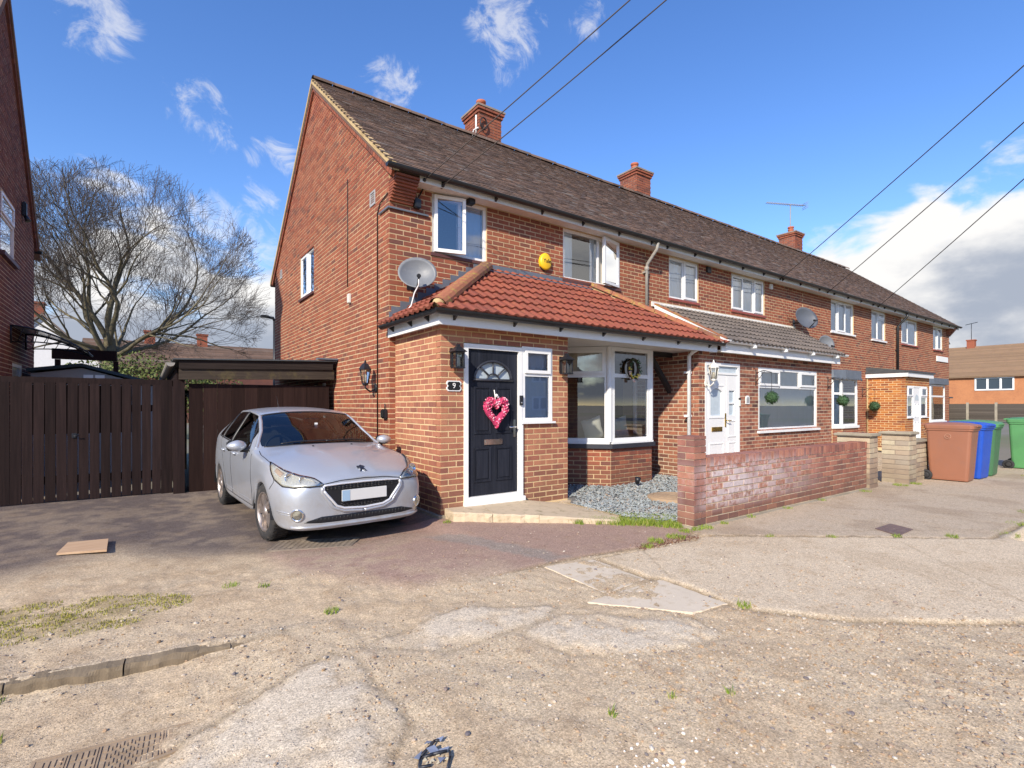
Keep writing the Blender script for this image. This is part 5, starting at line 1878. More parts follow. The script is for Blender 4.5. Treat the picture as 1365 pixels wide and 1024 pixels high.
def stone_pillar(x0, y0, w_, d_, h, label, wall_to=None):
    t = root('stone_pillar', (x0 + w_ / 2, y0 + d_ / 2, 0), label, 'stone pillar', 'pale stone gate pillars')
    mb = MB()
    mb.box(x0 + .008, x0 + w_ - .008, y0 + .008, y0 + d_ - .008, -.1, h - .002)
    if wall_to:
        mb.box(x0 + w_ - .007, wall_to, y0 + .06, y0 + d_ - .06, -.1, .72)
    mb.build('core', 'mortar_dark', t)
    pier(t, x0, y0, w_, d_, 0.0, h, 'stone_block', .085, 'stone_block')
    if wall_to:
        pcs = bricks((0, y0 + .05, 0), (1, 0, 0), (0, -1, 0), 0, .72, lambda z: [(x0 + w_ + .002, wall_to)], bond=x0, L=.3, H=.085)
        emit(pcs, t, 'stone_block', 'stone_rest', 'stone_block', 60)
        mb = MB()
        mb.box(x0 + w_ + .002, wall_to, y0 + .02, y0 + d_ - .02, .722, .765)
        mb.build('coping_slab', 'render_cement', t)
    mb = MB()
    mb.bbox(x0 - .04, x0 + w_ + .04, y0 - .04, y0 + d_ + .04, h + .003, h + .05, .012)
    mb.build('cap', 'render_cement', t)
stone_pillar(9.76, 3.47, .34, .50, .87, 'weathered pale stone pillar joined to the far end of the red brick garden wall')
stone_pillar(10.92, 3.28, .36, .42, .87, 'pale cream stone pillar with grey cap standing next to the brown wheelie bin', wall_to=12.1)

# ================================================================== wheelie bins
def plastic(name, col):
    simple(name, col, 0.48, var=0.10, scale=3.0, dirt=(tuple(x * .55 + .05 for x in col), 0.35), bumps=0.08, bscale=250)
plastic('bin_brown', (0.30, 0.125, 0.072)); plastic('bin_blue', (0.012, 0.075, 0.46)); plastic('bin_green', (0.05, 0.145, 0.065)); plastic('bin_lime', (0.085, 0.26, 0.095))
simple('rubber', (0.02, 0.02, 0.021), 0.75, var=0.3, dirt=((0.09, 0.08, 0.07), 0.4))
def bin_(x, y, label, mat, w_=.58, d_=.72, h=1.07, rot=0.0, emblem=True, lidmat=None):
    """front faces -Y (the road), wheels at the back; local origin at the middle of the base"""
    t = root('wheelie_bin', (x, y, 0), label, 'wheelie bin', 'wheelie bins at the kerb', rotz=rot)
    mb = MB()
    hw, hd = w_ / 2, d_ / 2
    def ring(z, kx, yf, yb, rr):
        pts = []
        a, c = hw * kx, (yf, yb)
        for (cx, cy, a0) in ((a - rr, yb - rr, 0), (-a + rr, yb - rr, 90), (-a + rr, yf + rr, 180), (a - rr, yf + rr, 270)):
            for k in range(4):
                an = R(a0 + 30 * k)
                pts.append((cx + rr * math.cos(an), cy + rr * math.sin(an), z))
        return pts
    secs = [ring(.03, .80, -hd * .80, hd * .70, .04), ring(.06, .82, -hd * .82, hd * .72, .05), ring(.25, .86, -hd * .86, hd * .76, .05), ring(.60, .92, -hd * .92, hd * .80, .05), ring(h - .14, .97, -hd * .98, hd * .84, .05),
            ring(h - .135, 1.02, -hd * 1.03, hd * .88, .05), ring(h - .085, 1.03, -hd * 1.04, hd * .89, .05), ring(h - .08, .95, -hd * .97, hd * .82, .05), ring(.3, .84, -hd * .82, hd * .74, .05)]
    n = 16
    vs = [p for s in secs for p in s]
    fs = [(i * n + k, i * n + (k + 1) % n, (i + 1) * n + (k + 1) % n, (i + 1) * n + k) for i in range(len(secs) - 1) for k in range(n)]
    fs.append(list(range(n)))
    mb.add(vs, fs, 0, False)
    mb.build('body', mat, t, local=True)
    mb = MB()
    L_ = [ring(h - .10, 1.06, -hd * 1.08, hd * .93, .06), ring(h - .045, 1.07, -hd * 1.09, hd * .94, .06), ring(h - .03, 1.04, -hd * 1.05, hd * .92, .06), ring(h + .0, .80, -hd * .7, hd * .80, .08), ring(h + .012, .40, -hd * .3, hd * .45, .05)]
    vs = [p for s in L_ for p in s]
    fs = [(i * n + k, i * n + (k + 1) % n, (i + 1) * n + (k + 1) % n, (i + 1) * n + k) for i in range(len(L_) - 1) for k in range(n)]
    fs.append([(len(L_) - 1) * n + k for k in range(n)])
    mb.add(vs, fs, 0, False)
    # finger grips along the front edge, hinge bar and handle behind
    mb.bbox(-hw * .55, hw * .55, -hd * 1.15, -hd * 1.06, h - .07, h - .035, .012)
    mb.build('lid', lidmat or mat, t, local=True)
    mb = MB()
    mb.tube([(-hw * .9, hd * 1.0, h - .03), (hw * .9, hd * 1.0, h - .03)], .016, 8)
    for sx in (-1, 0, 1):
        mb.box(sx * hw * .8 - .02, sx * hw * .8 + .02, hd * .82, hd * 1.02, h - .05, h - .015)
    mb.build('handle_bar', mat, t, local=True)
    mb = MB()
    mb.tube([(-hw * .98, hd * .84, .10), (hw * .98, hd * .84, .10)], .011, 6)
    mb.build('axle', 'brushed_metal', t, local=True)
    for sx in (-1, 1):
        M = Matrix.Translation((sx * hw * .93, hd * .84, .10)) @ Matrix.Rotation(R(90), 4, 'Y')
        mb = MB()
        mb.lathe([(.062, -.022), (.092, -.026), (.10, -.016), (.10, .016), (.092, .026), (.062, .022)], M, 20)
        mb.lathe([(.0, -.02), (.03, -.026), (.062, -.010), (.062, .010), (.03, .026), (0, .02)], M, 20)
        mb.build('wheel', 'rubber', t, local=True)
    if emblem:
        mb = MB()
        pts = [(-hw * .965 + .0, -.02 + .045 * math.cos(2 * math.pi * k / 20), h - .24 + .045 * math.sin(2 * math.pi * k / 20)) for k in range(21)]
        mb.tube([(p[0] - .006 - .0, p[1], p[2]) for p in pts], .004, 4)
        mb.tube([(-hw * .965 - .004, -.045, h - .27), (-hw * .965 - .006, .01, h - .23)], .004, 4)
        mb.build('moulded_emblem', 'emblem_pale', t, local=True)
    return t
simple('emblem_pale', (0.55, 0.30, 0.20), 0.5)
bin_(12.16, 3.02, 'brown wheelie bin nearest the pale stone pillar', 'bin_brown', rot=R(2))
bin_(12.86, 2.98, 'blue wheelie bin between the brown one and the dark green one', 'bin_blue', rot=R(-3), emblem=False)
bin_(13.56, 2.98, 'dark green wheelie bin just behind the blue one', 'bin_green', rot=R(2), emblem=False, lidmat='bin_lime')
bin_(15.75, 2.52, 'big bright green wheelie bin standing apart at the edge of the view', 'bin_lime', .66, .80, 1.12, R(4), False)
bin_(14.35, 3.15, 'green wheelie bin at the back behind the brown and blue lids', 'bin_lime', rot=R(1), emblem=False)

# ================================================================== timber gates between the houses
FY = 9.80
gate = root('timber_gates', (-.7, FY, 0), 'dark brown close boarded timber gates across the drive', 'gate')
mb = MB()
mb.box(-1.86, .46, FY + .028, FY + .07, 1.70, 1.80)
mb.build('top_rail', 'fence_brown', gate)
mb = MB()
mb.box(-1.86, .22, FY + .028, FY + .06, 1.30, 1.40); mb.box(-1.86, .22, FY + .028, FY + .06, .28, .38)
mb.build('rail', 'fence_brown', gate)
MB().box(-1.5, -.16, FY + .062, FY + .08, .98, 1.69).build('backing_panel', 'fence_brown', gate)
pcs = []
x = -1.86
i = 0
gaps = {4: .010, 5: .012, 6: .008, 7: .012, 8: .016, 9: .016, 10: .022, 11: .016, 12: .014, 13: .014, 14: .016, 15: .024, 16: .026}
while x < .20:
    wd = .112
    g = gaps.get(i, .004) * .7
    xa = x + wd / 2
    up = rng.uniform(-.006, .006)
    M = basis((xa, FY + .013 + rng.uniform(-.003, .003), .87 + up), (1, 0, 0), (0, 1, 0), (0, 0, 1)) @ Matrix.Rotation(rng.uniform(-.004, .004), 4, 'Y')
    pcs.append((M, ('board', wd), full_box(wd, .022, 1.70)))
    x += wd + g + .002
    i += 1
emit(pcs, gate, 'board', 'board_rest', 'fence_brown', 60)
# fill below the mid rail on the left leaf (a second skin of boards)
mb = MB()
mb.box(.215, .36, FY - .02, FY + .09, -.1, 1.79)
mb.build('gate_post', 'fence_brown', gate)
mb = MB()
mb.bbox(-.86, -.80, FY - .018, FY - .0, .92, .99, .006)
mb.tube([(-.83, FY - .02, .95), (-.83, FY - .04, .95), (-.78, FY - .04, .95)], .008, 6)
mb.build('latch', 'black_metal', gate)

garage = root('carport_front', (1.7, 9.7, 0), 'flat roofed timber carport front with brown boarded doors beside the gable', 'carport')
GY = 9.66
mb = MB()
mb.box(.37, .52, GY - .02, GY + .12, -.1, 1.80)
mb.build('post', 'fence_brown', garage)
pcs = []
x = .575
while x < 2.72:
    wd = .20
    M = basis((x + wd / 2, GY + .03 + rng.uniform(-.002, .002), .875), (1, 0, 0), (0, 1, 0), (0, 0, 1))
    pcs.append((M, ('gboard', wd), full_box(wd - .004, .025, 1.74)))
    x += wd
emit(pcs, garage, 'door_board', 'door_board_rest', 'door_brown', 60)
mb = MB()
mb.box(.58, 2.74, GY + .045, GY + .08, 1.35, 1.45); mb.box(.58, 2.74, GY + .045, GY + .08, .25, .35)
mb.build('door_rail', 'door_brown', garage)
mb = MB()
mb.hexa([(.44, GY - .10, 1.80), (2.83, GY - .10, 1.87), (2.83, GY - .02, 1.87), (.44, GY - .02, 1.80), (.44, GY - .10, 1.965), (2.83, GY - .10, 2.035), (2.83, GY - .02, 2.035), (.44, GY - .02, 1.965)])
mb.build('beam', 'beam_weathered', garage)
mb = MB()
mb.hexa([(.44, GY - .13, 1.968), (2.80, GY - .13, 2.04), (2.80, GY - .085, 2.04), (.44, GY - .085, 1.968), (.44, GY - .13, 2.10), (2.80, GY - .13, 2.185), (2.80, GY - .085, 2.185), (.44, GY - .085, 2.10)])
mb.build('fascia_board', 'beam_dark', garage)
mb = MB()
mb.hexa([(.36, GY - .17, 2.105), (2.86, GY - .17, 2.19), (2.86, 14.6, 2.10), (.36, 14.6, 2.02), (.36, GY - .17, 2.125), (2.86, GY - .17, 2.215), (2.86, 14.6, 2.13), (.36, 14.6, 2.05)])
mb.build('roof', 'felt_roof', garage)
mb = MB()
mb.box(2.52, 2.87, GY - .19, GY - .05, 2.218, 2.245)
mb.build('roof_trim', 'lead', garage)
gutter(garage, [(.33, GY - .10, 2.06), (.33, 14.4, 1.98)], 'pipe_grey', .06)
mb = MB()
mb.box(.42, .50, GY + .2, 14.5, 0, 2.0)
mb.build('side_wall', 'fence_brown', garage)

# ================================================================== house on the left
LXW = -1.90
lh = root('neighbour_house', (-5.5, 11, 0), 'dark red brick gable wall of the house on the left with a white window', 'house')
LWIN = (11.62, 12.72, 3.92, 4.94); LDOOR = (12.55, 13.45, 0.05, 2.15)
mb = MB()
LF = Fr((LXW, 0, 0), (0, 1, 0), (1, 0, 0))
slab(mb, (LXW, 0, 0), (0, 1, 0), (1, 0, 0), 11.3, 14.75, -.2, 4.75, [LWIN, LDOOR], .25)
LS = 1.17
LRY = 11.05; LRY = 11.9; LRZ = 4.80 + LS * (14.9 - LRY)  # ridge out of view, placed back and low to shorten its shadow
def lz(y): return LRZ - LS * abs(y - LRY)
mb.prism([(LXW - .005, 11.3, 4.75), (LXW - .005, 14.75, 4.75), (LXW - .005, 14.75, lz(14.75) - .1), (LXW - .005, LRY, LRZ - .1), (LXW - .005, 11.3, lz(11.3) - .1)], (-.25, 0, 0))
mb.box(-9, LXW - .3, 14.45, 14.74, -.2, 4.9); mb.box(-9, LXW - .3, 11.31, 11.6, -.2, 7.4); mb.box(-9, -8.75, 11.61, 14.44, -.2, 4.9)
lw = mb.build('gable_wall', 'mortar_grey', lh)
def lspan(z):
    if z < 4.7: return [(11.3, 14.75)]
    d_ = (LRZ - .1 - z) / LS
    return [(max(11.3, LRY - d_), min(14.75, LRY + d_))]
pcs = bricks((LXW, 0, 0), (0, 1, 0), (1, 0, 0), 0, LRZ - .15, lspan, bond=11.3, holes=[LWIN, LDOOR])
emit(pcs, lw, 'brick', 'brickwork', 'brick_dark', 140)
lf_ = MB().box(-9, LXW - .006, 11.304, 11.309, -.2, 7.4).build('front_wall', 'mortar_grey', lh)  # unseen front, set back so the house's shadow misses the gable opposite
emit(bricks((0, 11.30, 0), (1, 0, 0), (0, -1, 0), 0, 7.35, lambda z: [(-8.9, LXW - .002)], bond=LXW, depth=.003), lf_, 'brick', 'brickwork', 'brick_dark', 0)
window(lh, LF, *LWIN, [(0, 1, 0, .62, 'fix'), (0, 1, .62, 1, 'sash')], sill=(.05, .06, .07), sillmat='sill_tile', n=-.01, curtain=[(.02, .98, 0, .98, 'curtain_white')])
mb = MB()
LF.ring(mb, *LDOOR, .06, -.08, -.01)
LF.box(mb, LDOOR[0] + .06, LDOOR[1] - .06, -.06, -.02, .12, .95)
LF.box(mb, LDOOR[0] + .06, LDOOR[1] - .06, -.06, -.02, 1.70, 1.76)
do = mb.build('side_door', 'upvc', lh)
mb = MB()
mb.quad(LF.P(LDOOR[0] + .06, -.04, .95), LF.P(LDOOR[1] - .06, -.04, .95), LF.P(LDOOR[1] - .06, -.04, 2.09), LF.P(LDOOR[0] + .06, -.04, 2.09))
mb.build('pane', 'frosted_glass', do)
mb = MB()
for s in (1, -1):
    ye = LRY + (3.2 if s > 0 else -.8); ze = lz(ye)
    mb.prism([(LXW + .06, ye, ze - .03), (LXW + .06, LRY, LRZ - .03), (LXW + .06, LRY, LRZ + .12), (LXW + .06, ye, ze + .12)], (-7.2, 0, 0))
mb.build('roof', 'tile_brown', lh)
mb = MB()
n = 60
for k in range(n):
    y = LRY + (3.0) * (k + .5) / n
    M = basis((LXW + .015, y, lz(y) - .085), (1, 0, 0), (0, math.cos(math.atan(LS)), -math.sin(math.atan(LS))), (0, math.sin(math.atan(LS)), math.cos(math.atan(LS))))
    mb.add([M @ Vector(q) for q in full_box(.04, .075, .09)[0]], full_box(1, 1, 1)[1])
mb.build('verge_course', 'brick_dark', lw)
gutter(lh, [(LXW + .1, 15.0, 4.72), (-8, 15.0, 4.72)], 'gutter_black')
mb = MB()
mb.bbox(LXW + .001, LXW + .07, 13.35, 13.48, 5.0, 5.28, .02)
mb.tube([(LXW + .05, 13.42, 5.02), (LXW + .09, 13.42, 4.92)], [.03, .05], 10)
mb.build('floodlight', 'black_metal', lh)
# curved canopy over the side door
can = root('door_canopy', (LXW, 13.0, 2.5), 'curved clear door canopy on a black scrolled frame over the side door', 'canopy')
simple('canopy_sheet', (0.55, 0.62, 0.70), .2, var=.08)
cy0, cy1 = 12.35, 13.75
arc = [(1.02 * k / 12, 2.80 - .03 * k / 12 - .36 * (k / 12) ** 2) for k in range(13)]
mb = MB()
vs = [(LXW + x, y, z) for y in (cy0, cy1) for (x, z) in arc]
mb.add(vs, [(k, k + 1, 13 + k + 1, 13 + k) for k in range(12)], 0, True)
mb.build('sheet', 'canopy_sheet', can)
for y in (cy0, cy1):
    mb = MB()
    mb.tube([(LXW + x, y, z - .012) for (x, z) in arc], .016, 6)
    mb.tube([(LXW + .01, y, 2.80), (LXW + .01, y, 2.48)], .016, 6)
    mb.tube([(LXW + .01, y, 2.50), (LXW + .35, y, 2.52), (LXW + .7, y, 2.50), (LXW + 1.0, y, 2.41)], .011, 6)
    for k in (2, 4, 6, 8, 10):
        x, z = arc[k]
        mb.tube([(LXW + x - .07, y, 2.52), (LXW + x - .03, y, (z + 2.52) / 2 - .01), (LXW + x, y, z - .02)], .007, 5)
    mb.build('side_frame', 'black_metal', can)
mb = MB()
mb.tube([(LXW + 1.02, cy0, 2.41), (LXW + 1.02, cy1, 2.41)], .018, 6)
mb.build('front_bar', 'black_metal', can)
# brown pergola and summerhouse behind the gates
per = root('pergola', (-1.2, 15.4, 0), 'dark red brown timber pergola beam on posts behind the gates', 'pergola')
mb = MB()
mb.box(-1.75, -.55, 15.9, 16.05, 2.48, 2.72)
mb.build('beam', 'pergola_red' if 'pergola_red' in MATS else 'door_brown', per)
for x in (-1.70, -.62):
    mb = MB()
    mb.box(x, x + .1, 15.93, 16.03, 0, 2.47)
    mb.build('post', 'door_brown', per)
shed = root('summerhouse', (-1.2, 14.0, 0), 'grey summerhouse gable with a dark blue green felt roof behind the gates', 'shed')
SY = 13.2
mb = MB()
mb.prism([(-1.75, SY, 0), (.75, SY, 0), (.75, SY, 1.62), (-1.0, SY, 2.13), (-1.75, SY, 2.0)], (0, 2.6, 0))
simple('shed_paint', (0.34, 0.32, 0.31), 0.7)
mb.build('wall', 'shed_paint', shed)
mb = MB()
mb.prism([(-1.0, SY - .10, 2.16), (.95, SY - .10, 1.60), (.95, SY - .10, 1.66), (-1.0, SY - .10, 2.22)], (0, 2.8, 0))
mb.prism([(-1.0, SY - .11, 2.16), (-1.80, SY - .11, 2.03), (-1.80, SY - .11, 2.09), (-1.0, SY - .11, 2.22)], (0, 2.8, 0))
mb.build('roof', 'felt_green', shed)
for i, x in enumerate((-.98, -.80)):
    mb = MB()
    mb.box(x, x + .15, SY - .02, SY - .002, 1.88, 2.0)
    mb.build('window', 'sign_white', shed)

# ================================================================== houses far behind
def far_house(name, label, x0, x1, y0, y1, eave, ridge, along, wallmat, roofmat, chims=(), wins=(), group=None):
    t = root(name, ((x0 + x1) / 2, (y0 + y1) / 2, 0), label, 'house', group)
    mb = MB()
    mb.box(x0, x1, y0, y1, -.2, eave)
    if along == 'x':
        ym = (y0 + y1) / 2
        for xx, s in ((x0, 1), (x1, -1)):
            mb.prism([(xx, y0, eave), (xx, y1, eave), (xx, ym, ridge - .1)], (.2 * s, 0, 0))
    else:
        xm = (x0 + x1) / 2
        for yy, s in ((y0, 1), (y1, -1)):
            mb.prism([(x0, yy, eave), (x1, yy, eave), (xm, yy, ridge - .1)], (0, .2 * s, 0))
    mb.build('wall', wallmat, t)
    mb = MB()
    th = .14
    if along == 'x':
        ym = (y0 + y1) / 2
        e = .35; sl_ = (ridge - eave) / (ym - y0)
        mb.prism([(x0 - .2, y0 - e, eave - e * sl_), (x0 - .2, ym, ridge), (x0 - .2, y1 + e, eave - e * sl_), (x0 - .2, y1 + e, eave - e * sl_ + th), (x0 - .2, ym, ridge + th), (x0 - .2, y0 - e, eave - e * sl_ + th)], (x1 - x0 + .4, 0, 0))
        # tile courses as shallow steps
        n = 22
        for k in range(n):
            f = k / n
            yy = y0 - e + (ym - y0 + e) * f; zz = eave - e * sl_ + (ridge - eave + e * sl_) * f + th
            mb.hexa([(x0 - .2, yy, zz - .02), (x1 + .2, yy, zz - .02), (x1 + .2, yy + .12, zz + .12 * sl_ - .02), (x0 - .2, yy + .12, zz + .12 * sl_ - .02), (x0 - .2, yy, zz + .05), (x1 + .2, yy, zz + .05), (x1 + .2, yy + .12, zz + .12 * sl_ + .01), (x0 - .2, yy + .12, zz + .12 * sl_ + .01)])
    else:
        xm = (x0 + x1) / 2
        e = .35; sl_ = (ridge - eave) / (xm - x0)
        mb.prism([(x0 - e, y0 - .2, eave - e * sl_), (xm, y0 - .2, ridge), (x1 + e, y0 - .2, eave - e * sl_), (x1 + e, y0 - .2, eave - e * sl_ + th), (xm, y0 - .2, ridge + th), (x0 - e, y0 - .2, eave - e * sl_ + th)], (0, y1 - y0 + .4, 0))
        n = 26
        for k in range(n):
            f = k / n
            xx = x0 - e + (xm - x0 + e) * f; zz = eave - e * sl_ + (ridge - eave + e * sl_) * f + th
            mb.hexa([(xx, y0 - .2, zz - .02), (xx, y1 + .2, zz - .02), (xx + .12, y1 + .2, zz + .12 * sl_ - .02), (xx + .12, y0 - .2, zz + .12 * sl_ - .02), (xx, y0 - .2, zz + .06), (xx, y1 + .2, zz + .06), (xx + .12, y1 + .2, zz + .12 * sl_ + .01), (xx + .12, y0 - .2, zz + .12 * sl_ + .01)])
    rf_ = mb.build('roof', roofmat, t)
    for (cx, cy, ch) in chims:
        mb = MB()
        mb.box(cx - .4, cx + .4, cy - .4, cy + .4, ridge - .8, ridge + ch)
        mb.box(cx - .47, cx + .47, cy - .47, cy + .47, ridge + ch, ridge + ch + .15)
        c_ = mb.build('chimney', 'brick_house', rf_)
    for (face, a, b_, c, d_) in wins:
        mb = MB(); pb = MB()
        f_ = Fr((x0, 0, 0), (0, 1, 0), (-1, 0, 0)) if face == 'w' else Fr((0, y0, 0), (1, 0, 0), (0, -1, 0))
        if face == 'n': f_ = Fr((0, y1, 0), (1, 0, 0), (0, 1, 0))
        f_.ring(mb, a, b_, c, d_, .16, .0, .08)
        nb = max(1, round((b_ - a) / 1.2))
        for k in range(1, nb):
            u = a + (b_ - a) * k / nb
            f_.box(mb, u - .1, u + .1, .0, .075, c + .16, d_ - .16)
        fo = mb.build('window', 'upvc', t)
        pb.quad(f_.P(a + .12, .03, c + .12), f_.P(b_ - .12, .03, c + .12), f_.P(b_ - .12, .03, d_ - .12), f_.P(a + .12, .03, d_ - .12))
        pb.build('pane', 'far_pane', fo)
    return t, rf_
m, nt, b = new_mat('far_pane')
b.inputs['Base Color'].default_value = (0.05, 0.07, 0.09, 1); b.inputs['Roughness'].default_value = 0.06
simple('render_cream', (0.70, 0.62, 0.44), .85, var=.08)
brick_mat('brick_far', [(0.0, (0.50, 0.22, 0.10)), (1.0, (0.44, 0.18, 0.09))], 0.2)
# right: terrace across the end of the street, its ridge runs along Y
fh, fr2 = far_house('far_terrace', 'orange brick terrace with tiled roof at the far end of the street', 84.5, 94, -10, 30, 5.1, 9.0, 'y', 'brick_far', 'tile_far',
                    chims=[(89.3, 20.0, .9)], wins=[('w', 15.0, 18.6, 3.2, 4.8), ('w', 6.5, 10, 3.2, 4.8), ('w', 24, 27, 3.2, 4.8)])
ae = root('tv_aerial', (89.3, 20.0, 9.9), 'thin television aerial on the distant orange terrace chimney', 'aerial')
mb = MB()
mb.tube([(89.3, 20, 9.9), (89.3, 20, 12.2)], .04, 4); mb.tube([(88.4, 19.2, 12.2), (90.2, 20.8, 12.2)], .05, 4)
mb.build('mast', 'black_metal', ae)
# fence at the end of the street
FX = 60.0
ef = root('panel_fence', (FX, 10, 0), 'grey brown panel fence with concrete posts in front of the distant orange terrace', 'fence')
for k in range(11):
    y = 15.6 - k * 1.9
    mb = MB()
    mb.box(FX - .06, FX + .06, y - .09, y + .09, -.1, 1.62)
    mb.build('post', 'render_cement', ef)
    mb = MB()
    mb.box(FX - .03, FX + .03, y - 1.81, y - .09, .05, 1.5)
    for j in range(9):
        mb.box(FX - .05, FX - .031, y - 1.80, y - .10, .06 + j * .158, .195 + j * .158)
    mb.build('fence_panel', 'fence_grey', ef)
sh2 = root('garden_shed', (58, 17, 0), 'grey timber garden shed left of the distant fence', 'shed')
mb = MB(); mb.box(55.5, 58.5, 14.6, 18.5, 0, 2.0); mb.build('wall', 'fence_grey', sh2)
mb = MB(); mb.box(55.3, 58.7, 14.4, 18.7, 2.0, 2.12); mb.build('roof', 'felt_roof', sh2)
# behind the tree
far_house('distant_house', 'long brown roofed house with two chimneys far behind the bare tree', -4.0, 22, 52, 60, 4.6, 6.9, 'x', 'brick_dark', 'tile_brown', chims=[(0.4, 56, .95), (4.4, 56, .95), (13, 56, .95)])
far_house('distant_house', 'pale rendered gable house partly hidden by the canopy on the left', -9.2, -2.8, 50, 62, 4.6, 7.9, 'y', 'render_white', 'tile_brown', chims=[(-6.4, 51, .9)])

# the other side of the street, seen only in the window glass
far_house('opposite_house', 'brown brick house across the street, mirrored in the bay window', -6, 13.5, -34, -26, 5.0, 8.2, 'x', 'brick_far', 'tile_far', wins=[('n', x_, x_ + 1.8, z_, z_ + 1.3) for x_ in (-4, -.5, 3, 6.5, 10) for z_ in (.9, 3.5)])
far_house('opposite_house', 'cream rendered house across the street, mirrored in the extension window', 15, 40, -34, -26, 5.0, 8.2, 'x', 'render_cream', 'tile_far', wins=[('n', x_, x_ + 1.8, z_, z_ + 1.3) for x_ in (17, 21, 25, 29, 33, 37) for z_ in (.9, 3.5)])

# street lamp by the back corner of the gable
sp = root('street_lamp', (3.30, 17.3, 0), 'thin black street lamp post behind the back corner of the gable', 'street lamp')
mb = MB()
mb.tube([(3.30, 17.3, 0), (3.30, 17.3, 4.02)], [.06, .05], 10)
mb.build('post', 'gutter_black', sp)
mb = MB()
mb.tube([(3.30, 17.3, 4.0), (3.25, 17.3, 4.10), (2.98, 17.32, 4.13)], [.045, .05, .035], 8)
mb.box(2.90, 3.12, 17.22, 17.42, 4.10, 4.16)
mb.build('lamp_head', 'gutter_black', sp)

# tv aerial on the far chimney
ax_, ay_, az_ = 23.6, 11.5, RZ + .9
ae = root('tv_aerial', (ax_, ay_, az_), 'long multi element television aerial on the third chimney of the terrace', 'aerial')
mb = MB()
mb.tube([(ax_, ay_, RZ + .3), (ax_, ay_, RZ + 2.25)], .02, 6)
mb.build('mast', 'pipe_grey', ae)
bd = Vector((0.80, -.45, -.03)).normalized()
c0 = Vector((ax_, ay_, RZ + 2.25))
mb = MB()
mb.tube([c0 - bd * 1.15, c0 + bd * .75], .014, 5)
mb.build('boom', 'pipe_grey', ae)
sdv = Vector((-bd.y, bd.x, 0)).normalized()
mb = MB()
for k in range(17):
    p = c0 - bd * 1.1 + bd * (k * .105)
    mb.tube([p - sdv * .13, p + sdv * .13], .008, 4)
    mb.tube([p - Vector((0, 0, .05)), p + Vector((0, 0, .05))], .008, 4)
p = c0 + bd * .72
for dz in (-.12, -.05, .05, .12):
    mb.tube([p - sdv * .2 + Vector((0, 0, dz)), p + sdv * .2 + Vector((0, 0, dz))], .009, 4)
o = mb.build('elements', 'pipe_grey', ae)
# aerial bracket and coiled cable on the first chimney
ct = root('chimney_bracket', (6.95, RY, RZ + .4), 'white aerial bracket with a coil of cable on the nearest chimney', 'bracket')
mb = MB()
mb.tube([(6.86, RY + .35, RZ - .05), (6.87, RY + .18, RZ + .30), (6.90, RY + .02, RZ + .30)], .022, 6)
mb.tube([(6.90, RY + .12, RZ + .2), (6.90, RY + .12, RZ + .66)], .024, 6)
mb.build('bracket', 'cable_white', ct)
mb = MB()
pts = [(7.03 + .10 * math.cos(k * .55), RY - .02 - .004 * k / 6, RZ + .42 + .15 * math.sin(k * .55)) for k in range(36)]
mb.tube(pts, .014, 5)
mb.build('cable_coil', 'cable_black', ct)

# ================================================================== overhead wires from the pole across the street
simple('wire_grey', (0.075, 0.062, 0.055), .7, var=.1)
POLE = Vector((5.9, -4.2, 7.98))
def wire(E, label, sag=.25, r_=.011):
    t = root('overhead_wire', E, label, 'overhead wire', 'telephone wires to the terrace')
    E = Vector(E); mb = MB()
    pts = []
    for k in range(25):
        f = k / 24
        p = E.lerp(POLE, f); p.z -= sag * 4 * f * (1 - f)
        pts.append(p)
    mb.tube(pts, r_, 5)
    mb.build('cable', 'wire_grey', t)
    mb = MB()
    mb.tube([E + Vector((0, .05, -.02)), E], .02, 6); mb.ball(E, .03, 0, 1)
    mb.build('eaves_hook', 'black_metal', t)
wire((3.32, 6.83, SOF + .02), 'overhead wire fixed to the eaves left of the open upstairs casement', .08, .007)
wire((3.62, 6.83, SOF + .01), 'overhead wire fixed to the eaves just above the open upstairs casement', .20, .007)
wire((13.49, 6.83, SOF + .02), 'overhead wire reaching the eaves between the second and third houses', .108, .009)
wire((16.2, 6.83, SOF + .02), 'overhead wire reaching the eaves above the third house', .137, .010)
wire((19.9, 6.83, SOF + .02), 'overhead wire reaching the eaves near the far black downpipe', .10, .011)
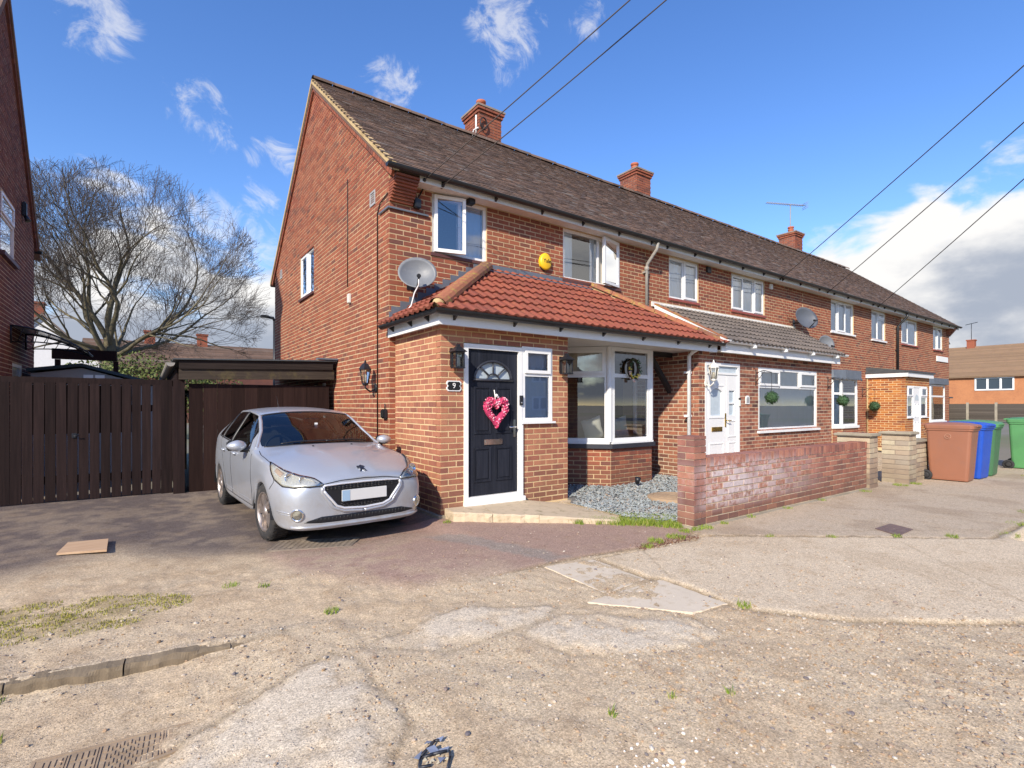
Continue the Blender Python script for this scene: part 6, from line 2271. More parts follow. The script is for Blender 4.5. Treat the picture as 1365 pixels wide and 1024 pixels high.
# ================================================================== ground
def vnoise(x, y, scale, seed):
    r_ = np.random.default_rng(seed)
    g = r_.random((256, 256))
    u, v = x * scale, y * scale
    i, j = np.floor(u).astype(int), np.floor(v).astype(int)
    fu, fv = u - i, v - j
    fu = fu * fu * (3 - 2 * fu); fv = fv * fv * (3 - 2 * fv)
    a = g[i % 256, j % 256]; b_ = g[(i + 1) % 256, j % 256]; c = g[i % 256, (j + 1) % 256]; d_ = g[(i + 1) % 256, (j + 1) % 256]
    return (a * (1 - fu) + b_ * fu) * (1 - fv) + (c * (1 - fu) + d_ * fu) * fv
def fbm(x, y, scale, seed, oct_=4):
    s = 0; a = .5; t_ = 0
    for k in range(oct_):
        s = s + a * vnoise(x, y, scale * 2 ** k, seed + k); t_ += a; a *= .55
    return s / t_
def sdf(x, y, poly):
    """signed distance, positive inside"""
    p = np.array(poly, dtype=float); n_ = len(p)
    d = np.full(x.shape, 1e9); ins = np.zeros(x.shape, dtype=bool)
    for k in range(n_):
        a, b_ = p[k], p[(k + 1) % n_]
        e = b_ - a
        wx, wy = x - a[0], y - a[1]
        t_ = np.clip((wx * e[0] + wy * e[1]) / (e @ e), 0, 1)
        d = np.minimum(d, (wx - e[0] * t_) ** 2 + (wy - e[1] * t_) ** 2)
        c = ((a[1] <= y) & (b_[1] > y)) | ((b_[1] <= y) & (a[1] > y))
        xi = a[0] + (y - a[1]) / (e[1] if abs(e[1]) > 1e-9 else 1e-9) * e[0]
        ins ^= c & (x < xi)
    d = np.sqrt(d)
    return np.where(ins, d, -d)
def sstep(a, b_, v):
    t_ = np.clip((v - a) / (b_ - a), 0, 1)
    return t_ * t_ * (3 - 2 * t_)

ASPH = [(-2.4, 10.5), (-2.4, 5.9), (-.93, 5.75), (-.2, 6.25), (.35, 5.7), (.85, 5.35), (1.5, 5.1), (2.5, 5.2), (3.2, 5.3), (3.2, 10.5)]
REDA = [(.75, 5.5), (.95, 4.5), (1.30, 3.85), (1.57, 3.48), (2.81, 3.5), (3.26, 3.47), (4.63, 3.28), (5.02, 3.5), (5.1, 3.9), (4.6, 4.3), (4.2, 4.7), (3.05, 5.6), (2.98, 5.75), (1.5, 5.75)]
TREN = [(2.45, 5.1), (2.75, 5.05), (3.20, 3.50), (2.90, 3.50)]
SL1 = [(2.81, 3.45), (3.30, 3.34), (3.26, 2.73), (2.78, 2.69)]
SL2 = [(2.55, 2.66), (3.36, 2.66), (3.34, 2.06), (3.01, 2.10)]
P3 = [(.99, 2.95), (1.79, 3.09), (2.35, 2.72), (2.1, 2.6), (1.41, 2.58)]
P4 = [(1.87, 2.53), (2.3, 2.61), (2.95, 2.09), (2.86, 1.76), (2.32, 1.86), (1.95, 2.15)]
P5 = [(-.2, 2.40), (.15, 2.62), (.86, 2.98), (.95, 2.8), (.97, 2.11), (.72, 1.85), (.3, 1.6), (-.3, 1.8)]
HARD = [(3.37, 2.63), (3.39, 2.42), (3.33, 1.95), (3.72, 1.42), (4.53, .80), (6.07, .1), (18, -.2), (18, 1.2), (8.34, 1.4), (7.13, 1.45), (6.23, 2.2), (4.84, 3.28), (4.6, 3.22), (3.34, 3.36), (3.30, 2.75)]
PAVE = [(4.9, 3.5), (4.84, 3.28), (6.23, 2.2), (7.13, 1.45), (18, 1.25), (18, 3.6), (12, 3.7), (9.7, 3.7), (5.2, 3.6)]
GARD = [(4.55, 4.75), (4.72, 5.30), (5.09, 5.60), (5.09, 7.1), (8.3, 7.1), (8.3, 3.72), (5.0, 3.72), (4.75, 4.2)]
GRASS_R = [(4.05, 4.60), (4.35, 4.42), (4.7, 4.62), (5.3, 4.0), (5.04, 3.76), (4.9, 3.62), (4.6, 4.05), (4.3, 4.30)]
GRASS_L = [(-1.2, 4.75), (-.55, 4.80), (.05, 4.58), (.18, 4.42), (-.15, 4.15), (-.7, 4.25), (-1.2, 4.2)]
KA, KB = np.array([-.95, 3.63]), np.array([1.02, 3.385])

def ground_fields(X, Y):
    n1 = fbm(X, Y, 1.3, 3); n2 = fbm(X, Y, 6.0, 17); n3 = fbm(X, Y, 26.0, 31, 3); n4 = fbm(X, Y, .45, 51, 3)
    jit = (n2 - .5) * .14 + (n3 - .5) * .05
    jit2 = (n2 - .5) * .05 + (n3 - .5) * .03
    big = (n1 - .5) * .9
    w_ = {}
    w_['asph'] = sstep(-.45, .50, sdf(X, Y, ASPH) + big * .7 + jit * 1.6)
    rd = sdf(X, Y, REDA)
    soft = sstep(1.9, 2.8, X)                  # the left edge of the red tarmac is worn away, the right one is crisp
    w_['red'] = sstep(-.05, .35, rd + big * .35 + jit) * (1 - soft) + sstep(-.015, .02, rd + jit2) * soft
    w_['tren'] = sstep(-.03, .06, sdf(X, Y, TREN) + jit)
    c = np.zeros_like(X)
    for P_, hard in ((P3, 0), (P4, 0), (P5, 0)):
        c = np.maximum(c, sstep(-.09, .15, sdf(X, Y, P_) + jit * 1.5) * (.35 + .65 * sstep(.35, .6, n2)))
    w_['conc'] = c
    hd = sdf(X, Y, HARD)
    w_['hard'] = sstep(-.02, .05, hd + jit2 * 1.5)
    w_['pave'] = sstep(-.01, .02, sdf(X, Y, PAVE) + jit2)
    w_['gard'] = sstep(-.05, .05, sdf(X, Y, GARD) + jit2)
    # worn joints between the pours
    cr = np.zeros_like(X)
    for P_, wd, k in ((HARD, .018, 1.0), (SL1, .014, .5), (SL2, .014, .5), (P3, .02, .5), (P5, .022, .6), (P4, .02, .4), (PAVE, .018, .8)):
        cr = np.maximum(cr, k * np.exp(-((sdf(X, Y, P_) + jit2 * .7) / wd) ** 2))
    cr = np.maximum(cr, .9 * np.exp(-((rd + jit2) / .022) ** 2) * soft)
    for (a, b_) in (((5.4, 3.1), (7.6, 1.6)), ((7.4, 3.4), (8.9, 1.35)), ((9.8, 3.4), (11.6, 1.3)), ((3.4, 2.55), (3.9, 3.3)), ((5.0, .8), (6.4, 2.1))):
        a, b_ = np.array(a), np.array(b_)
        e = b_ - a
        t_ = np.clip(((X - a[0]) * e[0] + (Y - a[1]) * e[1]) / (e @ e), 0, 1)
        d_ = np.hypot(X - a[0] - e[0] * t_, Y - a[1] - e[1] * t_) + np.abs(jit2)
        cr = np.maximum(cr, .55 * np.exp(-(d_ / .014) ** 2))
    w_['crack'] = cr
    # remains of the kerb: ground towards the road sits a little lower
    e = KB - KA; L_ = np.hypot(*e); e = e / L_
    s = (X - KA[0]) * e[0] + (Y - KA[1]) * e[1]
    q = (X - KA[0]) * (-e[1]) + (Y - KA[1]) * e[0] + jit2 * .6 + .01 * np.sin(s * 5)
    dropk = sstep(-.012, .012, -q) * (1 - sstep(.9, 2.0, s)) * .055
    w_['kerb'] = np.exp(-((q - .03) / .035) ** 2) * (1 - sstep(1.55, 2.05, s))
    w_['kface'] = np.exp(-((q + .004) / .014) ** 2) * (1 - sstep(1.5, 2.0, s))
    dropr = sstep(-.02, .02, 1.33 - Y) * sstep(7.2, 7.7, X) * .10
    w_['kerb2'] = np.exp(-((Y - 1.40) / .06) ** 2) * sstep(7.0, 7.4, X)
    dirt = np.clip(1 - np.maximum.reduce([w_['asph'], w_['red'], w_['conc'], w_['hard'], w_['pave'], w_['gard']]), 0, 1)
    w_['dirt'] = dirt
    Z = -dropk - dropr + (n4 - .5) * .02 * (1 - w_['pave'])
    Z = Z + dirt * ((n1 - .5) * .03 + (n2 - .5) * .022 + (n3 - .5) * .012) + (1 - dirt) * ((n2 - .5) * .004 + (n3 - .5) * .003)
    Z = Z + .012 * w_['conc'] + .016 * w_['hard'] + .010 * w_['red'] + .006 * w_['asph'] + .014 * w_['pave'] - .012 * cr + .008 * w_['kerb']
    Z = np.where(Y > 5.3, Z * .6, Z)
    Z = Z - .045 * sstep(4.2, 5.2, Y) * sstep(9.7, 8.9, Y) * sstep(2.95, 2.6, X) * sstep(-.6, .4, X)
    return Z, w_, (n1, n2, n3, n4)

def axis(a, b_, fine0, fine1, h0, h1):
    out = [a]
    while out[-1] < b_:
        x = out[-1]
        if x < fine0: h = h0 + (fine0 - x) * .012
        elif x > fine1: h = min(h1, h0 + (x - fine1) * .006)
        else: h = h0
        out.append(x + h)
    return np.array(out)
gx = axis(-2.6, 17.6, -1.2, 4.6, .021, .09)
gy = axis(.1, 10.4, .3, 4.9, .021, .05)
GX, GYg = np.meshgrid(gx, gy, indexing='ij')
GZ, GW_, (gn1, gn2, gn3, gn4) = ground_fields(GX, GYg)
def ground_z(x, y):
    z, _, _ = ground_fields(np.array([[float(x)]]), np.array([[float(y)]]))
    return float(z[0, 0])
def mixa(c, w_, col):
    return c * (1 - w_[..., None]) + np.array(col) * w_[..., None]
c = np.zeros(GX.shape + (3,)) + np.array((0.53, 0.41, 0.27))
c = mixa(c, sstep(.38, .62, gn1), (0.54, 0.43, 0.29))
c = mixa(c, sstep(.48, .68, gn2) * .5, (0.40, 0.29, 0.18))
c = mixa(c, sstep(.55, .75, gn4) * .5, (0.58, 0.475, 0.345))
dusty = sstep(.42, .68, gn2 * .6 + gn1 * .4)
c = mixa(c, GW_['asph'] * (1 - .28 * dusty), (0.125, 0.100, 0.090))
c = mixa(c, GW_['red'] * (.92 - .5 * dusty * sstep(3.2, 1.2, GX) - .18 * dusty), (0.33, 0.22, 0.175))
c = mixa(c, GW_['tren'] * .7, (0.27, 0.235, 0.20))
c = mixa(c, GW_['conc'] * .95, (0.61, 0.52, 0.395))
c = mixa(c, GW_['hard'] * (.9 - .35 * sstep(.55, .75, gn2)), (0.60, 0.49, 0.35))
c = mixa(c, GW_['hard'] * sstep(.52, .68, gn1) * .5, (0.49, 0.38, 0.255))
c = mixa(c, GW_['pave'] * (.9 - .3 * dusty), (0.45, 0.365, 0.27))
c = mixa(c, GW_['pave'] * sstep(.5, .7, gn1) * .6, (0.33, 0.25, 0.175))
c = mixa(c, GW_['gard'], (0.17, 0.165, 0.155))
c = mixa(c, np.clip(GW_['kerb'] * .5 + GW_['kerb2'] * .8, 0, 1), (0.40, 0.34, 0.26))
c = mixa(c, GW_['kface'] * .8, (0.17, 0.135, 0.10))  # brown kerb face, darkened with its shade put into the colour
c = mixa(c, np.clip(GW_['crack'], 0, 1) * .85, (0.21, 0.155, 0.09))
moss = np.clip(sstep(-.25, .05, sdf(GX, GYg, GRASS_L)) * .7 + sstep(-.1, .05, sdf(GX, GYg, GRASS_R)) * .8, 0, 1) * sstep(.35, .6, gn2)
c = mixa(c, moss * .6, (0.26, 0.21, 0.075))
stone = np.clip(GW_['dirt'] * (.55 + .45 * sstep(.4, .65, gn1)) + GW_['hard'] * .55 + GW_['conc'] * .25 + GW_['pave'] * .3, 0, 1)
nx_, ny_ = GX.shape
V = np.stack([GX, GYg, GZ], -1).reshape(-1, 3)
idx = np.arange(nx_ * ny_).reshape(nx_, ny_)
Fq = np.stack([idx[:-1, :-1], idx[1:, :-1], idx[1:, 1:], idx[:-1, 1:]], -1).reshape(-1, 4)
m, nt, b = new_mat('ground_mix')
p = wpos(nt)
at = nd(nt, 'ShaderNodeAttribute', attribute_name='tone').outputs['Color']
st = nd(nt, 'ShaderNodeAttribute', attribute_name='stone').outputs['Fac']
def cells(scale, lo, hi, amount, base, cols, keep):
    vo = nd(nt, 'ShaderNodeTexVoronoi', {'Vector': p, 'Scale': scale})
    cellr = nd(nt, 'ShaderNodeSeparateColor', {0: vo.outputs['Color']}).outputs
    mk = maprange(nt, vo.outputs['Distance'], hi, lo)
    mk = math_(nt, 'MULTIPLY', mk, maprange(nt, cellr[0], keep, keep + .06))
    col = ramp(nt, cellr[1], cols)
    return mixc(nt, math_(nt, 'MULTIPLY', math_(nt, 'MULTIPLY', mk, amount), st), base, col), mk
STC = [(0.0, (0.62, 0.54, 0.42)), (0.3, (0.40, 0.25, 0.13)), (0.5, (0.55, 0.47, 0.36)), (0.68, (0.16, 0.14, 0.15)), (0.85, (0.48, 0.30, 0.16)), (1.0, (0.72, 0.68, 0.60))]
col = at
k1 = math_(nt, 'MULTIPLY_ADD', noise(nt, p, 46.0, 6.0, 0.75), 1.0, 0.52)
col = mixc(nt, 1.0, col, nd(nt, 'ShaderNodeCombineColor', {0: k1, 1: k1, 2: k1}).outputs[0], 'MULTIPLY')
col = mixc(nt, maprange(nt, noise(nt, p, 7.0, 7.0, 0.7), .52, .72, 0, .45), col, mixc(nt, 1.0, col, (.62, .52, .40), 'MULTIPLY'))
col, mk0 = cells(190.0, .25, .45, .75, col, STC, .45)
col, mk1 = cells(85.0, .22, .38, .9, col, STC, .62)
col, mk2 = cells(38.0, .18, .30, .9, col, STC, .86)
# aggregate in every hard surface
vo = nd(nt, 'ShaderNodeTexVoronoi', {'Vector': p, 'Scale': 150.0})
ag = nd(nt, 'ShaderNodeSeparateColor', {0: vo.outputs['Color']}).outputs[0]
k2 = maprange(nt, ag, 0, 1, .72, 1.28, False)
col = mixc(nt, 1.0, col, nd(nt, 'ShaderNodeCombineColor', {0: k2, 1: k2, 2: k2}).outputs[0], 'MULTIPLY')
link(nt, col, b.inputs['Base Color'])
b.inputs['Roughness'].default_value = .92
b.inputs['Specular IOR Level'].default_value = .15
hgt = math_(nt, 'ADD', math_(nt, 'MULTIPLY', noise(nt, p, 60.0, 6.0, .7), .6), math_(nt, 'ADD', math_(nt, 'MULTIPLY', mk1, .5), math_(nt, 'MULTIPLY', math_(nt, 'ADD', mk2, mk0), .35)))
bump(nt, b, hgt, .55, .011)
gr = mesh_obj('ground', V, Fq, 'ground_mix', None, smooth=True)
gr['kind'] = 'structure'
a_ = gr.data.attributes.new('tone', 'FLOAT_COLOR', 'POINT')
a_.data.foreach_set('color', np.concatenate([c.reshape(-1, 3), np.ones((nx_ * ny_, 1))], 1).astype(np.float32).ravel())
a_ = gr.data.attributes.new('stone', 'FLOAT', 'POINT')
a_.data.foreach_set('value', stone.reshape(-1).astype(np.float32))
# land out to the horizon: plain tarmac and verge
m, nt, b = new_mat('land')
p = wpos(nt)
link(nt, mixc(nt, maprange(nt, noise(nt, p, .05, 5.0), .4, .65), (0.20, 0.175, 0.15), (0.13, 0.14, 0.06)), b.inputs['Base Color'])
b.inputs['Roughness'].default_value = .95
mb = MB()
mb.quad((-900, -900, -.14), (900, -900, -.14), (900, 900, -.14), (-900, 900, -.14))
o = mb.build('land', 'land'); o['kind'] = 'structure'

def slabthing(name, label, cat, poly, z0, z1, mat, group=None, splits=None):
    pass
# the two pale slabs with crisp edges
for (P_, lab) in ((SL1, 'pale rectangular concrete slab set into the worn ground'), (SL2, 'pale pointed concrete slab nearest the camera')):
    mb = MB()
    cx = sum(q[0] for q in P_) / 4; cy = sum(q[1] for q in P_) / 4
    pts = []
    for k in range(4):
        a, b_ = Vector(P_[k]), Vector(P_[(k + 1) % 4])
        for j in range(9):
            q = a.lerp(b_, j / 9)
            pts.append((q.x + rng.uniform(-.008, .008) , q.y + rng.uniform(-.008, .008), 0))
    zb = ground_z(cx, cy) + .002
    vs = [(q[0], q[1], zb - .06) for q in pts] + [(q[0], q[1], zb - .02) for q in pts] + [(cx + (q[0] - cx) * .99, cy + (q[1] - cy) * .99, zb + .0) for q in pts]
    n = len(pts)
    fs = [(i * n + k, i * n + (k + 1) % n, (i + 1) * n + (k + 1) % n, (i + 1) * n + k) for i in range(2) for k in range(n)] + [[2 * n + k for k in range(n)]]
    mb.add(vs, fs)
    o = mb.build('concrete_slab', 'slab_concrete' if 'slab_concrete' in MATS else simple('slab_concrete', (0.60, 0.51, 0.39), .9, var=.12, scale=5, dirt=((0.46, 0.36, 0.23), .8), bumps=.6, bscale=110).name, gr)
    o.location -= WL[gr]

# broken kerb: a few eroded lengths standing a hand's width over the road side
simple('kerb_concrete', (0.17, 0.13, 0.085), .95, var=.35, scale=7, dirt=((0.25, 0.195, 0.125), .8), bumps=.6, bscale=90)  # brown concrete, darkened further for the shadow on its face
kd = Vector((KB[0] - KA[0], KB[1] - KA[1], 0)); kl = kd.length; kd.normalize(); kn = Vector((-kd.y, kd.x, 0))
edges_ = [0.0, .38, .87, 1.38, 1.95]
def kn_(s_, f, sd):
    return float(vnoise(np.array([s_ + 3.0]), np.array([sd * 1.7]), f, 90 + sd)[0]) - .5
for i in range(4):
    a, b_ = edges_[i] + .004, edges_[i + 1] - .004
    vs, n = [], 40
    for k in range(n):
        s_ = a + (b_ - a) * k / (n - 1)
        p_ = Vector((KA[0], KA[1], 0)) + kd * s_ + kn * (.01 * math.sin(s_ * 5))
        g1 = ground_z(p_.x + kn.x * .09, p_.y + kn.y * .09)
        e_ = kn_(s_, 9, 1) * .02 - .004 - .022 * max(0, s_ - 1.1); f_ = kn_(s_, 11, 2) * .022 + kn_(s_, 40, 3) * .006; h_ = kn_(s_, 17, 4) * .02
        for (o__, z_) in ((-.040 + f_, -.16), (-.034 + f_ + h_, g1 - .026 + kn_(s_, 13, 5) * .02), (-.020 + f_ - h_ * .5, g1 - .002 + e_), (.03, g1 + .006 + e_ * .4), (.06, g1 - .003)):
            q = p_ + kn * o__; vs.append((q.x, q.y, z_))
    fs = [(5 * k + j, 5 * k + j + 1, 5 * k + j + 6, 5 * k + j + 5) for k in range(n - 1) for j in range(4)] + [[0, 1, 2, 3, 4], [5 * (n - 1) + j for j in (4, 3, 2, 1, 0)]]
    mb = MB(); mb.add(vs, fs); mb.build('kerb_stone', 'kerb_concrete', gr)

# ------------------------------------------------------------------ loose pebbles
def stone_protos(n_=5):
    out = []
    for k in range(n_):
        bm = bmesh.new(); bmesh.ops.create_icosphere(bm, subdivisions=1, radius=1.0)
        v = np.array([q.co[:] for q in bm.verts]); f = np.array([[q.index for q in fa.verts] for fa in bm.faces])
        v *= 1 + nrng.uniform(-.22, .22, (len(v), 1)); v *= np.array([1, .75, .55])
        out.append((v, f)); bm.free()
    return out
protos = stone_protos()
def scatter(n_, box, dens, rad, seed, sink=.35):
    r_ = np.random.default_rng(seed)
    xs = r_.uniform(box[0], box[1], n_ * 4); ys = r_.uniform(box[2], box[3], n_ * 4)
    z, w_, nn_ = ground_fields(xs[None], ys[None])
    d_ = dens(xs, ys, w_, nn_)[0] if callable(dens) else dens
    ok = r_.random(len(xs)) < d_
    xs, ys, z = xs[ok][:n_], ys[ok][:n_], z[0][ok][:n_]
    rr = rad(r_, len(xs))
    V_, F_, o_ = [], [], 0
    for k in range(len(xs)):
        v, f = protos[k % len(protos)]
        a = r_.uniform(0, 6.28); ca, sa = math.cos(a), math.sin(a)
        q = v * rr[k]
        q = np.stack([q[:, 0] * ca - q[:, 1] * sa, q[:, 0] * sa + q[:, 1] * ca, q[:, 2]], 1) + np.array([xs[k], ys[k], z[k] + rr[k] * .5 * (1 - sink)])
        V_.append(q); F_.append(f + o_); o_ += len(v)
    return np.vstack(V_), np.vstack(F_)
m, nt, b = new_mat('pebble')
link(nt, ramp(nt, rnd(nt), [(0.0, (0.50, 0.41, 0.30)), (0.25, (0.34, 0.22, 0.12)), (0.45, (0.50, 0.42, 0.32)), (0.6, (0.15, 0.13, 0.135)), (0.78, (0.44, 0.29, 0.17)), (0.94, (0.58, 0.53, 0.45)), (1.0, (0.30, 0.25, 0.2))]), b.inputs['Base Color'])
b.inputs['Roughness'].default_value = .8
V1, F1 = scatter(12000, (-.9, 5.2, .35, 4.6), lambda x, y, w_, n_: np.clip(w_['dirt'] * .5 * sstep(.35, .65, n_[0]) + w_['hard'] * .10 + .05 + .35 * w_['crack'], 0, 1) * np.clip(1.3 - .2 * np.hypot(x - 1.5, y - 1), .15, 1), lambda r_, n_: np.clip(r_.lognormal(math.log(.0046), .45, n_), .002, .016), 5)
V2, F2 = scatter(3500, (1.9, 5.0, .35, 2.2), lambda x, y, w_, n_: np.clip(w_['dirt'] * .6 + .1, 0, 1), lambda r_, n_: np.clip(r_.lognormal(math.log(.0058), .4, n_), .003, .016), 9)
o = mesh_obj('pebbles', np.vstack([V1, V2]), np.vstack([F1, F2 + len(V1)]), 'pebble'); o['kind'] = 'stuff'

# white stones at the near edge, one by one
simple('white_stone', (0.74, 0.70, 0.64), .8, var=.12, scale=12, bumps=.2)
WS = [(440, 555, 25), (690, 605, 35), (405, 595, 15), (685, 548, 20), (818, 638, 20), (775, 672, 25), (935, 655, 28), (820, 790, 35), (225, 690, 30), (165, 735, 33), (95, 775, 15), (215, 825, 25), (415, 850, 40), (375, 885, 20), (562, 872, 52),
      (685, 880, 46), (490, 908, 32), (210, 920, 20), (340, 925, 30), (600, 932, 36), (20, 925, 25), (1230, 795, 15), (295, 935, 30), (530, 905, 28), (690, 932, 30), (430, 935, 22), (505, 495, 14), (1005, 605, 12)]
ORD = 'first second third fourth fifth sixth seventh eighth ninth tenth eleventh twelfth thirteenth fourteenth fifteenth sixteenth seventeenth eighteenth nineteenth twentieth'.split()
WS.sort()
for wi, (cx, cy, s) in enumerate(WS):
    u, v = 820 + cx / 7.58, 900 + cy / 7.58
    q = dirv(u, v); tt = -CAM_Z / q.z
    x, y = q.x * tt, q.y * tt
    r_ = max(.006, s / 7.58 * (CT * x + ST * y) / F_PX * .62)
    bm = bmesh.new(); bmesh.ops.create_icosphere(bm, subdivisions=2, radius=1.0)
    sx = rng.uniform(1.0, 1.5) if s > 40 else rng.uniform(.9, 1.2)
    seeds = [Vector((rng.uniform(-1, 1), rng.uniform(-1, 1), rng.uniform(-1, 1))).normalized() for _ in range(5)]
    for vv in bm.verts:
        k = 1.0
        for sd in seeds:
            dd = vv.co.dot(sd)
            if dd > .72: k *= .72 / dd
        vv.co = Vector((vv.co.x * k * sx, vv.co.y * k * .8, vv.co.z * k * .65)) * r_
    M = Matrix.Translation((x, y, ground_z(x, y) + r_ * .42)) @ Matrix.Rotation(rng.uniform(0, 6.28), 4, 'Z')
    mb = MB(); mb.addbm(bm, 0, False, M)
    o = mb.build('white_stone', 'white_stone')
    nm_ = ORD[wi] + ' from the left' if wi < 14 else (ORD[len(WS) - 1 - wi] + ' from the right')
    tag(o, ('large' if s > 40 else 'small' if s < 22 else 'medium') + ' white stone, ' + nm_.replace('first from', 'nearest to') + ' among the loose stones on the dirt', 'stone', 'loose white stones on the dirt')

# ------------------------------------------------------------------ slate chippings in the front garden
m, nt, b = new_mat('slate_chip')
link(nt, ramp(nt, rnd(nt), [(0.0, (0.25, 0.28, 0.28)), (0.4, (0.34, 0.37, 0.365)), (0.7, (0.20, 0.225, 0.24)), (0.88, (0.42, 0.42, 0.39)), (1.0, (0.30, 0.22, 0.16))]), b.inputs['Base Color'])
b.inputs['Roughness'].default_value = .75
fb = full_box(1, 1, 1)
bv, bf = np.array(fb[0]) , np.array(fb[1])
r_ = np.random.default_rng(77)
V_, F_, o_ = [], [], 0
xs = r_.uniform(4.6, 8.2, 30000); ys = r_.uniform(3.75, 7.1, 30000)
ok = (sdf(xs, ys, GARD) > .06) & (sdf(xs, ys, [(5.4, 7.1), (6.38, 6.06), (7.48, 6.06), (8.2, 7.1)]) < -.02)
ok &= r_.random(len(xs)) < np.where(ys < 5.2, 1.0, .7)
xs, ys = xs[ok][:9500], ys[ok][:9500]
for k in range(len(xs)):
    s = r_.uniform(.012, .034); 
    q = bv * np.array([s * 1.3, s * r_.uniform(.5, .9), r_.uniform(.004, .010)]) * (1 + r_.uniform(-.2, .2, (8, 1)))
    Rm = np.array(Matrix.Rotation(r_.uniform(0, 6.28), 3, 'Z') @ Matrix.Rotation(r_.normal(0, .35), 3, 'X') @ Matrix.Rotation(r_.normal(0, .35), 3, 'Y'))
    V_.append(q @ Rm.T + np.array([xs[k], ys[k], .030 + r_.uniform(0, .022)])); F_.append(bf + o_); o_ += 8
o = mesh_obj('slate_chippings', np.vstack(V_), np.vstack(F_), 'slate_chip'); o['kind'] = 'stuff'
mb = MB()
mb.prism([(q[0], q[1], -.03) for q in [(4.74, 4.25), (4.72, 5.26), (5.086, 5.60), (5.086, 7.08), (8.23, 7.08), (8.23, 3.75), (5.05, 3.75)]], (0, 0, .055))
o = mb.build('garden_bed', simple('garden_soil', (0.15, 0.145, 0.135), .95, var=.2, scale=9, bumps=.6, bscale=60).name); o['kind'] = 'structure'
# round stepping stone
t = root('stepping_stone', (6.25, 4.72, .03), 'round tan stepping stone lying in the slate chippings behind the wall pier', 'stepping stone')
mb = MB()
mb.lathe([(0, .055), (.20, .056), (.33, .052), (.36, .04), (.365, 0)], Matrix.Translation((6.25, 4.72, .03)), 28)
mb.build('disc', simple('tan_stone', (0.36, 0.25, 0.155), .9, var=.15, dirt=((0.22, 0.17, 0.12), .6), bumps=.4).name, t)
mb = MB()
for k in range(4):
    rr = .07 + .07 * k
    mb.tube([(6.25 + rr * math.cos(2 * math.pi * j / 28), 4.72 + rr * math.sin(2 * math.pi * j / 28), .084) for j in range(29)], .006, 5)
mb.build('ring_pattern', 'tan_stone', t)
t = root('garden_spotlight', (6.72, 5.82, .05), 'small black garden spotlight standing on the chippings by the bay', 'spotlight')
mb = MB()
mb.lathe([(0, .06), (.035, .06), (.05, .16), (.046, .16), (.03, .08), (0, .08)], Matrix.Translation((6.72, 5.80, .03)) @ Matrix.Rotation(R(12), 4, 'X'), 14)
mb.tube([(6.72, 5.80, 0), (6.72, 5.80, .1)], .012, 6)
mb.build('housing', 'black_metal', t)

# ------------------------------------------------------------------ door step in three cast slabs
t = root('door_step', (3.8, 5.2, 0), 'cracked pale concrete door step with a chipped rough front edge', 'step')
simple('step_concrete', (0.55, 0.44, 0.30), .9, var=.14, scale=4, dirt=((0.24, 0.19, 0.10), .85), bumps=.7, bscale=60)
m, nt, b = new_mat('step_concrete_rough')
fa, fb_ = Vector((3.00, 5.40)), Vector((4.52, 4.14))
bk = [Vector((3.03, 5.67)), Vector((4.25, 5.67)), Vector((4.70, 5.28)), Vector((4.66, 4.30))]
cuts = [0.0, .24, .52, 1.0]
bp = [Vector((3.03, 5.67)), Vector((3.55, 5.67)), Vector((4.25, 5.67)), Vector((4.66, 4.30))]
for i in range(3):
    a, b_ = fa.lerp(fb_, cuts[i]), fa.lerp(fb_, cuts[i + 1])
    front = [a.lerp(b_, j / 10) for j in range(11)]
    e = (b_ - a).normalized(); nrm_ = Vector((e.y, -e.x))
    if nrm_.y > 0: nrm_ = -nrm_
    front = [q + nrm_ * rng.uniform(-.012, .012) - e * (.003 if j == 10 else 0) + e * (.003 if j == 0 else 0) for j, q in enumerate(front)]
    back = [bp[i + 1], bp[i]] if i < 2 else [bp[3], Vector((4.70, 5.28)), bp[2]]
    h0, h1 = .118 - .012 * i, .106 - .012 * i - (.03 if i == 2 else 0)
    poly = front + back
    vs, n = [], len(poly)
    for lev in range(4):
        for j, q in enumerate(poly):
            if j < 11:
                f = j / 10; hh = h0 + (h1 - h0) * f
                if lev == 0: z, d_ = -.06, .0
                elif lev == 1: z, d_ = hh * .55, rng.uniform(-.006, .008)
                elif lev == 2: z, d_ = hh - .014, rng.uniform(-.004, .006)
                else: z, d_ = hh, -.016 + rng.uniform(-.008, .004)
                p_ = q + nrm_ * d_
            else:
                hh = h1 if (i < 2 and j == 11) or (i == 2 and j < 13) else h0
                z = (-.06, .04, .07, hh)[lev]; p_ = q
            vs.append((p_.x, p_.y, z))
    fs = [(l_ * n + k, l_ * n + (k + 1) % n, (l_ + 1) * n + (k + 1) % n, (l_ + 1) * n + k) for l_ in range(3) for k in range(n)] + [[3 * n + k for k in range(n)]]
    mb = MB(); mb.add(vs, fs); mb.build('slab', 'step_concrete', t)

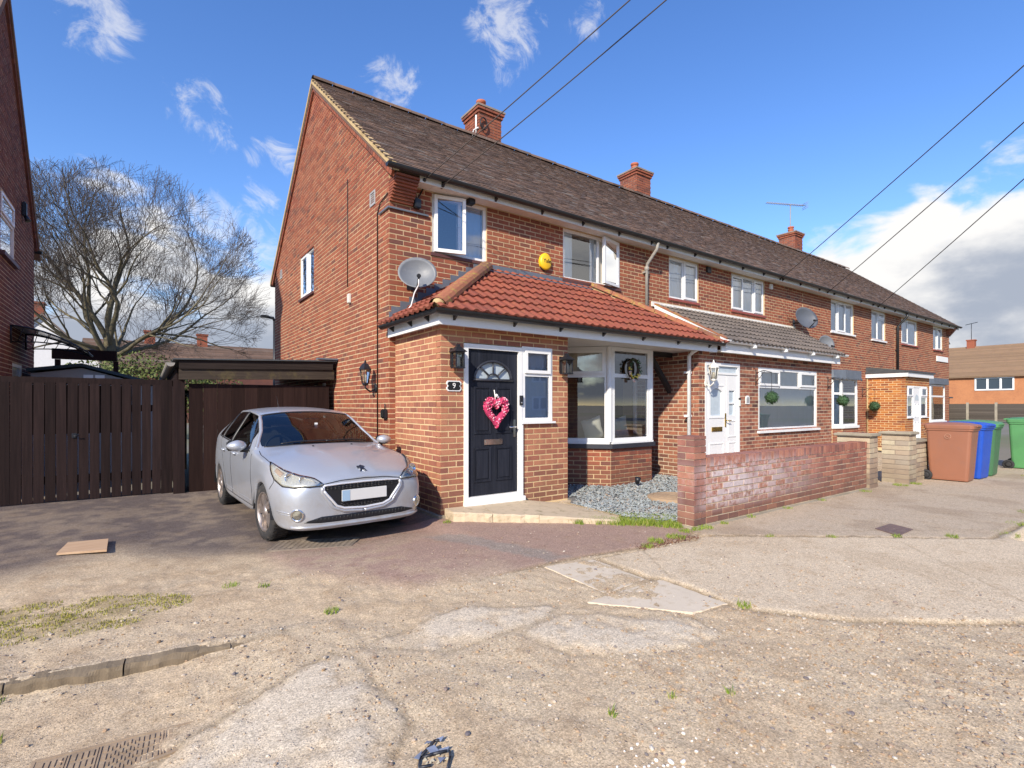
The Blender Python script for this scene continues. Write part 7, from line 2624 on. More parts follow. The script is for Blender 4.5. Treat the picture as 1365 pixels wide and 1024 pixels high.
# ------------------------------------------------------------------ grass and weeds
def grass_mat(name, cols):
    m, nt, b = new_mat(name)
    link(nt, ramp(nt, rnd(nt), cols), b.inputs['Base Color'])
    b.inputs['Roughness'].default_value = .6
    b.inputs['Specular IOR Level'].default_value = .25
    return m
grass_mat('grass_green', [(0.0, (0.12, 0.20, 0.022)), (0.5, (0.19, 0.27, 0.03)), (0.85, (0.27, 0.31, 0.05)), (1.0, (0.38, 0.33, 0.12))])
grass_mat('grass_mossy', [(0.0, (0.20, 0.22, 0.03)), (0.4, (0.29, 0.28, 0.045)), (0.75, (0.37, 0.32, 0.08)), (1.0, (0.42, 0.34, 0.16))])
def blades(name, pts, hmin, hmax, wid, mat, seed, lean=.5):
    r_ = np.random.default_rng(seed)
    V_, F_ = [], []
    n = len(pts)
    a = r_.uniform(0, 2 * math.pi, n); h = r_.uniform(hmin, hmax, n); l_ = r_.uniform(.1, lean, n) * h; b_ = r_.uniform(0, 2 * math.pi, n)
    for k in range(n):
        x, y, z = pts[k]
        dx, dy = math.cos(a[k]) * wid * .5, math.sin(a[k]) * wid * .5
        lx, ly = math.cos(b_[k]) * l_[k], math.sin(b_[k]) * l_[k]
        o_ = k * 5
        V_ += [(x - dx, y - dy, z - .004), (x + dx, y + dy, z - .004), (x + dx * .7 + lx * .4, y + dy * .7 + ly * .4, z + h[k] * .6), (x - dx * .7 + lx * .4, y - dy * .7 + ly * .4, z + h[k] * .6), (x + lx, y + ly, z + h[k])]
        F_ += [(o_, o_ + 1, o_ + 2), (o_, o_ + 2, o_ + 3), (o_ + 3, o_ + 2, o_ + 4)]
    o = mesh_obj(name, V_, F_, mat); o['kind'] = 'stuff'
    return o
def in_poly(n_, poly, seed, soft=.0, patch=.42):
    r_ = np.random.default_rng(seed)
    p_ = np.array(poly); lo, hi = p_.min(0) - soft, p_.max(0) + soft
    xs = r_.uniform(lo[0], hi[0], n_ * 12); ys = r_.uniform(lo[1], hi[1], n_ * 12)
    nz = fbm(xs, ys, 7.0, seed + 5) * .62 + fbm(xs, ys, 30.0, seed + 9, 2) * .38
    ok = (sdf(xs, ys, poly) + (nz - .5) * .25 > -soft) & (nz > patch)
    xs, ys = xs[ok][:n_], ys[ok][:n_]
    z, _, _ = ground_fields(xs[None], ys[None])
    return list(zip(xs, ys, z[0]))
blades('grass', in_poly(5200, GRASS_R, 3, .02, .36), .02, .075, .006, 'grass_green', 1, .8)
blades('grass', in_poly(5200, GRASS_L, 8, .10, .47), .005, .020, .005, 'grass_mossy', 2, 1.0)
tufts = []
def tuft(x, y, r0, n_):
    for k in range(n_):
        a = rng.uniform(0, 6.28); q = r0 * math.sqrt(rng.random())
        xx, yy = x + q * math.cos(a), y + q * math.sin(a)
        tufts.append((xx, yy, ground_z(x, y)))
for (x, y, r0, n_) in ((4.25, 3.42, .09, 220), (4.55, 3.40, .10, 260), (4.05, 3.36, .06, 110), (4.85, 3.50, .07, 150), (5.0, 3.46, .06, 120), (5.15, 3.44, .08, 160), (5.5, 3.44, .05, 80), (6.1, 3.45, .06, 70), (7.0, 3.45, .06, 60),
                     (8.0, 3.46, .07, 70), (9.4, 3.4, .09, 90), (5.4, 2.85, .05, 60), (5.9, 2.45, .05, 60), (6.45, 2.05, .05, 60), (6.9, 1.7, .06, 80), (7.6, 1.42, .12, 240), (8.3, 1.42, .14, 260), (9.3, 1.42, .2, 260), (3.36, 1.95, .05, 60),
                     (1.03, 3.55, .05, 90), (-.62, 3.52, .06, 120), (.55, 4.55, .06, 60), (.75, 4.35, .04, 40), (2.05, 1.55, .02, 18), (2.3, 1.4, .02, 16), (11.0, 3.22, .10, 200), (10.6, 3.3, .12, 200), (1.72, 1.62, .02, 24), (14.0, 2.2, .2, 180), (-.55, 3.1, .05, 50), (2.92, 5.4, .05, 60)):
    tuft(x, y, r0, n_)
blades('grass_tufts', tufts, .010, .042, .005, 'grass_green', 6, .9)
pts_ = []
for (x, y, r0, n_) in ((5.35, 6.3, .16, 320), (5.2, 6.15, .08, 120)):
    for k in range(n_):
        a = rng.uniform(0, 6.28); q = r0 * math.sqrt(rng.random()); pts_.append((x + q * math.cos(a), y + q * math.sin(a), .03))
grass_mat('weed', [(0.0, (0.05, 0.10, 0.025)), (0.6, (0.09, 0.15, 0.03)), (1.0, (0.16, 0.18, 0.05))])
blades('weeds', pts_, .05, .16, .018, 'weed', 12, 1.0)
# dry leaves and heather-brown litter along the tarmac edge
grass_mat('dry_leaf', [(0.0, (0.10, 0.05, 0.045)), (0.5, (0.16, 0.085, 0.06)), (1.0, (0.24, 0.14, 0.08))])
pts_ = []
for k in range(420):
    f = rng.random(); x = 3.95 + f * .8 + rng.gauss(0, .05); y = 3.36 - f * .05 + rng.gauss(0, .035); pts_.append((x, y, ground_z(x, y) + .002))
for k in range(90):
    x, y = 5.55 + rng.gauss(0, .12), 4.35 + rng.gauss(0, .06); pts_.append((x, y, .05))
blades('leaf_litter', pts_, .006, .02, .012, 'dry_leaf', 14, 1.6)

# ------------------------------------------------------------------ covers, board, litter
def cover(name, label, cat, corners, z, mat, ribs, th=.02):
    t = root(name, (*np.mean(np.array(corners), 0), z), label, cat)
    c_ = [Vector((q[0], q[1], z)) for q in corners]
    mb = MB(); mb.prism([q - Vector((0, 0, th)) for q in c_], (0, 0, th)); mb.build('plate', mat, t)
    mb = MB()
    def at(s, r__): return c_[0].lerp(c_[1], s).lerp(c_[3].lerp(c_[2], s), r__)
    for (s0, s1, r0, r1) in ribs:
        q = [at(s0, r0), at(s1, r0), at(s1, r1), at(s0, r1)]
        mb.prism(q, (0, 0, .0035))
    mb.build('raised_pattern', mat, t)
    mb = MB()
    for (s0, s1, r0, r1) in ((-.02, 1.02, -.05, -.0), (-.02, 1.02, 1.0, 1.05), (-.02, 0, 0, 1), (1.0, 1.02, 0, 1)):
        q = [at(s0, r0), at(s1, r0), at(s1, r1), at(s0, r1)]
        mb.prism([v - Vector((0, 0, .02)) for v in q], (0, 0, .022))
    mb.build('frame', mat, t)
simple('rusty_iron', (0.36, 0.26, 0.165), .8, var=.3, scale=9, dirt=((0.45, 0.35, 0.22), .8), bumps=.4)
simple('grate_dusty', (0.20, 0.16, 0.125), .9, var=.3, dirt=((0.32, 0.26, 0.19), .8), bumps=.4)
simple('iron_brown', (0.17, 0.115, 0.10), .7, var=.25, scale=9, dirt=((0.30, 0.24, 0.17), .5), bumps=.4)
ribs = []
s = .03
k = 0
while s < .97:
    if .42 < s < .60 or .80 < s < .90:
        for r__ in (.08, .30, .52, .74):
            ribs.append((s, s + .014, r__, r__ + .12)); ribs.append((s + .02, s + .036, r__ + .06, r__ + .19))
        s += .045
    elif k % 5 == 4:
        ribs.append((s, s + .010, .05, .95)); ribs.append((s + .018, s + .028, .05, .95)); s += .045
    else:
        for r__ in (.06, .29, .52, .75):
            ribs.append((s, s + .022, r__, r__ + .17))
        s += .034
    k += 1
zc = ground_z(-.05, 2.66) + .004
cover('duct_cover', 'long rusty patterned iron duct cover sunk in the dirt', 'cover', [(-.38, 2.52), (.20, 2.60), (.215, 2.765), (-.36, 2.83)], zc, 'rusty_iron', ribs)
ribs = [(i / 14 + .008, i / 14 + .05, j / 7 + .02, j / 7 + .10) for i in range(14) for j in range(7)]
cover('drain_grate', 'dusty perforated metal plate under the front bumper of the silver car', 'cover', [(.98, 5.50), (1.70, 5.20), (1.88, 5.46), (1.16, 5.80)], ground_z(1.4, 5.5) + .010, 'grate_dusty', ribs)
ribs = [(i / 6 + .02, i / 6 + .13, j / 4 + .03, j / 4 + .20) for i in range(6) for j in range(4)]
cover('stopcock_cover', 'small reddish brown iron cover in the pavement', 'cover', [(6.49, 2.05), (6.94, 2.06), (7.04, 2.29), (6.65, 2.30)], ground_z(6.8, 2.2) + .006, 'iron_brown', ribs)
t = root('plywood_board', (-.47, 6.45, 0), 'flat rectangular plywood board lying on the dark drive', 'board')
q = [(-.66, 6.31), (-.29, 6.19), (-.30, 6.69), (-.62, 6.74)]
mb = MB()
zb = ground_z(-.47, 6.45) + .012
mb.prism([(a, b_, zb) for (a, b_) in q], (0, 0, .02)); mb.build('sheet', 'plywood', t)
# crushed plastic litter
t = root('plastic_litter', (.93, 1.87, 0), 'crushed grey blue plastic fragment lying on the dirt near the camera', 'litter')
simple('litter_blue', (0.17, 0.20, 0.28), .4, var=.3); simple('litter_dark', (0.03, 0.032, 0.04), .45, var=.3)
zc = ground_z(.93, 1.87)
mb = MB()
base_ = Vector((.93, 1.84, zc))
fr2_ = Vector((ST, -CT, 0)); dp_ = Vector((CT, ST, 0))
def lp(a, b_, z=0): return base_ + fr2_ * a + dp_ * b_ + Vector((0, 0, z))
for (pts) in ([(-.045, -.06, .004), (-.05, .0, .012), (-.02, .045, .02), (-.005, .09, .016), (.02, .105, .008)], [(-.04, .0, .008), (.0, .012, .014), (.05, .035, .010)], [(.065, -.06, .006), (.068, .0, .01), (.062, .04, .006)], [(-.045, -.055, .006), (.0, -.045, .008)]):
    for i in range(len(pts) - 1):
        a, b_ = lp(*pts[i]), lp(*pts[i + 1])
        mb.tube([a, b_], .006, 4)
mb.build('frame', 'litter_dark', t)
mb = MB()
for (pts) in ([(-.075, .0, .004), (-.045, .02, .02), (-.05, -.02, .012)], [(-.04, .10, .006), (-.02, .075, .02), (-.045, .07, .014)], [(.02, .0, .006), (.05, -.01, .012), (.035, -.035, .01)], [(-.03, .03, .022), (.0, .045, .026), (.02, .03, .012), (-.01, .015, .012)], [(.0, .03, .012), (.06, .055, .014), (.055, .045, .008)], [(.0, .105, .012), (.03, .11, .02), (.02, .09, .01)]):
    mb.prism([lp(*q) for q in pts], (0, 0, .003))
mb.build('shard', 'litter_blue', t)
mb = MB()
for k in range(16):
    a, b_ = rng.uniform(-.04, .06), rng.uniform(-.07, .04)
    mb.prism([lp(a, b_, .002), lp(a + rng.uniform(.006, .02), b_ + .004, .004), lp(a + .008, b_ + rng.uniform(.008, .018), .005)], (0, 0, .004))
o = mb.build('flakes', simple('litter_pale', (0.48, 0.43, 0.32), .7, var=.2).name, t); o['kind'] = 'stuff'

# ================================================================== bare tree behind
def bark(name, c1, c2):
    m, nt, b = new_mat(name)
    p = wpos(nt)
    link(nt, mixc(nt, maprange(nt, noise(nt, p, 7.0, 6.0, .7), .35, .7), c1, c2), b.inputs['Base Color'])
    b.inputs['Roughness'].default_value = .9
    bump(nt, b, noise(nt, p, 25.0, 5.0, .7), .6, .03)
bark('bark', (0.12, 0.098, 0.065), (0.19, 0.165, 0.09))
bark('twig_bark', (0.06, 0.047, 0.040), (0.085, 0.066, 0.05))
TX, TY = -1.25, 28.5
tree = root('bare_tree', (TX, TY, 0), 'large leafless tree with a broad rounded crown behind the gates', 'tree')
CC = np.array([TX + .85, TY, 6.5]); CR = np.array([5.5, 4.8, 5.45])
tr_rng = random.Random(21)
limbs, twigs = MB(), []
def inside(p):
    q = (np.array(p) - CC) / CR
    if q[2] < 0: q[2] *= 1.25
    return float((q ** 2).sum())
def grow(p, d, length, r_, depth):
    n_ = max(3, int(length / (.45 if depth < 3 else .28)))
    pts, rs = [Vector(p)], [r_]
    d = Vector(d).normalized()
    step = length / n_
    wob = .13 if depth < 2 else .15
    for i in range(n_):
        d = (d + Vector((tr_rng.gauss(0, wob), tr_rng.gauss(0, wob), tr_rng.gauss(0, wob) + (.05 if depth < 3 else .07)))).normalized()
        q = pts[-1] + d * step
        pts.append(q); rs.append(r_ * (1 - .62 * (i + 1) / n_))
        if inside(q) > 1.0 and depth > 0:
            break
    if depth <= 2:
        limbs.tube(pts, rs, 8 if depth < 2 else 6, 0, caps=False)
    else:
        twigs.append((pts, rs))
    if depth >= 6:
        return
    nchild = {0: 0, 1: 5, 2: 5, 3: 5, 4: 4, 5: 0}[depth]
    for c in range(nchild):
        f = tr_rng.uniform(.25, 1.0)
        i = min(len(pts) - 2, int(f * (len(pts) - 1)))
        base = pts[i].lerp(pts[i + 1], tr_rng.random())
        t_ = (pts[i + 1] - pts[i]).normalized()
        ax = t_.orthogonal().normalized()
        ax.rotate(Matrix.Rotation(tr_rng.uniform(0, 6.28), 3, t_))
        ang = tr_rng.uniform(.40, .80)
        nd_ = t_ * math.cos(ang) + ax * math.sin(ang)
        grow(base, nd_, length * tr_rng.uniform(.48, .72), max(.006, rs[i] * tr_rng.uniform(.45, .65)), depth + 1)
    # leader carries on
    if depth > 0 and inside(pts[-1]) < .92:
        grow(pts[-1], d, length * .6, rs[-1] * .95, depth + 1)
limbs.tube([(TX, TY, -.2), (TX + .02, TY, 1.0), (TX + .05, TY, 2.4), (TX, TY, 3.4), (TX + .02, TY, 4.3)], [.42, .36, .33, .31, .2], 14, 0, False)
for (dx, dy, dz, ln, r_) in ((.10, .05, 1.0, 4.6, .26), (-.55, .1, .85, 4.6, .20), (.75, -.1, .75, 4.8, .20), (-1.0, .2, .42, 4.2, .15), (1.0, .1, .32, 4.8, .15), (.3, .8, .8, 4.0, .17), (-.2, -.8, .8, 4.0, .17), (.4, -.35, 1.0, 4.6, .19), (-.3, .1, 1.05, 4.8, .20), (1.0, -.4, .50, 4.6, .14), (-.8, -.5, .6, 4.2, .14)):
    grow((TX, TY, tr_rng.uniform(3.1, 4.2)), (dx, dy, dz), ln, r_ * .62, 1)
limbs.build('trunk', 'bark', tree, fix=False)
V_, F_, o_ = [], [], 0
for (pts, rs) in twigs:
    prev = None
    sg = 3
    st_ = o_
    for i, q in enumerate(pts):
        t_ = (pts[min(i + 1, len(pts) - 1)] - pts[max(i - 1, 0)]).normalized()
        a = t_.orthogonal().normalized(); b_ = t_.cross(a)
        rr = max(rs[i] * .8, .005)
        for k in range(sg):
            an = 2 * math.pi * k / sg
            V_.append(q + (a * math.cos(an) + b_ * math.sin(an)) * rr)
        if i:
            for k in range(sg):
                F_.append((o_ - sg + k, o_ - sg + (k + 1) % sg, o_ + (k + 1) % sg, o_ + k))
        o_ += sg
o = mesh_obj('crown', [tuple(v) for v in V_], F_, 'twig_bark', tree); o['kind'] = 'stuff'
print('twigs', len(twigs), 'verts', len(V_))
# yellow-green ivy shrub at its foot
sh = root('shrub', (.6, 27, 0), 'yellow green shrub spreading at the foot of the bare tree', 'shrub')
V_, F_ = [], []
r_ = np.random.default_rng(5)
for k in range(5200):
    a = r_.normal(0, 1, 3); a /= np.linalg.norm(a)
    cc = [(.1, 26.5, 2.6), (1.4, 26.8, 2.3), (-1.2, 26.6, 2.4), (2.4, 26.8, 1.8)][k % 4]
    q = np.array(cc) + a * np.array([1.5, 1.0, 1.0]) * r_.uniform(.6, 1.1)
    s = .07; x = r_.normal(0, 1, 3); x /= np.linalg.norm(x); y = np.cross(x, a); y /= np.linalg.norm(y) + 1e-6
    o_ = len(V_); V_ += [tuple(q + x * s), tuple(q + y * s * .6), tuple(q - x * s), tuple(q - y * s * .6)]; F_.append((o_, o_ + 1, o_ + 2, o_ + 3))
o = mesh_obj('leaves', V_, F_, 'leaf_ivy', sh); o['kind'] = 'stuff'
mb = MB()
for k in range(60):
    a = rng.uniform(0, 6.28); x = rng.uniform(-1.5, 3)
    mb.tube([(x, 26.8, .3), (x + .4 * math.cos(a), 26.8 + .4 * math.sin(a), 1.8), (x + .9 * math.cos(a), 26.8 + .9 * math.sin(a), 3.0 + rng.uniform(0, .6))], [.02, .014, .006], 4)
mb.build('stems', 'twig_bark', sh, fix=False)
# ================================================================== the silver hatchback
def car_paint(name, col):
    m, nt, b = new_mat(name)
    p = wpos(nt)
    fl = noise(nt, p, 900.0, 1.0)
    k = math_(nt, 'MULTIPLY_ADD', fl, .30, .85)
    c = mixc(nt, 1.0, col, nd(nt, 'ShaderNodeCombineColor', {0: k, 1: k, 2: k}).outputs[0], 'MULTIPLY')
    z = nd(nt, 'ShaderNodeSeparateXYZ', {0: p}).outputs[2]
    dm = math_(nt, 'MULTIPLY', maprange(nt, z, .75, .15), maprange(nt, noise(nt, p, 5.0, 6.0, .7), .35, .75))
    c = mixc(nt, math_(nt, 'MULTIPLY', dm, .55), c, (0.30, 0.25, 0.18))
    link(nt, c, b.inputs['Base Color'])
    b.inputs['Metallic'].default_value = .40
    b.inputs['Roughness'].default_value = .38
    b.inputs['Coat Weight'].default_value = .6
    b.inputs['Coat Roughness'].default_value = .06
    return m
car_paint('car_silver', (0.43, 0.455, 0.50))
simple('car_black', (0.016, 0.016, 0.018), .45, var=.2)
simple('car_grille', (0.010, 0.011, 0.014), .4, var=.2)
simple('car_inside', (0.035, 0.033, 0.034), .8, var=.2)
simple('lamp_silver', (0.60, 0.61, 0.59), .28, .45, var=.1)
simple('frame_silver', (0.72, 0.73, 0.76), .25, .35, var=.05)
simple('lamp_amber', (0.46, 0.36, 0.27), .3, var=.1)
simple('plate_pale', (0.60, 0.60, 0.59), .5, var=.03)
simple('plate_blue', (0.30, 0.44, 0.58), .5, var=.05)
simple('tyre', (0.028, 0.027, 0.027), .85, var=.3, dirt=((0.16, 0.13, 0.10), .5))
simple('alloy', (0.46, 0.40, 0.36), .38, .8, var=.2, dirt=((0.22, 0.14, 0.10), .6))
glass_mat('car_glass', (0.55, 0.61, 0.60), 0.07, 0.0, 0.0, 0.9)
glass_mat('headlamp_glass', (0.88, 0.87, 0.83), 0.05, 0.03, 0.0)

CARX, CARY, CARROT = 1.755, 7.22, R(3.0)
car = root('parked_car', (CARX, CARY, -.042), 'silver five door hatchback parked on the drive beside the gable', 'car', rotz=CARROT)
car.scale = (.945, 1, 1)
# local: front bumper towards -Y, s = distance back from the nose, local y = s - 1.98
ST_ = [
 # s, [(x, z, ds)] j0..j8 (underside, inner sill, sill, lower side, crease, belt, cantrail, roof, centre)
 (0.00, [(0, .225), (.30, .205), (.48, .225), (.52, .36), (.53, .52), (.50, .655), (.38, .715), (.2, .735), (0, .74)]),
 (0.07, [(0, .19), (.45, .185), (.66, .205), (.71, .36), (.72, .53), (.68, .67), (.50, .765), (.25, .795), (0, .80)]),
 (0.22, [(0, .18), (.60, .185), (.775, .215), (.81, .38), (.82, .56), (.775, .72), (.56, .83), (.28, .862), (0, .868)]),
 (0.42, [(0, .18), (.62, .19), (.825, .235), (.848, .42), (.858, .62), (.805, .80), (.58, .885), (.3, .912), (0, .916)]),
 (0.52, [(0, .18), (.62, .48), (.845, .50), (.864, .55), (.868, .68), (.82, .84), (.59, .91), (.3, .937), (0, .94)]),
 (0.62, [(0, .18), (.62, .60), (.85, .625), (.870, .66), (.870, .74), (.828, .868), (.595, .93), (.3, .955), (0, .958)]),
 (0.80, [(0, .18), (.62, .645), (.853, .672), (.872, .705), (.871, .775), (.833, .895), (.605, .953), (.305, .978), (0, .98)]),
 (0.98, [(0, .18), (.62, .60), (.85, .625), (.868, .66), (.870, .75), (.838, .912), (.62, .972), (.31, .994), (0, .997)]),
 (1.08, [(0, .18), (.62, .48), (.845, .50), (.862, .55), (.870, .71), (.842, .92), (.64, .985), (.32, 1.004), (0, 1.008)]),
 (1.18, [(0, .18), (.62, .19), (.835, .235), (.850, .42), (.869, .70), (.845, .93, .05), (.775, .98, .15), (.38, 1.012, .03), (0, 1.018)]),
 (1.55, [(0, .18), (.62, .19), (.835, .235), (.850, .42), (.868, .71), (.850, .95), (.665, 1.175, .05), (.36, 1.215, .0), (0, 1.225)]),
 (1.95, [(0, .18), (.62, .19), (.835, .235), (.850, .42), (.868, .72), (.855, .97), (.605, 1.355), (.31, 1.398), (0, 1.405)]),
 (2.48, [(0, .18), (.62, .19), (.835, .235), (.850, .42), (.870, .74), (.858, .995), (.600, 1.405), (.32, 1.445), (0, 1.452)]),
 (2.96, [(0, .18), (.62, .19), (.835, .235), (.850, .42), (.870, .76), (.858, 1.02), (.590, 1.395), (.32, 1.435), (0, 1.442)]),
 (3.06, [(0, .18), (.62, .48), (.845, .50), (.862, .55), (.870, .77), (.857, 1.027), (.585, 1.388), (.315, 1.428), (0, 1.435)]),
 (3.34, [(0, .18), (.62, .645), (.853, .672), (.870, .705), (.868, .80), (.848, 1.045), (.560, 1.350), (.30, 1.40), (0, 1.41)]),
 (3.62, [(0, .18), (.62, .48), (.84, .50), (.856, .55), (.855, .80), (.822, 1.05), (.535, 1.28), (.29, 1.345), (0, 1.355)]),
 (3.72, [(0, .18), (.62, .20), (.825, .25), (.84, .42), (.835, .78), (.795, 1.03), (.52, 1.23), (.28, 1.31), (0, 1.32)]),
 (3.90, [(0, .24), (.6, .25), (.74, .28), (.77, .45), (.77, .75), (.72, .97), (.50, 1.07), (.26, 1.11), (0, 1.12)]),
 (3.96, [(0, .30), (.4, .30), (.60, .32), (.62, .46), (.62, .70), (.58, .88), (.42, .95), (.22, .97), (0, .975)]),
]
ST_ = [(s, [((q[0], q[1] + ((.018 if j == 7 else -.014 if j == 6 else .020 if j == 8 else 0) if .1 < s < 1.1 else 0)) + tuple(q[2:])) if not (j == 7 and .05 < s < 1.1) else (float(np.interp(s, [.07, .22, .42, .8, 1.08], [.11, .15, .20, .26, .30])), q[1] + .018) for j, q in enumerate(pf)]) for s, pf in ST_]
def car_surface():
    bm = bmesh.new()
    NJ = 9
    rows = []
    for (s, prof) in ST_:
        r_ = {}
        for j, q in enumerate(prof):
            x, z = q[0], q[1]; ds = q[2] if len(q) > 2 else 0
            y = s + ds - 1.98
            if j in (0, NJ - 1):
                v = bm.verts.new((0, y, z)); r_[(j, 1)] = v; r_[(j, -1)] = v
            else:
                for sg in (1, -1):
                    r_[(j, sg)] = bm.verts.new((sg * x, y, z))
        rows.append(r_)
    ss = [s for s, _ in ST_]
    def mat_for(i, j):
        s0 = ss[i]
        if j in (6, 7) and s0 in (1.18, 1.55): return 1
        if j == 5 and s0 in (1.55, 1.95, 2.48, 2.96, 3.06): return 2
        if j in (6, 7) and s0 in (3.62, 3.72): return 4
        if j == 0: return 3
        return 0
    cr = bm.edges.layers.float.new('crease_edge')
    for i in range(len(rows) - 1):
        for j in range(NJ - 1):
            for sg in (1, -1):
                q = [rows[i][(j, sg)], rows[i + 1][(j, sg)], rows[i + 1][(j + 1, sg)], rows[i][(j + 1, sg)]]
                if sg < 0: q = q[::-1]
                f = bm.faces.new(q); f.material_index = mat_for(i, j); f.smooth = True
    for i in (0, len(rows) - 1):
        for j in range(NJ - 1):
            a = [rows[i][(j, 1)], rows[i][(j + 1, 1)], rows[i][(j + 1, -1)], rows[i][(j, -1)]]
            a = [v for k, v in enumerate(a) if v not in a[:k]]
            if i: a = a[::-1]
            f = bm.faces.new(a); f.material_index = 0; f.smooth = True
    bm.edges.ensure_lookup_table()
    pos = {}
    for i, r_ in enumerate(rows):
        for (j, sg), v in r_.items(): pos[v] = (i, j)
    for e in bm.edges:
        (i0, j0), (i1, j1) = pos[e.verts[0]], pos[e.verts[1]]
        if j0 == j1 and i0 != i1:
            s_ = min(i0, i1)
            if j0 == 5: e[cr] = .35 if ss[s_] > .4 else .15
            if j0 == 2: e[cr] = .8
            if j0 == 4 and ss[s_] > .5: e[cr] = .30
            if j0 == 6 and ss[s_] >= 1.18: e[cr] = .45
            if j0 == 7 and ss[s_] < 1.1: e[cr] = .75
            if j0 == 6 and ss[s_] < 1.1: e[cr] = .25
        if i0 == i1 and j0 != j1:
            if ss[i0] == 1.18 and min(j0, j1) >= 6: e[cr] = .6
            if ss[i0] == 1.95 and min(j0, j1) >= 6: e[cr] = .3
    bmesh.ops.recalc_face_normals(bm, faces=bm.faces[:])
    me = bpy.data.meshes.new('car_cage'); bm.to_mesh(me); bm.free()
    o = bpy.data.objects.new('car_cage', me); COL.objects.link(o)
    md = o.modifiers.new('s', 'SUBSURF'); md.levels = 3; md.render_levels = 3
    dg = bpy.context.evaluated_depsgraph_get()
    out = bpy.data.meshes.new_from_object(o.evaluated_get(dg))
    bpy.data.objects.remove(o)
    return out
cm = car_surface()
CV = [v.co.copy() for v in cm.vertices]
bvh = BVHTree.FromPolygons(CV, [list(p.vertices) for p in cm.polygons])
vn = [v.normal.copy() for v in cm.vertices]
def car_part(mi, name, mat, inset=0.0, side=0):
    mp, vs, fs = {}, [], []
    for p in cm.polygons:
        if p.material_index != mi or p.center.x * side < 0: continue
        f = []
        for vi in p.vertices:
            if vi not in mp:
                mp[vi] = len(vs); vs.append(CV[vi] - vn[vi] * inset)
            f.append(mp[vi])
        fs.append(f)
    mb = MB(); mb.add(vs, fs, 0, True)
    return mb.build(name, mat, car, local=True, fix=False)
body = car_part(0, 'body', 'car_silver')
car_part(1, 'windscreen', 'car_glass', .004)
car_part(4, 'rear_window', 'car_glass', .004)
for sg in (1, -1): car_part(2, 'side_window', 'car_glass', .004, sg)
car_part(3, 'underside', 'car_black')
def snap(p, off_=0.0):
    """closest point of the body surface, pushed out along its normal"""
    loc, nr, idx, dist = bvh.find_nearest(Vector(p))
    c_ = Vector((0, loc.y * .8, .55))
    if nr.dot(loc - c_) < 0: nr = -nr
    return loc + nr * off_, nr
def Y_(s): return s - 1.98
def patch(top, bot, n, m_, off_, mat, name, parent=None, thick=.012, build=True, mb=None):
    """panel lying on the body between two edge curves (points x, s, z)"""
    def samp(c_, t_):
        k = t_ * (len(c_) - 1); i = min(int(k), len(c_) - 2); f = k - i
        a, b_ = Vector(c_[i]), Vector(c_[i + 1])
        return a.lerp(b_, f)
    g = []
    for i in range(n + 1):
        a, b_ = samp(top, i / n), samp(bot, i / n)
        col_ = []
        for k in range(m_ + 1):
            q = a.lerp(b_, k / m_)
            col_.append(snap((q.x, Y_(q.y), q.z), off_)[0])
        g.append(col_)
    own = mb is None
    mb = mb or MB()
    w2 = m_ + 1
    vs = [q for c_ in g for q in c_]
    low = []
    for c_ in g:
        for q in c_:
            low.append(snap(q, off_ - thick)[0])
    N_ = len(vs)
    fs = []
    for i in range(n):
        for k in range(m_):
            fs.append((i * w2 + k, i * w2 + k + 1, (i + 1) * w2 + k + 1, (i + 1) * w2 + k))
    rim = [i * w2 for i in range(n + 1)] + [n * w2 + k for k in range(1, w2)] + [i * w2 + m_ for i in range(n - 1, -1, -1)] + [k for k in range(m_ - 1, 0, -1)]
    vs2 = vs + low
    fs2 = fs + [(rim[k], rim[(k + 1) % len(rim)], N_ + rim[(k + 1) % len(rim)], N_ + rim[k]) for k in range(len(rim))]
    mb.add(vs2, fs2, 0, True)
    if own and build:
        return mb.build(name, mat, parent or car, local=True)
    return mb
def line(pts, r_, off_, mb, n=None, flat=False):
    """thin bead following the body"""
    P_ = []
    for i in range(len(pts) - 1):
        a, b_ = Vector(pts[i]), Vector(pts[i + 1])
        k = max(2, int((b_ - a).length / .03))
        for t_ in range(k):
            q = a.lerp(b_, t_ / k); P_.append(snap((q.x, Y_(q.y), q.z), off_)[0])
    q = Vector(pts[-1]); P_.append(snap((q.x, Y_(q.y), q.z), off_)[0])
    mb.tube(P_, r_, 6)
def mirrored(pts, sg): return [(sg * p[0], *p[1:]) for p in pts]

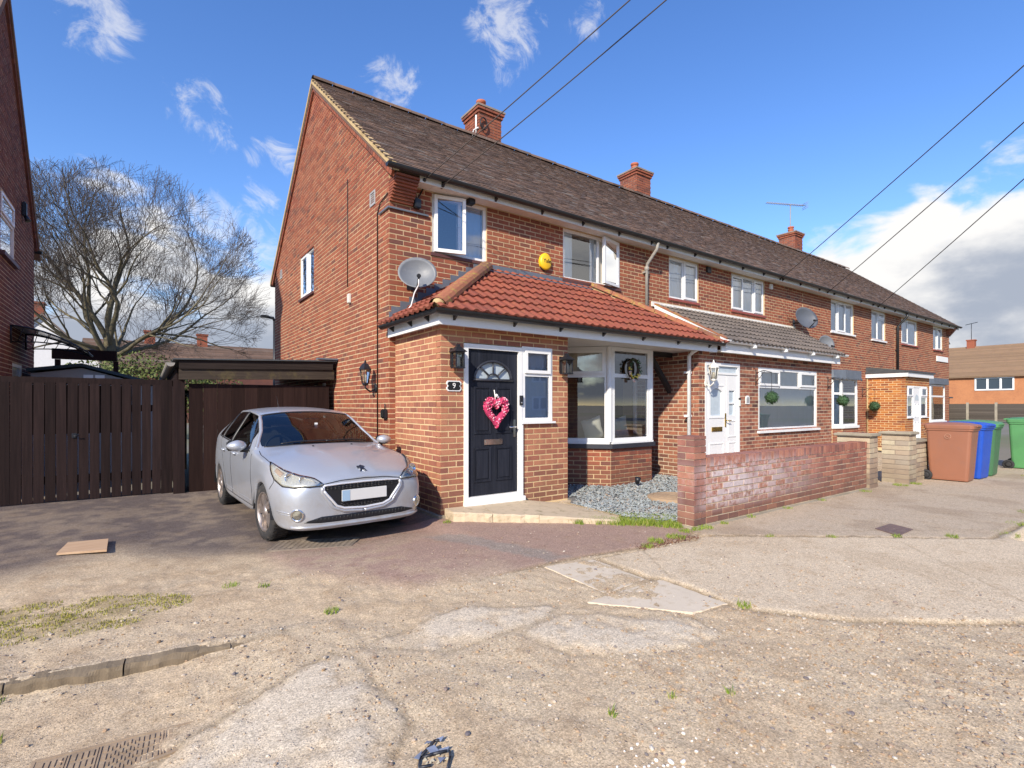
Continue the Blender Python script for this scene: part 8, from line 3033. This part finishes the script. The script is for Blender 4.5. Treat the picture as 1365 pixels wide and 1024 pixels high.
for sg in (-1, 1):
    # headlamps: reflector tray, chambers, clear cover
    top = mirrored([(.44, .05, .690), (.52, .10, .735), (.62, .18, .775), (.70, .32, .815), (.76, .48, .850), (.795, .64, .885)], sg)
    bot = mirrored([(.44, .05, .672), (.56, .08, .655), (.68, .13, .648), (.78, .24, .668), (.835, .40, .735), (.80, .64, .878)], sg)
    hl = patch(top, bot, 14, 6, .005, 'lamp_silver', 'headlight', thick=.02)
    mb = MB()
    line([(t_[0], t_[1], t_[2]) for t_ in top], .006, .006, mb); line(bot, .006, .006, mb)
    mb.build('bezel', 'car_black', hl, local=True)
    mb = MB()
    for (x, s, z, r_) in ((.70, .24, .735, .052), (.60, .13, .705, .040)):
        p_, nr = snap((sg * x, Y_(s), z), .010)
        Z_ = (nr * .3 + Vector((0, -1, 0))).normalized(); X_ = Z_.orthogonal().normalized(); B_ = basis(p_, X_, Z_.cross(X_), Z_)
        mb.lathe([(r_, .004), (r_ * .92, .006), (r_ * .75, -.004), (r_ * .4, -.008), (0, -.006)], B_, 18)
    mb.build('reflector', 'chrome', hl, local=True)
    patch(mirrored([(.745, .34, .80), (.775, .47, .838)], sg), mirrored([(.775, .34, .75), (.80, .46, .80)], sg), 4, 3, .009, 'lamp_amber', 'indicator', hl, .006)
    mb = MB()
    line(mirrored([(.50, .08, .69), (.62, .16, .735), (.72, .32, .78), (.78, .50, .845)], sg), .005, .012, mb)
    mb.build('light_strip', 'plate_pale', hl, local=True)
    patch([(a[0], a[1], a[2]) for a in top], bot, 14, 6, .018, 'headlamp_glass', 'lens', hl, .004)
    # fog lamps in chrome rings
    p_, nr = snap((sg * .645, Y_(.13), .372), .002)
    X_ = Vector((0, 0, 1)).cross(nr).normalized(); B_ = basis(p_, X_, nr.cross(X_), nr)
    mb = MB(); mb.lathe([(.066, -.01), (.066, .008), (.058, .013), (.050, .006)], B_, 24); fl_ = mb.build('fog_light', 'chrome', car, local=True)
    mb = MB(); mb.lathe([(.052, .002), (.038, -.002), (.02, -.002), (0, .002)], B_, 20); mb.build('reflector', 'lamp_silver', fl_, local=True)
    mb = MB(); mb.lathe([(.051, .006), (.03, .010), (0, .011)], B_, 20); mb.build('lens', 'headlamp_glass', fl_, local=True)
    mb = MB()
    line(mirrored([(.715, .14, .385), (.79, .21, .39), (.83, .30, .39)], sg), .007, .0, mb)
    line(mirrored([(.715, .14, .362), (.79, .21, .365), (.82, .28, .372)], sg), .004, .001, mb)
    mb.build('fog_crease', 'car_silver', fl_, local=True)
# grille: dark opening, chrome frame, mesh bars
gt = [(-.43, .05, .668), (-.25, .02, .682), (0, 0, .686), (.25, .02, .682), (.43, .05, .668)]
gb_ = [(-.43, .05, .615), (-.30, .02, .435), (-.22, .01, .400), (0, .0, .385), (.22, .01, .400), (.30, .02, .435), (.43, .05, .615)]
gr_ = patch(gt, gb_, 24, 8, .002, 'car_grille', 'grille', thick=.01)
mb = MB()
line(gt, .011, .006, mb); line(gb_, .015, .006, mb); line([gt[0], gb_[0]], .013, .006, mb); line([gt[-1], gb_[-1]], .013, .006, mb)
mb.build('chrome_frame', 'frame_silver', gr_, local=True)
mb = MB()
for z in (.668, .650, .632):
    hw = .405
    k = 20
    for i in range(k):
        xa, xb = -hw + 2 * hw * i / k, -hw + 2 * hw * (i + 1) / k
        line([(xa, .02, z + (.004 if i % 2 else -.004)), (xb, .02, z - (.004 if i % 2 else -.004))], .0045, .006, mb)
mb.build('grille_mesh', 'car_black', gr_, local=True)
mb = MB()
for z in (.455, .437, .419):
    hw = .19 + (z - .40) * 1.2
    k = 12
    for i in range(k):
        xa, xb = -hw + 2 * hw * i / k, -hw + 2 * hw * (i + 1) / k
        line([(xa, .01, z + (.004 if i % 2 else -.004)), (xb, .01, z - (.004 if i % 2 else -.004))], .0045, .006, mb)
mb.build('grille_mesh', 'car_black', gr_, local=True)
# bumper shoulders that run into the headlamps
mb = MB()
for sg in (-1, 1):
    line(mirrored([(.44, .05, .655), (.445, .05, .60), (.335, .03, .42), (.23, .02, .372), (0, .0, .355)], sg), .020, .0, mb)
mb.build('grille_surround', 'car_silver', gr_, local=True)
mb = MB(); mb.bbox(-.255, .255, Y_(-.028), Y_(-.012), .480, .612, .004); pl_ = mb.build('number_plate', 'plate_pale', car, local=True)
mb = MB(); mb.box(-.253, -.17, Y_(-.0305), Y_(-.0285), .484, .608); mb.build('plate_band', 'plate_blue', pl_, local=True)
# lower intake and splitter
patch([(-.60, .06, .300), (-.45, .03, .335), (0, 0, .335), (.45, .03, .335), (.60, .06, .300)], [(-.62, .06, .285), (-.45, .03, .272), (0, 0, .268), (.45, .03, .272), (.62, .06, .285)], 24, 4, .001, 'car_grille', 'lower_intake', thick=.01)
mb = MB()
for i in range(26):
    x = -.50 + i * .04
    line([(x, .02, .282), (x, .02, .322)], .0035, .003, mb)
mb.build('intake_mesh', 'car_black', car, local=True)['kind'] = 'stuff'
mb = MB(); line([(-.74, .15, .235), (-.64, .06, .238), (-.40, .02, .240), (0, 0, .240), (.40, .02, .240), (.64, .06, .238), (.74, .15, .235)], .016, .002, mb); mb.build('splitter', 'car_silver', car, local=True)
# bonnet shut line, creases, doors
def gap(pts, r_=.0048):
    mb = MB(); line(pts, r_, -.001, mb); mb.build('panel_gap', 'car_black', car, local=True)
gap([(-.44, .045, .682), (-.25, .03, .712), (0, .02, .722), (.25, .03, .712), (.44, .045, .682)], .005)
for sg in (-1, 1):
    gap(mirrored([(.80, .66, .885), (.80, .85, .915), (.80, 1.05, .94), (.78, 1.22, .975)], sg))
    gap(mirrored([(.86, .46, .62), (.845, .40, .70), (.825, .42, .76)], sg))
    # doors
    gap(mirrored([(.86, 1.30, .93), (.872, 1.26, .74), (.86, 1.24, .5), (.845, 1.26, .30)], sg))
    gap(mirrored([(.855, 2.42, 1.0), (.874, 2.42, .74), (.86, 2.40, .5), (.845, 2.38, .30)], sg))
    gap(mirrored([(.855, 3.10, 1.03), (.874, 3.05, .90), (.87, 2.92, .72), (.86, 2.86, .5), (.845, 2.82, .30)], sg))
    gap(mirrored([(.845, 1.26, .30), (.845, 2.0, .295), (.845, 2.82, .30)], sg))

for sg in (-1, 1):
    mb = MB()
    line(mirrored([(.862, 2.85, .36), (.865, 2.0, .34), (.862, 1.35, .35)], sg), .008, -.003, mb)
    mb.build('body_crease', 'car_silver', car, local=True)
# window pillars and trim
for sg in (-1, 1):
    mb = MB()
    line(mirrored([(.79, 1.32, .975), (.68, 1.60, 1.175), (.605, 1.95, 1.355)], sg), .026, -.012, mb)
    line(mirrored([(.605, 1.95, 1.357), (.60, 2.48, 1.407), (.59, 2.96, 1.397), (.56, 3.34, 1.352)], sg), .016, -.006, mb)
    mb.build('roof_pillar', 'car_silver', car, local=True)
    mb = MB()
    line(mirrored([(.858, 2.46, .995), (.73, 2.47, 1.21), (.605, 2.49, 1.40)], sg), .030, -.020, mb)
    line(mirrored([(.853, 1.45, .955), (.76, 1.62, 1.08), (.68, 1.72, 1.20), (.62, 1.92, 1.34)], sg), .012, -.004, mb)
    line(mirrored([(.853, 1.42, .952), (.856, 1.95, .975), (.859, 2.48, 1.0), (.858, 3.0, 1.026), (.85, 3.3, 1.045)], sg), .009, .0, mb)
    line(mirrored([(.855, 3.06, 1.03), (.70, 3.12, 1.25), (.59, 3.2, 1.37)], sg), .018, -.010, mb)
    mb.build('window_trim', 'car_black', car, local=True)
mb = MB()
line([(-.70, 1.31, .99), (-.36, 1.20, 1.008), (0, 1.17, 1.012), (.36, 1.20, 1.008), (.70, 1.31, .99)], .016, -.006, mb)
line([(-.60, 1.93, 1.355), (-.31, 1.93, 1.393), (0, 1.93, 1.40), (.31, 1.93, 1.393), (.60, 1.93, 1.355)], .010, -.005, mb)
mb.build('windscreen_seal', 'car_black', car, local=True)
for (x0, x1, s0, s1) in ((-.52, .08, 1.27, 1.235), (.02, .60, 1.225, 1.30)):
    mb = MB(); line([(x0, s0, 1.03), ((x0 + x1) / 2, (s0 + s1) / 2 - .01, 1.04), (x1, s1, 1.03)], .009, .012, mb)
    mb.build('wiper', 'car_black', car, local=True)
mb = MB()
for sg in (-1, 1):
    p_, nr = snap((sg * .24, Y_(.93), .985), .004); mb.ball(p_, .016, 0, 1, (1, 1.3, .5))
mb.build('washer_jet', 'car_black', car, local=True)
# mirrors and door handles
for sg in (-1, 1):
    mb = MB()
    c_ = Vector((sg * .965, Y_(1.50), 1.005))
    bm = bmesh.new(); bmesh.ops.create_icosphere(bm, subdivisions=3, radius=1.0)
    for v in bm.verts:
        x, y, z = v.co
        fl_y = y * .065 if y < 0 else y * .045
        taper = 1 - .25 * max(0, sg * x)
        v.co = Vector((c_.x + x * .112, c_.y + fl_y * 1.2 + abs(x) * .015, c_.z + z * .066 * taper))
    mb.addbm(bm, 0, True); mo = mb.build('wing_mirror', 'car_silver', car, local=True)
    mb = MB()
    mb.tube([(sg * .80, Y_(1.50), .955), (sg * .87, Y_(1.495), .955), (sg * .92, Y_(1.50), .965)], [.03, .028, .034], 8)
    mb.bbox(sg * .965 - .10, sg * .965 + .10, Y_(1.555), Y_(1.575), .945, 1.06, .015)
    mb.build('mirror_base', 'car_black', mo, local=True)
    for s in (2.18, 2.88):
        p_, nr = snap((sg * .87, Y_(s), .86), .008)
        mb = MB()
        pts = [snap((sg * .87, Y_(s - .10), .858), .004)[0], snap((sg * .87, Y_(s - .07), .862), .024)[0], snap((sg * .87, Y_(s + .05), .866), .026)[0], snap((sg * .87, Y_(s + .085), .866), .004)[0]]
        mb.tube(pts, [.012, .015, .015, .011], 8)
        mb.build('door_handle', 'car_silver', car, local=True)
# emblem: a striding beast standing on its hind legs
em = [(-.040, .020), (-.030, .034), (-.012, .030), (-.004, .040), (.012, .044), (.022, .034), (.034, .030), (.042, .016), (.030, .014), (.024, .004), (.034, -.010), (.036, -.026), (.046, -.040), (.030, -.040), (.020, -.026), (.012, -.014), (.002, -.022), (-.010, -.040), (-.026, -.042), (-.014, -.026), (-.010, -.010), (-.020, .002), (-.036, .002), (-.030, .010)]
p_, nr = snap((0, Y_(.085), .815), .004)
X_ = Vector((1, 0, 0)); Z_ = nr; Yv = Z_.cross(X_).normalized()
mb = MB()
mb.prism([p_ + X_ * x * 1.15 + Yv * y * 1.15 for (x, y) in em], Z_ * .006)
mb.build('badge', 'brushed_metal' if False else 'badge_dark' if 'badge_dark' in MATS else simple('badge_dark', (0.16, 0.17, 0.19), .25, .9, var=.1).name, car, local=True)
# wheels
def wheel(sg, s, steer=0.0):
    M = Matrix.Translation((sg * .735, Y_(s), .306)) @ Matrix.Rotation(steer, 4, 'Z') @ Matrix.Rotation(R(90) * sg, 4, 'Y')
    mb = MB()
    W_ = .098
    mb.lathe([(.205, -W_), (.245, -W_ - .006), (.285, -W_ + .002), (.300, -W_ + .022), (.306, -W_ + .05), (.306, W_ - .05), (.300, W_ - .022), (.285, W_ - .002), (.245, W_ + .006), (.205, W_)], M, 40)
    ty = mb.build('tyre', 'tyre', None) if False else None
    wo = mb.build('wheel', 'tyre', car, local=True)
    mb = MB()
    for k in range(44):
        a = 2 * math.pi * k / 44
        for (z0, z1, sk) in ((-.085, -.035, .04), (-.028, .028, 0), (.035, .085, -.04)):
            vs = []
            for (rr) in (.3055, .3105):
                for (da, zz) in ((-.045, z0), (.045, z0), (.045 + sk, z1), (-.045 + sk, z1)):
                    vs.append(M @ Vector((rr * math.cos(a + da), rr * math.sin(a + da), zz)))
            mb.add(vs, [(4, 5, 6, 7), (0, 1, 5, 4), (1, 2, 6, 5), (2, 3, 7, 6), (3, 0, 4, 7)])
    mb.build('tread', 'tyre', wo, local=True)
    mb = MB()
    mb.lathe([(.212, W_ - .002), (.206, W_ + .004), (.196, W_ - .004), (.19, W_ - .05), (.185, -W_ + .02)], M, 36)
    for k in range(5):
        a0 = 2 * math.pi * k / 5 + .3
        for da in (-.17, .17):
            p0 = (.045, a0 + da * .8, W_ - .012); p1 = (.12, a0 + da * .75, W_ - .006); p2 = (.195, a0 + da * 1.1, W_ - .012)
            for (q0, q1) in ((p0, p1), (p1, p2)):
                vs = []
                for (rr, aa, zz) in (q0, q1):
                    hw = .015
                    t_ = Vector((-math.sin(aa), math.cos(aa), 0)); c_ = Vector((rr * math.cos(aa), rr * math.sin(aa), zz))
                    vs += [M @ (c_ - t_ * hw), M @ (c_ + t_ * hw), M @ (c_ + t_ * hw * 1.3 - Vector((0, 0, .03))), M @ (c_ - t_ * hw * 1.3 - Vector((0, 0, .03)))]
                mb.add(vs, [(0, 1, 5, 4), (1, 2, 6, 5), (2, 3, 7, 6), (3, 0, 4, 7)])
    mb.lathe([(.062, W_ - .03), (.06, W_ - .006), (.035, W_ - .002), (.03, W_ + .002), (0, W_ + .003)], M, 20)
    mb.build('rim', 'alloy', wo, local=True)
    mb = MB()
    mb.lathe([(0, -.02), (.14, -.02), (.14, .02), (0, .02)], M, 24)
    mb.build('brake_disc', 'car_black', wo, local=True)
    mb = MB()
    mb.lathe([(.188, -W_ + .02), (.1, -W_ + .03), (0, -W_ + .03)], M, 24)
    mb.build('wheel_back', 'car_black', wo, local=True)
for s, st_ in ((.80, R(5)), (3.34, 0)):
    for sg in (-1, 1):
        wheel(sg, s, st_)
# arch lining so that no light comes through
mb = MB()
for s in (.80, 3.34):
    for sg in (-1, 1):
        vs = []
        n = 14
        for k in range(n + 1):
            a = math.pi * k / n
            for x in (.50, .855):
                vs.append((sg * x, Y_(s) + .372 * math.cos(a), .28 + .372 * math.sin(a)))
        mb.add(vs, [(2 * k, 2 * k + 1, 2 * k + 3, 2 * k + 2) for k in range(n)], 0, True)
        mb.add([(sg * .50, Y_(s) + .372 * math.cos(math.pi * k / n), .28 + .372 * math.sin(math.pi * k / n)) for k in range(n + 1)], [list(range(n + 1))])
mb.build('arch_liner', 'car_black', car, local=True)
# cabin
mb = MB()
mb.bbox(-.72, .72, Y_(1.30), Y_(1.75), .62, .965, .06)
mb.box(-.70, .70, Y_(1.3), Y_(3.6), .25, .32)
mb.bbox(-.70, .70, Y_(3.0), Y_(3.35), .4, .98, .05)
mb.build('dashboard', 'car_inside', car, local=True)
for sx in (-.37, .37):
    mb = MB()
    mb.bbox(sx - .25, sx + .25, Y_(2.0), Y_(2.5), .34, .55, .06)
    M = Matrix.Translation((sx, Y_(2.50), .52)) @ Matrix.Rotation(R(-14), 4, 'X')
    mb.bbox(-.24, .24, -.07, .07, 0, .62, .06, 0, M)
    mb.bbox(-.13, .13, -.05, .05, .66, .84, .045, 0, M)
    mb.build('seat', 'car_inside', car, local=True)
mb = MB()
c_ = Vector((-.37, Y_(1.86), .90))
X_ = Vector((1, 0, 0)); Yv = Vector((0, .35, .94))
mb.tube([c_ + X_ * .185 * math.cos(2 * math.pi * k / 24) + Yv * .185 * math.sin(2 * math.pi * k / 24) for k in range(25)], .015, 6, caps=False)
mb.tube([c_ - X_ * .18, c_, c_ + X_ * .18], .016, 6); mb.tube([c_, c_ - Yv * .18], .016, 6)
mb.build('steering_wheel', 'car_black', car, local=True)
mb = MB()
p_ = Vector((0, Y_(1.72), 1.27)); mb.bbox(p_.x - .11, p_.x + .11, p_.y, p_.y + .025, p_.z - .03, p_.z + .03, .01)
mb.build('rear_view_mirror', 'car_black', car, local=True)
mb = MB(); p_, nr = snap((.02, Y_(1.60), 1.2), -.012); mb.box(p_.x - .02, p_.x + .02, p_.y - .001, p_.y + .003, p_.z - .035, p_.z + .03); mb.build('windscreen_sticker', 'sign_white', car, local=True)
mb = MB(); mb.tube([(0, Y_(3.3), 1.42), (0, Y_(3.42), 1.60)], [.008, .003], 6); mb.build('roof_aerial', 'car_black', car, local=True)

# the nose and glasshouse sit a little lower than first drawn: ease every upper part down together
for o in [c_ for c_ in car.children_recursive if c_.type == 'MESH' and c_.name.split('.')[0] not in ('wheel', 'tread', 'rim', 'brake_disc', 'wheel_back', 'arch_liner')]:
    me = o.data; n = len(me.vertices)
    co = np.empty(n * 3, dtype=np.float32); me.vertices.foreach_get('co', co); co = co.reshape(-1, 3)
    L_ = WL[o]
    z = co[:, 2] + L_.z; s_ = co[:, 1] + L_.y + 1.98
    g_ = np.interp(s_, [0, .3, 1.2, 1.9, 4], [.036, .036, .042, .030, .025])
    co[:, 2] -= (g_ * sstep(.34, .72, z)).astype(np.float32)
    me.vertices.foreach_set('co', co.ravel()); me.update()
